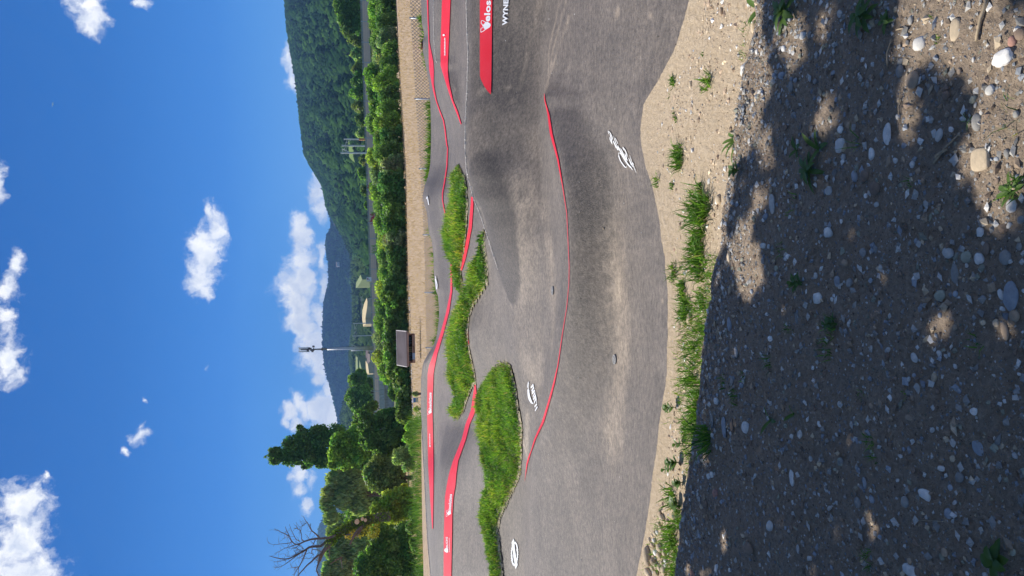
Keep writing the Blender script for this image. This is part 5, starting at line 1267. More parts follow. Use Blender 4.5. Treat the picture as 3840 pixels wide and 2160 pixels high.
# white signal box behind the barrier
P = at(1384, 1047, 190); rt = empty('signal_board', tuple(P), label='small white signal board with dark marks standing above the noise barrier', cat='sign')
mb = MB(); mb.box((0, 0, 0), (.5, 0, 0), (0, .05, 0), (0, 0, .55)); mb.build('board', m_white, rt); mb = MB(); mb.box((0, 0, -1.3), (.06, 0, 0), (0, .06, 0), (0, 0, .75)); mb.build('post', m_galv, rt)
mb = MB(); mb.box((.1, -.06, .3), (.22, 0, 0), (0, .01, 0), (0, 0, .12)); mb.box((-.15, -.06, .0), (.12, 0, 0), (0, .01, 0), (0, 0, .1)); mb.build('marking', simple('sign_marking', (.35, .12, .12), .7, .2), rt)

# ---- meadow fence
m_wire = simple('wire', (.42, .40, .33), .7, .3, .0, var=.1); m_post = simple('fence_post_steel', (.40, .44, .46), .45, .5, .4, var=.12, scale=20)
FA, FB = at(1541, 67, 25.5), at(1600, 1304, 35.0); fd = (FB - FA) / 5.0
rt = empty('wire_fence', (FA[0], FA[1], 0), label='low diamond mesh wire fence with grey posts between track and meadow', cat='fence'); O = np.array([FA[0], FA[1], 0.0])
tops = [(1541,67),(1559,370),(1576,632),(1590,880),(1596,1097),(1600,1304)]
FT = [at(X, Y, FA[1] + fd[1] * i * (1 + 0 * i)) for i, (X, Y) in enumerate(tops)]
FT = [FT[0] + (FT[0] - FT[1]) * 2, FT[0] + (FT[0] - FT[1])] + FT + [FT[-1] + (FT[-1] - FT[-2]), FT[-1] + (FT[-1] - FT[-2]) * 2]
FH = [1.25] * len(FT)
for p in FT:
    mb = MB(); q = p - O; mb.tube([q - W3 * 1.35, q - W3 * .6, q + W3 * .02], .028, 8); po = mb.build('post', m_post, rt, smooth=True)
    mb = MB(); mb.tube([q + W3 * .02, q + W3 * .05], .033, 8); mb.build('post_cap', m_post, po)
Vm = []; Fm = []
sp = .12; hw = .009
for i in range(len(FT) - 1):
    a, b2 = FT[i] - O, FT[i + 1] - O; L = np.linalg.norm((b2 - a)[:2]); u_ = (b2 - a) / L; hh = 1.15
    nrm2 = np.array([u_[1], -u_[0], 0])
    nk = int((L + hh) / sp)
    for sgn in (1, -1):
        for k in range(nk):
            s0 = k * sp - (hh if sgn > 0 else 0); s1 = s0 + (hh if sgn > 0 else -hh) if sgn > 0 else s0 - hh
            z0, z1 = -hh, 0.0
            if sgn < 0: s0, s1 = k * sp, k * sp - hh
            # clip to the bay
            t0, t1 = 0.0, 1.0; ds = s1 - s0
            if s0 < 0: t0 = max(t0, (0 - s0) / ds)
            if s1 < 0: t1 = min(t1, (0 - s0) / ds)
            if s0 > L: t0 = max(t0, (L - s0) / ds)
            if s1 > L: t1 = min(t1, (L - s0) / ds)
            if t1 <= t0: continue
            A = a + u_ * (s0 + ds * t0) + W3 * (z0 + (z1 - z0) * t0); B = a + u_ * (s0 + ds * t1) + W3 * (z0 + (z1 - z0) * t1)
            d = (B - A) / (np.linalg.norm(B - A) + 1e-9); v = np.cross(d, nrm2) * hw; n0 = len(Vm); e = nrm2 * .002 * sgn
            Vm += [A - v + e, A + v + e, B + v + e, B - v + e]; Fm.append([n0, n0 + 1, n0 + 2, n0 + 3])
me = mesh_np('wire_mesh', np.array(Vm), np.array(Fm), m_wire); wm = link('wire_mesh', me, rt); wm['kind'] = 'stuff'
mb = MB()
for zt in (0.0, -.55, -1.1): mb.tube([p - O + W3 * zt for p in FT], .0022, 4, cap=False)
mb.build('tension_wire', m_wire, rt)
# weeds growing through the fence foot
def fence_weeds(Ya, Yb, n, hgt, label, seed, off=-.5):
    r = np.random.default_rng(seed); f = r.uniform(Ya, Yb, n)
    i = np.clip(np.interp(f, [t_[1] for t_ in tops], range(6)), 0, 4.999); k = i.astype(int) + 2; u2 = (i - (k - 2))[:, None]; FTa = np.array(FT)
    p = FTa[k] * (1 - u2) + FTa[k + 1] * u2; p = p + np.array([fd[1], -fd[0], 0]) / np.linalg.norm(fd[:2]) * 0
    aa_ = p[:, 0] / p[:, 1]; p[:, 1] = np.interp(aa_, A_FINE, FY[10]) + r.uniform(.25, 1.3, n); p[:, 0] = aa_ * p[:, 1]; d = fbm(p[:, 0] * 1.2, p[:, 1] * 1.2, 3, seed); keep = d > .42; p = p[keep]; n = len(p)
    p[:, 2] = H(p[:, 0], p[:, 1]) - .05
    V, F4, F3, C = blades_mesh(p, hgt * r.uniform(.4, 1.2, n), .03 * r.uniform(.5, 1.2, n), gcols(n, r, (.3, .3, .2, .1, .08, .05)), r, .5)
    o = link('weeds', mesh_np('weeds', V, [F4, F3], m_grass, attrs={'tint': C})); tag(o, label, kind='stuff')
fence_weeds(-40, 260, 1100, .24, 'green weeds along the fence foot at the right', 61); fence_weeds(380, 690, 2200, .30, 'green weeds along the middle of the fence', 62); fence_weeds(860, 1290, 1800, .26, 'green weeds along the left part of the fence', 63, -1.0)
# dry grass standing in the meadow
def dry_grass(n, seed, label):
    r = np.random.default_rng(seed); y = 26.8 + (r.random(n) ** 1.15) * 80; a = r.uniform(-.34, .45, n); x = a * y; g_ = fbm(x * .35, y * .2, 3, seed)
    V, F4, F3, C = blades_mesh(np.c_[x, y, H(x, y) - .02], .26 * r.uniform(.4, 1.3, n) * (.5 + g_), .0095 * r.uniform(.6, 1.4, n) * (y / 30), np.array([.54, .395, .27]) * r.uniform(.75, 1.2, (n, 1)) * (.8 + .35 * g_)[:, None], r, .6)
    o = link('dry_grass', mesh_np('dry_grass', V, [F4, F3], m_grass, attrs={'tint': C})); tag(o, label, kind='stuff')
dry_grass(52000, 71, 'straw coloured dry grass of the meadow')
# pale stones strewn along the bush line
r = np.random.default_rng(5); n = 170; ysq = r.uniform(1040, 1560, n); W = np.array([at(1536 + .012 * (q - 1040) + r.normal(0, 4), q, 84 - .01 * (q - 1040)) for q in ysq]); W[:, 2] = H(W[:, 0], W[:, 1])
joined_stones(W[:, 0], W[:, 1], r.uniform(.05, .18, n), r, H, 'rubble', 'pale rubble strewn in front of the bushes', colp=[.5, .2, 0, 0, .05, .25, 0, 0])

# ---- hut in the meadow
m_roof = simple('roof_sheet', (.27, .215, .195), .55, .4, var=.2, scale=.8); m_roofl = simple('roof_edge', (.62, .56, .50), .6, .3); m_wood = simple('brown_boards', (.24, .13, .085), .8, .2, var=.3, scale=3); m_dark = simple('shade_black_wall', (.02, .02, .025), .9, .1); m_bench = simple('faded_boards', (.36, .24, .17), .8, .2, var=.2, scale=2)
yh = 62.0
hA = at(1555, 1250, yh); hB = at(1557, 1362, yh); hx = (hB - hA)[0] / 2; c0 = (hA + hB) / 2; zr = at(1491, 1306, yh)[2]; ze = at(1527, 1306, yh)[2]; zg = at(1556, 1306, yh)[2]
rt = empty('meadow_shelter', (c0[0], c0[1], zg), label='small wooden shelter with ribbed brown roof and graffiti in front of the bushes', cat='shelter'); hh = -hx; Hh = zr - zg; He = ze - zg
hh = abs(hx)
mb = MB(); mb.box((0, .95, He / 2), (hh * .93, 0, 0), (0, .04, 0), (0, 0, He / 2)); mb.build('back_wall', m_dark, rt)  # shade under the roof put into the near-black wall colour
for sx_ in (-1, 1): mb = MB(); mb.box((sx_ * hh * .93, .3, He * .5), (.03, 0, 0), (0, .62, 0), (0, 0, He * .5)); mb.build('side_wall', m_wood, rt)
# sloping roof with ribs
ov = .17; a = np.array([0, -.55, He + .02]); b2 = np.array([0, 1.2, Hh]); sl = (b2 - a) / 2; nr_ = np.cross([1, 0, 0], sl); nr_ /= np.linalg.norm(nr_)
mb = MB(); mb.box((a + b2) / 2, (hh + ov, 0, 0), sl, nr_ * .025); rf = mb.build('roof', m_roof, rt)
for i in range(10):
    f = -.92 + 1.84 * i / 9; mb = MB(); mb.box((a + b2) / 2 + sl * f + nr_ * .045, (hh + ov, 0, 0), sl * .035, nr_ * .02); mb.build('rib', m_roof, rf)
for sx_ in (-1, 1): mb = MB(); mb.box((a + b2) / 2 + np.array([sx_ * (hh + ov + .03), 0, .02]), (.03, 0, 0), sl * 1.01, nr_ * .05); mb.build('gable_trim', m_roofl, rf)
mb = MB(); mb.box(a + np.array([0, -.03, -.06]), (hh + ov, 0, 0), (0, .03, 0), (0, 0, .07)); mb.build('fascia', m_bench, rf)
mb = MB(); mb.box(b2 + np.array([0, 0, .04]), (hh + ov, 0, 0), (0, .05, 0), (0, 0, .03)); mb.build('ridge_trim', m_roofl, rf)
for (x0, x1, z0, z1, m_) in [(.15, .92, 0, .36, m_bench), (-.92, -.72, 0, .34, m_bench), (-.72, -.28, .02, .36, m_graf_b), (-.28, .15, .20, .36, m_bench), (-.28, .15, .0, .10, m_bench)]:
    mb = MB(); mb.box((hh * (x0 + x1) / 2, -.35, He * (z0 + z1) / 2), (hh * (x1 - x0) / 2 * .97, 0, 0), (0, .03, 0), (0, 0, He * (z1 - z0) / 2)); mb.build('front_board', m_, rt)
for (x0, x1) in ((-.26, -.16), (-.13, -.04), (0.0, .1)): mb = MB(); mb.box((hh * (x0 + x1) / 2, .2, He * .62), (hh * (x1 - x0) / 2, 0, 0), (0, .02, 0), (0, 0, He * .25)); mb.build('slat', simple('mossy_slat', (.15, .16, .09), .8, .2), rt)
m_gb = simple('dark_blue_spray', (.06, .13, .22), .8, .2)
r = np.random.default_rng(12)
for x0, x1 in ((-.85, -.32), (.2, .75)):
    mb = MB()
    for i in range(16):
        x = hh * r.uniform(x0, x1); z = He * r.uniform(.46, .86); v_ = r.random() < .5
        mb.box((x, .905, z), ((.02 if v_ else .12), 0, 0), (0, .003 + .0006 * i, 0), (0, 0, .12 if v_ else .02))
    mb.build('graffiti', m_gb, rt)

# ---- info board at the far left of the meadow
P = at(1560, 1500, 60); Pt = at(1546, 1500, 60); rt = empty('information_board', (P[0], P[1], P[2] - .25), label='small information board with white top and blue panel below the bridge', cat='sign')
zt = Pt[2] - P[2] + .25
mb = MB(); mb.box((0, 0, zt - .04), (.21, 0, 0), (0, .06, 0), (0, 0, .035)); mb.build('white_top', m_white, rt)
mb = MB(); mb.box((0, 0, zt - .17), (.17, 0, 0), (0, .02, 0), (0, 0, .085)); mb.build('blue_panel', simple('blue_panel', (.06, .2, .42), .5, .4, var=.2, scale=8), rt)
mb = MB(); mb.box((0, 0, zt - .35), (.17, 0, 0), (0, .018, 0), (0, 0, .09)); mb.build('lower_panel', simple('pale_panel', (.42, .46, .34), .6, .3), rt)
for s_ in (-1, 1): mb = MB(); mb.box((s_ * .16, .03, zt / 2 - .15), (.015, 0, 0), (0, .015, 0), (0, 0, zt / 2 + .1)); mb.build('post', m_galv, rt)

# ------------------------------------------------------------------ bushes along the embankment
BUSHTOP = [(-120,1368),(0,1374),(60,1380),(100,1385),(200,1392),(260,1398),(290,1352),(320,1349),(345,1375),(400,1385),(450,1366),(500,1384),(540,1404),(580,1374),(620,1378),(650,1386),(700,1380),(750,1396),(800,1402),(850,1400),(900,1413),(960,1412),(1020,1420),(1060,1410),(1130,1402),(1180,1414),(1210,1400),(1260,1398),(1300,1396),(1340,1398),(1380,1412),(1410,1424),(1440,1440),(1480,1468),(1520,1494),(1555,1510)]
BUSHBASE = [(-120,1480),(0,1484),(350,1502),(700,1523),(1130,1532),(1300,1536),(1540,1548)]
rb = np.random.default_rng(31)
def bx_(Y, T): return float(np.interp(Y, [q[0] for q in T], [q[1] for q in T]))
def shrub(X0, X1, Y, y, halfw, col, n, leaf, label, seed, group, nl=16, zbase=None):
    """X0 top, X1 base in the picture"""
    r = np.random.default_rng(seed); top = at(X0, Y, y); base = at(X1, Y, y); h = top[2] - base[2]; wx = halfw * y / FOC
    rt = empty('bush', (top[0], top[1], base[2]), label=label, cat='bush', group=group)
    lumps = []
    for i in range(nl):
        f = (i + .5) / nl; z = h * (.12 + .74 * f); sp_ = wx * (1.0 - .55 * f ** 2); q = r.uniform(.17, .32)
        lumps.append((np.array([r.uniform(-1, 1) * sp_ * .75, r.uniform(-1, 1) * wx * .55, z]), np.array([wx * q * 1.3, wx * q * 1.3, max(h * .14, wx * q)])))
    lumps.append((np.array([0, 0, h * .45]), np.array([wx * .8, wx * .6, h * .44])))
    lumps.append((np.array([r.uniform(-.2, .2) * wx, 0, h * .82]), np.array([wx * .4, wx * .4, h * .17])))
    crown_mesh('crown', lumps, n, leaf, col, r, parent=rt, colvar=.3)
    mb = MB(); 
    for i in range(4): a = i * 1.6; mb.tube([(0, 0, -.2), (math.cos(a) * wx * .15, math.sin(a) * wx * .15, h * .25), (math.cos(a) * wx * .4, math.sin(a) * wx * .4, h * .6)], [.09, .06, .03], 5)
    mb.build('stem', m_bark, rt); return rt
# back row on the slope, front row at its foot
cyc_b = ['mid','mid','bright','mid','dark','willow','bright','mid','bright','mid','bright','yellow','grey','bright','mid','bright','yellow','mid','bright','yellow','mid','bright','grey','yellow','bright','mid']
place = ['right of the poles', 'left of the poles', 'in front of the red graffiti', 'behind the shelter']
desc = {'mid': 'mid green bush', 'bright': 'fresh green bush', 'dark': 'dark green bush', 'willow': 'silvery green bush', 'yellow': 'yellow green bush', 'grey': 'greyish green bush', 'olive': 'olive bush'}
GB = 'bushes along the railway embankment'
tops_ = ['bushy', 'rounded', 'ragged', 'pointed', 'broad', 'leafy']
def where(Y):
    marks = [(-60, 'at the right edge of the view'), (60, 'below the big dark tree at the right'), (160, 'below the barrier right of the tall willow'), (250, 'just right of the tall pale willow like bush'), (310, 'reaching over the barrier, far right'), (370, 'below the white letters on the barrier'), (460, 'reaching over the barrier left of the letters'), (545, 'below the three railway poles'), (600, 'just left of the three railway poles'), (690, 'below the first red graffiti'), (760, 'between the two red graffiti'), (830, 'below the second red graffiti'), (930, 'below the green graffiti'), (1000, 'right of the white signal board'), (1050, 'below the white signal board'), (1120, 'left of the white signal board'), (1200, 'right of the two thin poles'), (1270, 'below the mast, right side'), (1330, 'behind the shelter'), (1400, 'just left of the shelter'), (1470, 'below the bridge girder'), (1540, 'beside the information board')]
    return min(marks, key=lambda q: abs(q[0] - Y))[1]
used = {}
def uniq(s):
    used[s] = used.get(s, 0) + 1
    return s if used[s] == 1 else s + [' ', ', second of them', ', third of them', ', fourth of them', ', fifth of them'][used[s] - 1]
i = 0
for Y in np.arange(-90, 1560, 62):
    X0 = bx_(Y, BUSHTOP); X1 = X0 + 62; yb = 135 + (Y / 1557) * 40; c = cyc_b[i % len(cyc_b)]
    if Y > 1350: yb = 120
    shrub(X0, X1 + 14, Y, yb, 56, c, 3600, .23, uniq('tall %s %s %s' % (tops_[i % 6], desc[c], where(Y))), 200 + i, GB); i += 1
for Y in np.arange(-70, 1560, 54):
    X1 = bx_(Y, BUSHBASE); X0 = min(bx_(Y, BUSHTOP) + 28 + rb.uniform(-8, 14), X1 - 62); yb = min(118.0, 2.9 * FOC / max(60, X1 - (1411 + Y * .0176))); c = rb.choice(['dark', 'mid', 'dark', 'mid', 'bright', 'dark', 'grey', 'mid'])
    shrub(X0, X1, Y, yb + 3, 54, c, 3000, .19, uniq('low front row %s %s %s' % (tops_[(i + 2) % 6], desc[c], where(Y))), 300 + i, GB); i += 1
# hanging yellow green shrub right at the bridge foot and rushes by the board
shrub(1550, 1572, 1535, 58, 12, 'yellow', 500, .06, 'small yellow green shrub left of the information board', 401, 'small shrubs by the board', nl=5)
shrub(1544, 1570, 1478, 59, 12, 'grey', 500, .06, 'small grey green shrub right of the information board', 402, 'small shrubs by the board', nl=5)

# ------------------------------------------------------------------ trees at the left
def lumps_px(L, y0, ydep=1.0, base=None):
    """L: (X, Y, rx, ry[, dy]) ellipses in the picture -> lumps relative to base"""
    out = []
    for q in L:
        X, Y, rx, ry = q[:4]; dy = q[4] if len(q) > 4 else 0
        c = at(X, Y, y0 + dy); k = (y0 + dy) / FOC; out.append((c - base, np.array([ry * k, min(rx, ry) * k * ydep, rx * k])))
    return out
def big_tree(L, y0, Xb, Yb, col, n, leaf, label, seed, droop=0, name='tree', group='trees at the left of the track', tr=.25, colvar=.3, cat='tree', inner=.2):
    r = np.random.default_rng(seed); b0 = at(Xb, Yb, y0); b0[2] = -1.2
    rt = empty(name, tuple(b0), label=label, cat=cat, group=group); lm = lumps_px(L, y0, 1.0, b0)
    # break each ellipse into smaller lumps
    sm = []
    for c, R in lm:
        for k in range(20):
            d = r.normal(size=3); d /= np.linalg.norm(d); q = r.uniform(.5, 1.1); s = r.uniform(.2, .42); sm.append((c + d * R * q * .74, R * s))
        sm.append((c, R * .84))
    crown_mesh('crown', sm, int(n * 1.1), leaf, col, r, parent=rt, colvar=colvar, droop=droop, inner=inner)
    hmax = max(c[2] for c, R in lm); mb = MB(); mb.tube([(0, 0, 0), (.1, 0, hmax * .3), (0, .1, hmax * .7)], [tr, tr * .8, tr * .3], 8)
    for c, R in lm[:6]:
        p = np.array([0, 0, max(.4, c[2] * .45)]); mb.tube([p, (p + c) / 2 + np.array([0, 0, -.2]), c], [tr * .5, tr * .35, tr * .12], 6)
    mb.build('trunk', m_bark, rt, smooth=True); return rt
big_tree([(1040,1712,38,22),(1030,1690,26,16),(1030,1732,24,14),(1090,1680,45,40),(1095,1725,40,28),(1140,1640,40,36),(1150,1700,50,48),(1190,1610,34,22),(1205,1660,50,55),(1215,1725,40,34),(1260,1640,50,60),(1270,1700,45,50),(1150,1745,25,16),(1125,1603,14,12)], 135, 1570, 1690, 'poplar', 26000, .25, 'tall dark poplar towering above the other trees', 1, name='poplar_tree', tr=.4)
big_tree([(1330,1430,26,34),(1320,1490,28,40),(1350,1410,30,30),(1362,1470,34,45),(1380,1520,30,36),(1340,1528,28,30)], 232, 1430, 1470, 'mid', 8000, .36, 'rounded tree rising behind the bridge girder', 2)
big_tree([(1270,1650,34,34),(1262,1700,36,40),(1290,1730,36,36),(1310,1660,44,50),(1340,1620,36,34),(1250,1740,22,24),(1340,1700,40,50)], 100, 1570, 1670, 'bright', 17000, .21, 'fresh green leafy tree in front of the poplar', 3)
big_tree([(1390,1590,50,36),(1440,1570,45,34),(1400,1650,55,45),(1460,1640,55,48),(1510,1600,48,44),(1440,1700,50,42),(1530,1660,40,46),(1370,1560,30,22),(1480,1545,40,20)], 88, 1572, 1630, 'dark', 24000, .18, 'large dark leafy tree beside the bridge abutment', 4)
big_tree([(1350,1560,26,22),(1375,1540,26,24),(1400,1520,22,22),(1340,1590,22,24)], 120, 1560, 1560, 'mid', 3500, .19, 'green tree top overlapping the end of the barrier', 14)
big_tree([(1230,1850,28,34),(1225,1890,26,30),(1255,1800,36,40),(1290,1860,46,55),(1290,1790,44,44),(1330,1820,50,60),(1240,1935,28,34),(1350,1890,44,50)], 102, 1570, 1850, 'willow', 24000, .21, 'pale silvery willow behind the olive bush', 5, droop=1.1)
big_tree([(1430,1750,56,48),(1420,1800,55,48),(1470,1770,55,55),(1490,1830,48,46),(1390,1775,34,40)], 84, 1574, 1790, 'olive', 20000, .17, 'olive green tree in the middle of the left group', 6)
big_tree([(1500,1710,36,36),(1535,1735,34,40),(1540,1690,30,34)], 78, 1575, 1710, 'willow', 4500, .13, 'soft grey green low bush under the dark tree', 7, cat='bush', name='bush')
big_tree([(1470,1880,50,40),(1510,1860,44,44),(1440,1920,40,36),(1530,1910,40,46),(1490,1930,44,40),(1410,1905,26,26)], 76, 1576, 1890, 'yellow', 15000, .15, 'yellow green bush at the foot of the dead tree', 8, cat='bush', name='bush')
big_tree([(1260,1990,36,50),(1255,2060,38,60),(1300,2020,50,60),(1290,2120,50,60),(1350,2000,50,60),(1240,2140,30,50),(1340,2080,50,60)], 108, 1570, 2050, 'willow', 22000, .22, 'grey green willow filling the view behind the dead tree', 9, droop=1.0)
big_tree([(1420,2010,50,46),(1410,2080,54,50),(1400,2150,60,60),(1470,2030,54,52),(1480,2110,56,56),(1530,2060,44,50),(1540,2140,44,60),(1440,2200,60,60),(1520,1990,40,40),(1360,2130,40,50)], 72, 1577, 2080, 'mid', 28000, .16, 'broad dark green tree at the left edge of the picture', 10)
big_tree([(1545,1980,26,30),(1555,2040,22,34),(1550,1930,24,30)], 66, 1577, 1980, 'dark', 3500, .11, 'dark low bush under the yellow green one', 11, cat='bush', name='bush')
big_tree([(1545,1640,34,30),(1550,1600,30,30),(1552,1680,24,30)], 70, 1577, 1640, 'bright', 3800, .11, 'bright low bush right at the foot of the dark tree', 12, cat='bush', name='bush')
big_tree([(1340,1650,60,60),(1400,1700,60,60),(1330,1740,50,50),(1480,1650,60,60),(1500,1750,50,60)], 112, 1570, 1700, 'mid', 9000, .26, 'green tree filling the gap behind the olive bush', 31)
big_tree([(1400,1850,70,60),(1340,1930,60,60),(1420,1950,70,60),(1330,1860,50,50),(1500,1900,50,60)], 116, 1570, 1900, 'mid', 9000, .27, 'green tree filling the gap behind the yellow green bush', 32)
big_tree([(1300,2000,50,50),(1340,2060,60,60),(1330,2140,60,60),(1400,2000,60,60),(1290,1960,40,40)], 122, 1570, 2040, 'olive', 9000, .28, 'olive toned tree behind the grey green willow', 33)
# tall weeds in front of the left trees
r = np.random.default_rng(88); n = 9000; Yq = r.uniform(1570, 2260, n); yq = r.uniform(31, 50, n); W = np.array([at(1575, a_, b_) for a_, b_ in zip(Yq, yq)]); W[:, 2] = H(W[:, 0], W[:, 1]); g_ = fbm(W[:, 0] * .5, W[:, 1] * .3, 3, 4)
V, F4, F3, C = blades_mesh(W, (.55 + .9 * g_) * r.uniform(.6, 1.2, n) * 1.35, .05 * r.uniform(.6, 1.3, n), gcols(n, r, (.3, .3, .2, .15, .05, .05)) * .9, r, .4)
o = link('tall_weeds', mesh_np('tall_weeds', V, [F4, F3], m_grass, attrs={'tint': C})); tag(o, 'tall green weeds and grass in front of the left trees', kind='stuff')

# ---- leaning dead tree with ivy
m_dead = simple('dead_wood', (.155, .125, .11), .85, .2, var=.35, scale=6); m_cut = simple('sawn_wood', (.72, .50, .30), .8, .2, var=.1)
yd = 68.0; b0 = at(1560, 1960, yd); b0[2] = -1.2; rt = empty('dead_tree', tuple(b0), label='leaning dead tree with bare branches and ivy on its trunk', cat='tree')
def zp(x, y, dy=0.0): return at(980 + x / 5.573, 1900 + y / 5.573, yd + dy) - b0
def limb(pts, r0, r1, dy0=0, dy1=0, n=7, name='branch', jit=.0):
    P = np.array([zp(x, y, dy0 + (dy1 - dy0) * i / (len(pts) - 1)) for i, (x, y) in enumerate(pts)])
    d = np.r_[0, np.cumsum(np.linalg.norm(np.diff(P, axis=0), axis=1))]; q = np.linspace(0, d[-1], len(pts) * 3); P = np.c_[[np.interp(q, d, P[:, k]) for k in range(3)]].T
    P[1:-1] = (P[:-2] + P[1:-1] * 2 + P[2:]) / 4
    mb = MB(); mb.tube(P, np.linspace(r0, r1, len(P)), n); mb.build(name, m_dead, rt, smooth=True); return P
k_ = yd / FOC / 5.573
trunkP = limb([(2700,200),(2450,230),(2180,290),(2000,330),(1850,400),(1700,500),(1560,610),(1470,720),(1400,810),(1300,930),(1240,1030),(1215,1130)], .42, .14, name='trunk', n=9)
B = [([(2180,350),(2050,460),(1960,570),(1890,700),(1850,790)], .16, .05), ([(2150,400),(2060,520),(2000,620)], .10, .04),
 ([(1470,720),(1370,700),(1290,790),(1240,830),(1100,830),(990,850),(930,900),(850,950),(740,1000),(600,1080),(480,1100),(330,1075),(170,1030)], .11, .018),
 ([(1560,600),(1420,650),(1290,660),(1200,665),(1050,680),(900,725),(780,790),(700,790),(630,720),(590,620),(560,560),(520,480),(500,420)], .10, .015), ([(590,620),(540,590),(450,550),(350,500),(270,460)], .04, .01),
 ([(1215,650),(1130,560),(1060,510),(1020,450),(970,340),(920,290),(880,205)], .055, .012), ([(1050,500),(1025,420),(1035,350)], .03, .01), ([(960,330),(880,380),(850,420)], .025, .01), ([(900,725),(840,690),(845,600),(825,520),(810,490)], .04, .012), ([(825,510),(760,460),(740,440)], .025, .01), ([(830,490),(835,430)], .02, .01),
 ([(800,725),(720,680),(660,560),(620,470),(585,370)], .03, .01), ([(1215,1130),(1240,1010),(1180,1010),(1060,1140),(960,1220),(860,1330),(780,1420),(740,1500)], .09, .03), ([(1215,1130),(1180,1220),(1150,1330),(1190,1420),(1230,1500)], .08, .03),
 ([(950,900),(910,1000),(860,1120),(800,1240),(720,1350),(680,1450)], .055, .02), ([(850,950),(700,1050),(560,1160),(440,1240),(330,1280),(260,1270)], .04, .01), ([(520,1120),(430,1130),(260,1160)], .02, .008), ([(800,1250),(700,1275),(610,1280)], .03, .01),
 ([(780,1270),(770,1360),(790,1440)], .03, .012), ([(1240,940),(1180,900),(1060,890),(1040,960),(1090,1000)], .035, .01), ([(1130,690),(1080,800),(1060,870),(1075,920)], .035, .012), ([(1440,800),(1420,900),(1430,1000),(1410,1100)], .05, .02),
 ([(630,730),(610,760),(400,780),(250,795),(150,765)], .03, .008), ([(640,740),(540,600),(500,640)], .02, .008), ([(700,800),(600,840),(480,870),(360,950),(270,980)], .03, .008), ([(780,800),(720,870),(630,880)], .025, .008), ([(800,805),(850,860),(910,900)], .02, .008),
 ([(850,945),(780,910),(760,880)], .02, .008), ([(900,905),(760,950),(700,1000),(600,1040),(520,1040),(510,990)], .028, .008), ([(1100,1000),(1000,960),(900,1010),(820,1060),(720,1100)], .02, .008), ([(1180,1130),(1090,1060),(1010,1080),(920,1080),(860,1100)], .02, .008), ([(1000,670),(950,600),(910,570)], .02, .008), ([(1030,720),(1100,780),(1160,820)], .02, .008),
 ([(1690,570),(1780,590),(1880,570)], .05, .03), ([(1680,1060),(1600,1090),(1500,1160),(1440,1200)], .07, .03), ([(1660,1070),(1680,1180),(1700,1300)], .05, .02)]
rr_ = np.random.default_rng(3)
for j, (pts, a, c) in enumerate(B): limb(pts, a * 1.15, c * 1.3, 0 if j < 2 else rr_.uniform(-.5, .5), rr_.uniform(-2.0, 2.0), 6)
# fine twigs
tw = MB(); rt_r = np.random.default_rng(44)
for j in range(210):
    pts = B[2 + rt_r.integers(0, 29)][0]; i0 = rt_r.integers(1, len(pts)); p = pts[i0]; q = pts[i0 - 1]; f = rt_r.random(); x, y = p[0] * f + q[0] * (1 - f), p[1] * f + q[1] * (1 - f)
    if x > 1400: continue
    ang = rt_r.uniform(1.6, 4.7); L = rt_r.uniform(40, 170); P3 = [zp(x, y, rt_r.uniform(-1, 1))]; 
    for s in range(3): x += math.cos(ang) * L / 3; y += math.sin(ang) * L / 3; ang += rt_r.normal(0, .35); P3.append(zp(x, y, 0))
    tw.tube(P3, [.014, .011, .009, .006], 4, cap=False)
o = tw.build('twigs', m_dead, rt); o['kind'] = 'stuff'
for (x, y) in ((1998,318),(2175,285),(2110,262)):
    c = zp(x, y, -.5); mb = MB(); mb.tube([c + np.array([0, .2, 0]), c, c - np.array([0, .05, 0])], .2 if x == 1998 else .13, 9); mb.build('sawn_end', m_cut, rt)
iv = []
for p in trunkP[:27]: iv.append((p + np.array([.0, -.1, .12]), np.array([.42, .42, .42])))
crown_mesh('ivy', iv, 3800, .085, (.13, .19, .02), np.random.default_rng(6), parent=rt, colvar=.25)
crown_mesh('ivy', [(zp(2050, 480), np.array([.7, .5, .7])), (zp(2300, 420), np.array([1.0, .6, .7])), (zp(1850, 560), np.array([.5, .4, .5]))], 1500, .09, (.24, .20, .03), np.random.default_rng(7), parent=rt, colvar=.3)

# ------------------------------------------------------------------ trees behind the barrier
big_tree([(1275,20,26,40),(1290,70,30,40),(1300,110,28,30),(1320,40,34,50),(1335,90,26,40),(1285,-50,34,60),(1330,-40,34,50)], 225, 1400, 40, 'dark', 9000, .42, 'big dark tree rising above the barrier at the right edge', 20, group='trees behind the noise barrier', tr=.4)
rb2 = np.random.default_rng(9)
for j, (Y, X0, hw, c, lab) in enumerate([(150,1300,34,'olive','dull brush right beside the big dark tree behind the barrier'),(205,1312,30,'willow','pale brush above the barrier, second from the dark tree'),(255,1318,30,'olive','olive brush above the barrier behind the tall willow bush'),(300,1312,34,'dark','dark brush above the barrier at the white letters'),
   (350,1306,34,'mid','green brush above the barrier at the white letters'),(400,1316,32,'olive','olive brush above the barrier, halfway to the poles'),(450,1330,30,'dark','dark brush just right of the three poles'),(500,1335,26,'willow','pale brush behind the orange banded pole'),(600,1345,26,'olive','olive brush left of the three poles'),(650,1340,30,'mid','green brush left of the three poles, further on'),
   (715,1350,24,'dark','small dark round tree above the red graffiti'),(770,1365,20,'mid','low green brush above the barrier between the graffiti'),(1440,1368,26,'mid','low trees behind the start of the bridge'),(640,1362,22,'dark','low dark brush touching the barrier')]):
    shrub(X0, 1400, Y, 236, hw, c, 2400, .40, lab, 700 + j, 'trees behind the noise barrier')

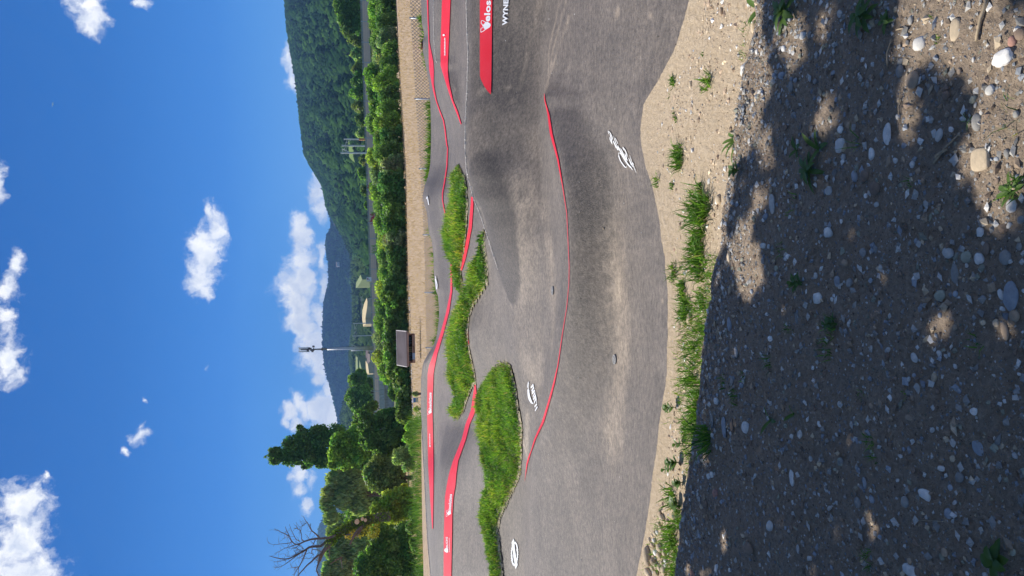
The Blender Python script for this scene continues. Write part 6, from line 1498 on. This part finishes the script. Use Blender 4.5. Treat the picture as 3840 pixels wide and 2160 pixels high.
# ------------------------------------------------------------------ hills with forest
m_forestfloor = simple('forest_floor', (.03, .05, .02), .95, .1, var=.4, scale=.02)
m_meadow = simple('hill_meadow', (.17, .25, .065), .9, .1, var=.15, scale=.02); m_wheat = simple('wheat_field', (.62, .50, .28), .9, .1, var=.08, scale=.02); m_pale = simple('pale_field', (.26, .31, .14), .9, .1, var=.1, scale=.02)
m_forest = foliage_mat('forest_crowns', (.04, .08, .03), .45, .02, .95)
def hill(name, ridge, yr, yb, label, ncrown, size, cols, seed, Xbase=1402, bulge=1.0, extra=None, clear=()):
    """ridge: (X, Y) outline in the picture at distance yr; slope falls towards yb"""
    r = np.random.default_rng(seed); Ys = np.linspace(ridge[0][1], ridge[-1][1], 70); Xs = np.interp(Ys, [q[1] for q in ridge], [q[0] for q in ridge])
    top = np.array([at(X, Y, yr) for X, Y in zip(Xs, Ys)]); nrow = 26; rows = []
    a = top[:, 0] / yr
    for j in range(nrow):
        s = j / (nrow - 1); y = yb + (yr - yb) * s; f = s ** bulge
        und = (fbm(a * 40 * (1 + .3 * seed) + 3, np.full(len(a), s * 5.0 + seed), 3, seed) - .5) * (1 - s) * s * 4
        z = (-2 + (top[:, 2] + 2) * f) + und * (top[:, 2]) * .22
        rows.append(np.c_[a * y, np.full(len(a), y), z])
    # back side
    rows.append(np.c_[a * (yr * 1.12), np.full(len(a), yr * 1.12), top[:, 2] * .75]); rows.append(np.c_[a * (yr * 1.35), np.full(len(a), yr * 1.35), top[:, 2] * 0 - 2])
    G = np.array(rows); nr, nc, _ = G.shape; idx = np.arange(nr * nc).reshape(nr, nc); F = np.stack([idx[:-1, :-1], idx[:-1, 1:], idx[1:, 1:], idx[1:, :-1]], -1).reshape(-1, 4)
    o = link(name, mesh_np(name, G.reshape(-1, 3), F, m_forestfloor, smooth=True)); tag(o, label, kind='structure')
    def hz(u, s):   # u 0..1 along, s 0..1 up the slope
        i = np.clip((u * (nc - 1)).astype(int), 0, nc - 2); fu = (u * (nc - 1) - i)[:, None]; j = np.clip((s * (nrow - 1)).astype(int), 0, nrow - 2); fs = (s * (nrow - 1) - j)[:, None]
        return (G[j, i] * (1 - fu) + G[j, i + 1] * fu) * (1 - fs) + (G[j + 1, i] * (1 - fu) + G[j + 1, i + 1] * fu) * fs
    u = r.random(ncrown); s = r.random(ncrown) ** .8; s[: ncrown // 14] = 1 - np.abs(r.normal(0, .012, ncrown // 14)); P = hz(u, s)
    pX, pY, _ = project(P)
    keep = np.ones(ncrown, bool)
    for poly in clear: keep &= ~inpoly(pX, pY, poly)
    P = P[keep]; u = u[keep]; s = s[keep]; n = len(P)
    low_ = yr > 1600 or yb > 550; bs_, bf_ = (OCT, OCTF) if low_ else (ICO1, ICOF1); sz = size * r.uniform(.6, 1.3, n); base = [rough_stone(bs_, np.random.default_rng(i), .5) for i in range(8)]; B_ = np.stack(base)[r.integers(0, 8, n)]
    con = (r.random(n) < .12) & (fbm(u * 9, s * 5, 2, seed + 2) > .5)
    sc3 = np.c_[sz * np.where(con, .7, 1.15), sz * np.where(con, .7, 1.15), sz * np.where(con, 1.3, .8)]
    V = (B_ * sc3[:, None, :] + P[:, None, :] + np.array([0, 0, size * .5])).reshape(-1, 3); F = (bf_[None] + (np.arange(n) * len(bs_))[:, None, None]).reshape(-1, 3)
    stand = fbm(u * 22, s * 9, 3, seed + 5); pal = np.array(cols); ci = np.clip((stand * 1.7 - .35) * len(pal), 0, len(pal) - 1).astype(int)
    C = pal[ci] * r.uniform(.8, 1.25, (n, 1)); C[con] = np.array([.02, .042, .02]) * r.uniform(.7, 1.3, (con.sum(), 1))
    o = link('forest', mesh_np('forest', V, F, m_forest, smooth=True, attrs={'tint': np.repeat(C, len(bs_), 0)})); tag(o, 'forest covering the ' + label, kind='stuff')
    return hz
R1_ = [(1062,-260),(1068,-120),(1076,0),(1086,116),(1093,169),(1120,314),(1129,411),(1141,522),(1149,580),(1175,628),(1199,663),(1221,706),(1233,779),(1262,830),(1296,890),(1318,940),(1338,1000),(1356,1080),(1372,1180),(1385,1290),(1394,1400),(1404,1480)]
R2_ = [(1200,640),(1233,779),(1245,812),(1248,851),(1233,880),(1227,919),(1233,957),(1240,986),(1240,1064),(1262,1120),(1290,1200),(1320,1300)]
R3_ = [(1330,880),(1300,960),(1269,1010),(1240,1060),(1221,1131),(1216,1252),(1216,1297),(1223,1355),(1231,1407),(1247,1459),(1264,1528),(1274,1586),(1290,1680),(1286,1800),(1240,1900),(1203,1975),(1195,2050),(1200,2160),(1210,2400)]
R4_ = [(1340,900),(1326,980),(1327,1040),(1332,1120),(1330,1220),(1322,1290),(1318,1350),(1326,1400),(1318,1440),(1300,1500),(1284,1560),(1290,1640),(1330,1720)]
FC = [(.026, .072, .020), (.036, .095, .024), (.056, .13, .028), (.030, .080, .022), (.080, .17, .034)]
hill('hillside', R1_, 1500, 420, 'big wooded hill at the right', 19000, 4.6, FC, 3, bulge=1.15,
     clear=[[(1304,500),(1312,555),(1330,600),(1326,545),(1318,500)], [(1293,115),(1300,150),(1312,172),(1316,140),(1303,112)]])
hill('hillside', R2_, 3000, 1700, 'wooded middle hill with meadows in the centre', 6500, 8, FC, 5,
     clear=[[(1240,760),(1252,775),(1262,800),(1255,812),(1244,790)], [(1256,800),(1268,810),(1290,830),(1282,845),(1262,835)]])
hill('hillside', R3_, 3600, 2300, 'far wooded hill in cloud shadow behind the mast', 10000, 10, FC, 7, bulge=.9)
hill('hillside', R4_, 1500, 600, 'low wooded rise in front of the shaded hill', 6500, 4.6, [(.04, .08, .024), (.06, .11, .03), (.085, .145, .04)], 11, bulge=.8,
     clear=[[(1352,1110),(1372,1095),(1380,1120),(1382,1200),(1366,1225),(1356,1170)], [(1332,1330),(1345,1330),(1350,1480),(1338,1480)], [(1362,1350),(1370,1350),(1378,1440),(1372,1440)], [(1340,1030),(1350,1060),(1345,1100),(1332,1075)]])
# open fields lying on the slopes: sheets draped a few metres above the hill surface facing the viewer
def field_patch(name, poly, y, mat, label):
    c = np.mean(poly, axis=0); V = []
    ymid = y
    W = []
    for X, Y in poly:
        f = (X - c[0]); W.append(at(X, Y, ymid - f * ymid * .0022))
    T = tessellate_polygon([[Vector(w_) for w_ in W]]); V = np.array(W); lo_ = V.copy(); lo_[:, 2] -= 25; n = len(V)
    F3 = np.array(T); F4 = np.array([[i, (i + 1) % n, n + (i + 1) % n, n + i] for i in range(n)])
    o = link(name, mesh_np(name, np.vstack([V, lo_]), [F3, F4], [mat])); tag(o, label, kind='structure')
field_patch('field', [(1301,497),(1306,530),(1308,560),(1309,588),(1318,600),(1331,610),(1324,585),(1326,560),(1327,535),(1319,520),(1318,505)], 600, m_meadow, 'pale green meadow behind the three railway poles')
field_patch('field', [(1291,128),(1296,150),(1302,172),(1308,160),(1308,140),(1303,126)], 800, m_meadow, 'small pale meadow beside the big dark tree')
field_patch('field', [(1375,1117),(1365,1140),(1359,1165),(1358,1195),(1362,1225),(1372,1215),(1370,1195),(1373,1175),(1377,1150),(1378,1130)], 560, m_wheat, 'golden wheat field right of the mast')
field_patch('field', [(1352,1030),(1344,1045),(1336,1060),(1334,1080),(1342,1075),(1350,1062),(1358,1048)], 650, m_pale, 'pale green meadow between hedges')
field_patch('field', [(1244,764),(1250,770),(1256,790),(1252,802),(1245,790)], 2500, m_meadow, 'small clearing high on the middle hill'); field_patch('field', [(1262,800),(1270,812),(1282,836),(1276,840),(1264,822)], 2400, m_meadow, 'clearing on the middle hill')
field_patch('field', [(1334,1335),(1334,1400),(1336,1470),(1342,1470),(1342,1400),(1341,1340)], 640, m_pale, 'strip of pale field left of the mast'); field_patch('field', [(1348,1350),(1347,1400),(1350,1445),(1357,1440),(1355,1380)], 620, m_pale, 'lower strip of pale field left of the mast')
field_patch('field', [(1371,1352),(1372,1380),(1376,1405),(1384,1400),(1379,1365)], 520, m_wheat, 'small tan field just above the bridge')
# houses far off
m_hw = simple('house_wall', (.55, .53, .50), .8, .2, var=.05); m_hr = simple('house_roof', (.20, .16, .15), .8, .2, var=.2); m_glass = simple('window_glass', (.05, .06, .08), .2, .5)
def house(X, Y, y, w_, h_, d_, rot, label, group='houses in the valley'):
    p = at(X, Y, y); rt = empty('house', tuple(p), label=label, cat='house', group=group); rt.rotation_euler = (0, 0, rot)
    mb = MB(); mb.box((0, 0, -h_ * .2), (w_ / 2, 0, 0), (0, d_ / 2, 0), (0, 0, h_ * .7)); wl_ = mb.build('wall', m_hw, rt)
    mb = MB(); a = w_ / 2 + .4; b_ = d_ / 2 + .4; z = h_ * .5; zr_ = z + h_ * .55
    mb.add([(-a, -b_, z), (a, -b_, z), (a, b_, z), (-a, b_, z), (-a, 0, zr_), (a, 0, zr_)], [[0, 1, 5, 4], [3, 4, 5, 2], [0, 3, 2, 1]], [[0, 4, 3], [1, 2, 5]]); mb.build('roof', m_hr, rt)
    for sx_ in (-.5, 0, .5):
        mb = MB(); mb.box((sx_ * w_ * .6, -d_ / 2 - .03, 0), (w_ * .07, 0, 0), (0, .03, 0), (0, 0, h_ * .13)); mb.build('window', m_glass, rt)
house(1392, 1325, 300, 2.6, 1.9, 3, .3, 'white house with dark roof just left of the mast foot'); house(1396, 1338, 290, 2.2, 1.6, 3, -.2, 'small house with grey roof above the barrier'); house(1393, 1349, 300, 1.8, 1.6, 3, .1, 'bright white small house nearest the bridge')
house(1386, 1323, 330, 1.8, .8, 3, .2, 'long low house with a sunlit roof, left of the mast'); house(1267, 992, 2300, 13, 5, 9, .1, 'large pale building high on the middle hill', 'houses on the hills'); house(1262, 835, 2400, 14, 8, 8, .3, 'tiny house on the middle hill', 'houses on the hills')
house(1362, 1425, 480, 3.0, 2.2, 3, .2, 'little white house among trees above the bridge'); house(1322, 912, 1500, 8, 5, 6, .2, 'tiny pale house at the foot of the middle hill', 'houses on the hills')

# ------------------------------------------------------------------ aircraft
P = at(197.5, 392, 5200); L = 5200 / FOC * 17
rt = empty('airplane', tuple(P), label='tiny white airplane high in the clear sky', cat='airplane'); rt.rotation_euler = (0, math.radians(12), math.radians(8))
m_pl = simple('aircraft_white', (.85, .87, .88), .4, .5, var=.02)
mb = MB(); s = np.array([-.5, -.46, -.38, -.2, .2, .35, .46, .5]) * L; mb.tube(np.c_[s, s * 0, s * 0], np.array([.006, .03, .045, .05, .05, .035, .02, .008]) * L, 12); mb.build('fuselage', m_pl, rt, smooth=True)
for sy in (-1, 1):
    mb = MB(); V = [(.12 * L, 0, 0), (-.08 * L, 0, 0), (.22 * L, sy * .42 * L, .03 * L), (.16 * L, sy * .42 * L, .03 * L)]; V += [(a, b_, c + .012 * L) for a, b_, c in V]; mb.add(V, [[0, 1, 3, 2], [4, 6, 7, 5], [0, 2, 6, 4], [1, 5, 7, 3], [0, 4, 5, 1], [2, 3, 7, 6]]); mb.build('wing', m_pl, rt)
mb = MB(); V = [(.36 * L, -.006 * L, 0), (.48 * L, -.006 * L, 0), (.5 * L, -.006 * L, .15 * L), (.45 * L, -.006 * L, .15 * L)]; V += [(a, .006 * L, c) for a, b_, c in V]; mb.add(V, [[0, 1, 2, 3], [4, 7, 6, 5], [0, 4, 5, 1], [1, 5, 6, 2], [2, 6, 7, 3], [3, 7, 4, 0]]); mb.build('tail_fin', m_pl, rt)

# ------------------------------------------------------------------ the tree standing left of the viewer whose crown shades the bank
def gp(X, Y): P = atz(X, Y, 0.0); return P[:2]
SHADE = [(2862,-420),(2866,0),(2862,60),(2857,124),(2888,164),(2892,233),(2903,298),(2892,360),(2864,412),(2848,447),(2842,546),(2792,560),(2778,596),(2768,660),(2760,700),(2742,760),(2730,828),(2720,904),(2688,948),(2664,1016),(2640,1150),(2628,1300),(2618,1440),(2592,1640),(2568,1740),(2552,1860),(2530,2000),(2512,2160),(2500,2500)]
SP = np.array([gp(*q) for q in SHADE]); SP = np.vstack([SP, [[-9, 1.0], [-9, -6], [9, -6], [9, 2.5]]])
HOLES = [(2978,140,45,105),(3085,95,38,62),(2875,540,26,70),(2832,500,26,44),(3090,375,18,36),(3085,462,34,58),(3170,468,18,34),(2850,745,24,66),(2695,1047,10,34),(3406,415,44,140),(3226,297,14,14),(3528,1220,48,62),(3769,1208,44,52),(3304,1064,15,40),(3232,1196,16,18),(3264,1961,26,52),
 (2936,1165,14,26),(2646,1720,11,24),(2717,2030,17,38),(2575,2140,22,26),(2640,2142,22,26),(2689,1426,9,20),(2940,135,26,60),(3000,190,26,50)]
HPOLY = [[(2795,822),(2770,860),(2748,925),(2742,960),(2748,985),(2775,995),(2785,1020),(2782,1080),(2808,1090),(2850,1068),(2870,1058),(2866,1010),(2840,960),(2838,900),(2828,850),(2832,815)],
 [(3425,-60),(3392,60),(3390,130),(3376,200),(3396,236),(3440,240),(3480,205),(3530,178),(3572,150),(3592,175),(3598,240),(3640,285),(3700,305),(3738,350),(3706,420),(3712,470),(3748,500),(3700,515),(3655,515),(3622,570),(3628,650),(3660,690),(3700,700),(3712,760),(3760,790),(3800,740),(3830,690),(3900,650),(3900,70),(3850,95),(3790,95),(3745,60),(3728,-60)]]
HP = [np.array([gp(*q) for q in P_]) for P_ in HPOLY]
HE = []
for X, Y, rx, ry in HOLES:
    c = gp(X, Y); ex = (gp(X + rx, Y) - gp(X - rx, Y)) / 2; ey = (gp(X, Y + ry) - gp(X, Y - ry)) / 2; HE.append((c, np.linalg.inv(np.c_[ex, ey])))
def seg_dist(x, y, P):
    d = np.full(len(x), 9e9)
    for i in range(len(P)):
        p = P[i - 1]; v = P[i] - p; L_ = v @ v + 1e-12; tt = np.clip(((x - p[0]) * v[0] + (y - p[1]) * v[1]) / L_, 0, 1); d = np.minimum(d, np.hypot(x - p[0] - tt * v[0], y - p[1] - tt * v[1]))
    return d
rc = np.random.default_rng(123)
gx, gy = np.meshgrid(np.arange(-3.2, 3.2, .046), np.arange(-1.4, 5.6, .046)); x = gx.ravel(); y = gy.ravel(); x = x + rc.normal(0, .012, len(x)); y = y + rc.normal(0, .012, len(y))
n = 16000; x = np.r_[x, rc.uniform(-5, 5, n)]; y = np.r_[y, rc.uniform(-4, 5.6, n)]
LEAF = .048
ok = inpoly(x, y, SP) & (seg_dist(x, y, SP) > LEAF * .55)
for P_ in HP: ok &= ~(inpoly(x, y, P_) | (seg_dist(x, y, P_) < LEAF * .9))
for c, Mi in HE:
    d = (np.c_[x, y] - c) @ Mi.T; rr2 = np.hypot(d[:, 0], d[:, 1]); mar = LEAF * 1.0 * np.linalg.norm(Mi, 2) * .6; ok &= rr2 > .92 + min(mar, .45) * .6
x, y = x[ok], y[ok]; n = len(x)
C3 = np.zeros((n, 3)); vis = np.ones(n, bool)
for h_ in np.arange(3.0, 9.5, .25):          # the lowest height at which the leaf stays out of the picture
    hh_ = h_ + rc.random(n) * .35; T_ = np.c_[x, y, np.zeros(n)] + SUN[None] * (hh_ / SUN[2])[:, None]; pX, pY, pf = project(T_)
    ins = (pf > 0) & (pX > -140) & (pX < 3980) & (pY > -140) & (pY < 2300); take = vis & ~ins; C3[take] = T_[take]; vis &= ~take
print('canopy leaves', n, 'in view', int(vis.sum()))
C3 = C3[~vis]; n = len(C3)
TB = np.array([-7.2, 2.2, -.05])
tree_rt = empty('tree', tuple(TB), label='broad leafy tree overhanging the viewer from the left, outside the picture', cat='tree')
th_ = rc.uniform(0, 6.28, n); up_ = SUN[None] + rc.normal(size=(n, 3)) * .25; up_ /= np.linalg.norm(up_, axis=1)[:, None]; a = np.cross(up_, rc.normal(size=(n, 3))); a /= np.linalg.norm(a, axis=1)[:, None]; b_ = np.cross(up_, a); s = LEAF * rc.uniform(.85, 1.25, (n, 1))
P_ = C3 - TB; V = np.stack([P_ - a * s * 1.25, P_ - b_ * s * .8, P_ + a * s * 1.25, P_ + b_ * s * .8], 1).reshape(-1, 3)
crn = link('crown', mesh_np('crown', V, np.arange(4 * n).reshape(n, 4), m_fol, attrs={'tint': np.repeat(np.array([.05, .09, .025]) * rc.uniform(.7, 1.3, (n, 1)), 4, 0)}), tree_rt)
mb = MB(); cc = C3.mean(0) - TB; mb.tube([(0, 0, 0), (.1, .1, 2.2), (.5, .3, 4.2)], [.34, .27, .22], 10); mb.build('trunk', m_bark, tree_rt, smooth=True)
mb = MB()
q_ = C3[rc.integers(0, n, 26)] - TB
for e in q_: mb.tube([(.5, .3, 4.1), np.array([.5, .3, 4.1]) * .55 + e * .45 + np.array([0, 0, .5]), e + np.array([0, 0, .15])], [.10, .05, .015], 5)
limbs = mb
# limbs only where they stay out of the picture
Vl = np.concatenate(limbs.V) + TB; lx, lY, lf = project(Vl)
if not ((lf > 0) & (lx > -50) & (lx < 3890) & (lY > -50) & (lY < 2210)).any(): limbs.build('branches', m_bark, tree_rt, smooth=True)
else: print('limbs would show; left out')

# ------------------------------------------------------------------ cloud whose shadow darkens the far hill, and the haze
def cloud_over(cx, cy, rx, ry, z):
    o_ = SUN * (z / SUN[2]); r = np.random.default_rng(2); mb = MB(); m_c = simple('cloud_vapour', (.85, .86, .88), 1.0, .0, var=.02)
    for i in range(26):
        a = r.uniform(0, 6.28); q = math.sqrt(r.random()); R = r.uniform(.22, .4); Vc = rough_stone(ICO2, r, .3) * np.array([rx * R, ry * R, 160]) + np.array([cx + o_[0] + math.cos(a) * q * rx, cy + o_[1] + math.sin(a) * q * ry, z + r.uniform(-40, 80)]); mb.add(Vc, F3=ICOF2)
    o = mb.build('cloud', m_c, smooth=True); tag(o, 'cumulus cloud above the picture that shades the far hill', 'cloud'); return o
c1_ = at(1290, 1230, 2900)
cl = cloud_over(c1_[0] + 60, 2950, 520, 560, 2600)
X_, Y_, f_ = project(np.array([v.co[:] for v in cl.data.vertices])); print('cloud in view', int(((f_ > 0) & (X_ > 0) & (X_ < 3840) & (Y_ > 0) & (Y_ < 2160)).sum()))
hv = bpy.data.materials.new('haze_air'); hv.use_nodes = True; ht = NT(hv.node_tree); ht.n.clear(); pv = ht.new('ShaderNodeVolumePrincipled'); pv.inputs['Color'].default_value = (.30, .56, 1.0, 1); pv.inputs['Density'].default_value = .00013; pv.inputs['Anisotropy'].default_value = .1
oo = ht.new('ShaderNodeOutputMaterial'); ht.l.new(pv.outputs[0], oo.inputs['Volume'])
mb = MB(); mb.box((0, 2750, 215), (3600, 0, 0), (0, 3050, 0), (0, 0, 222)); o = mb.build('haze', hv); tag(o, 'thin blue air between the track and the hills', kind='stuff')
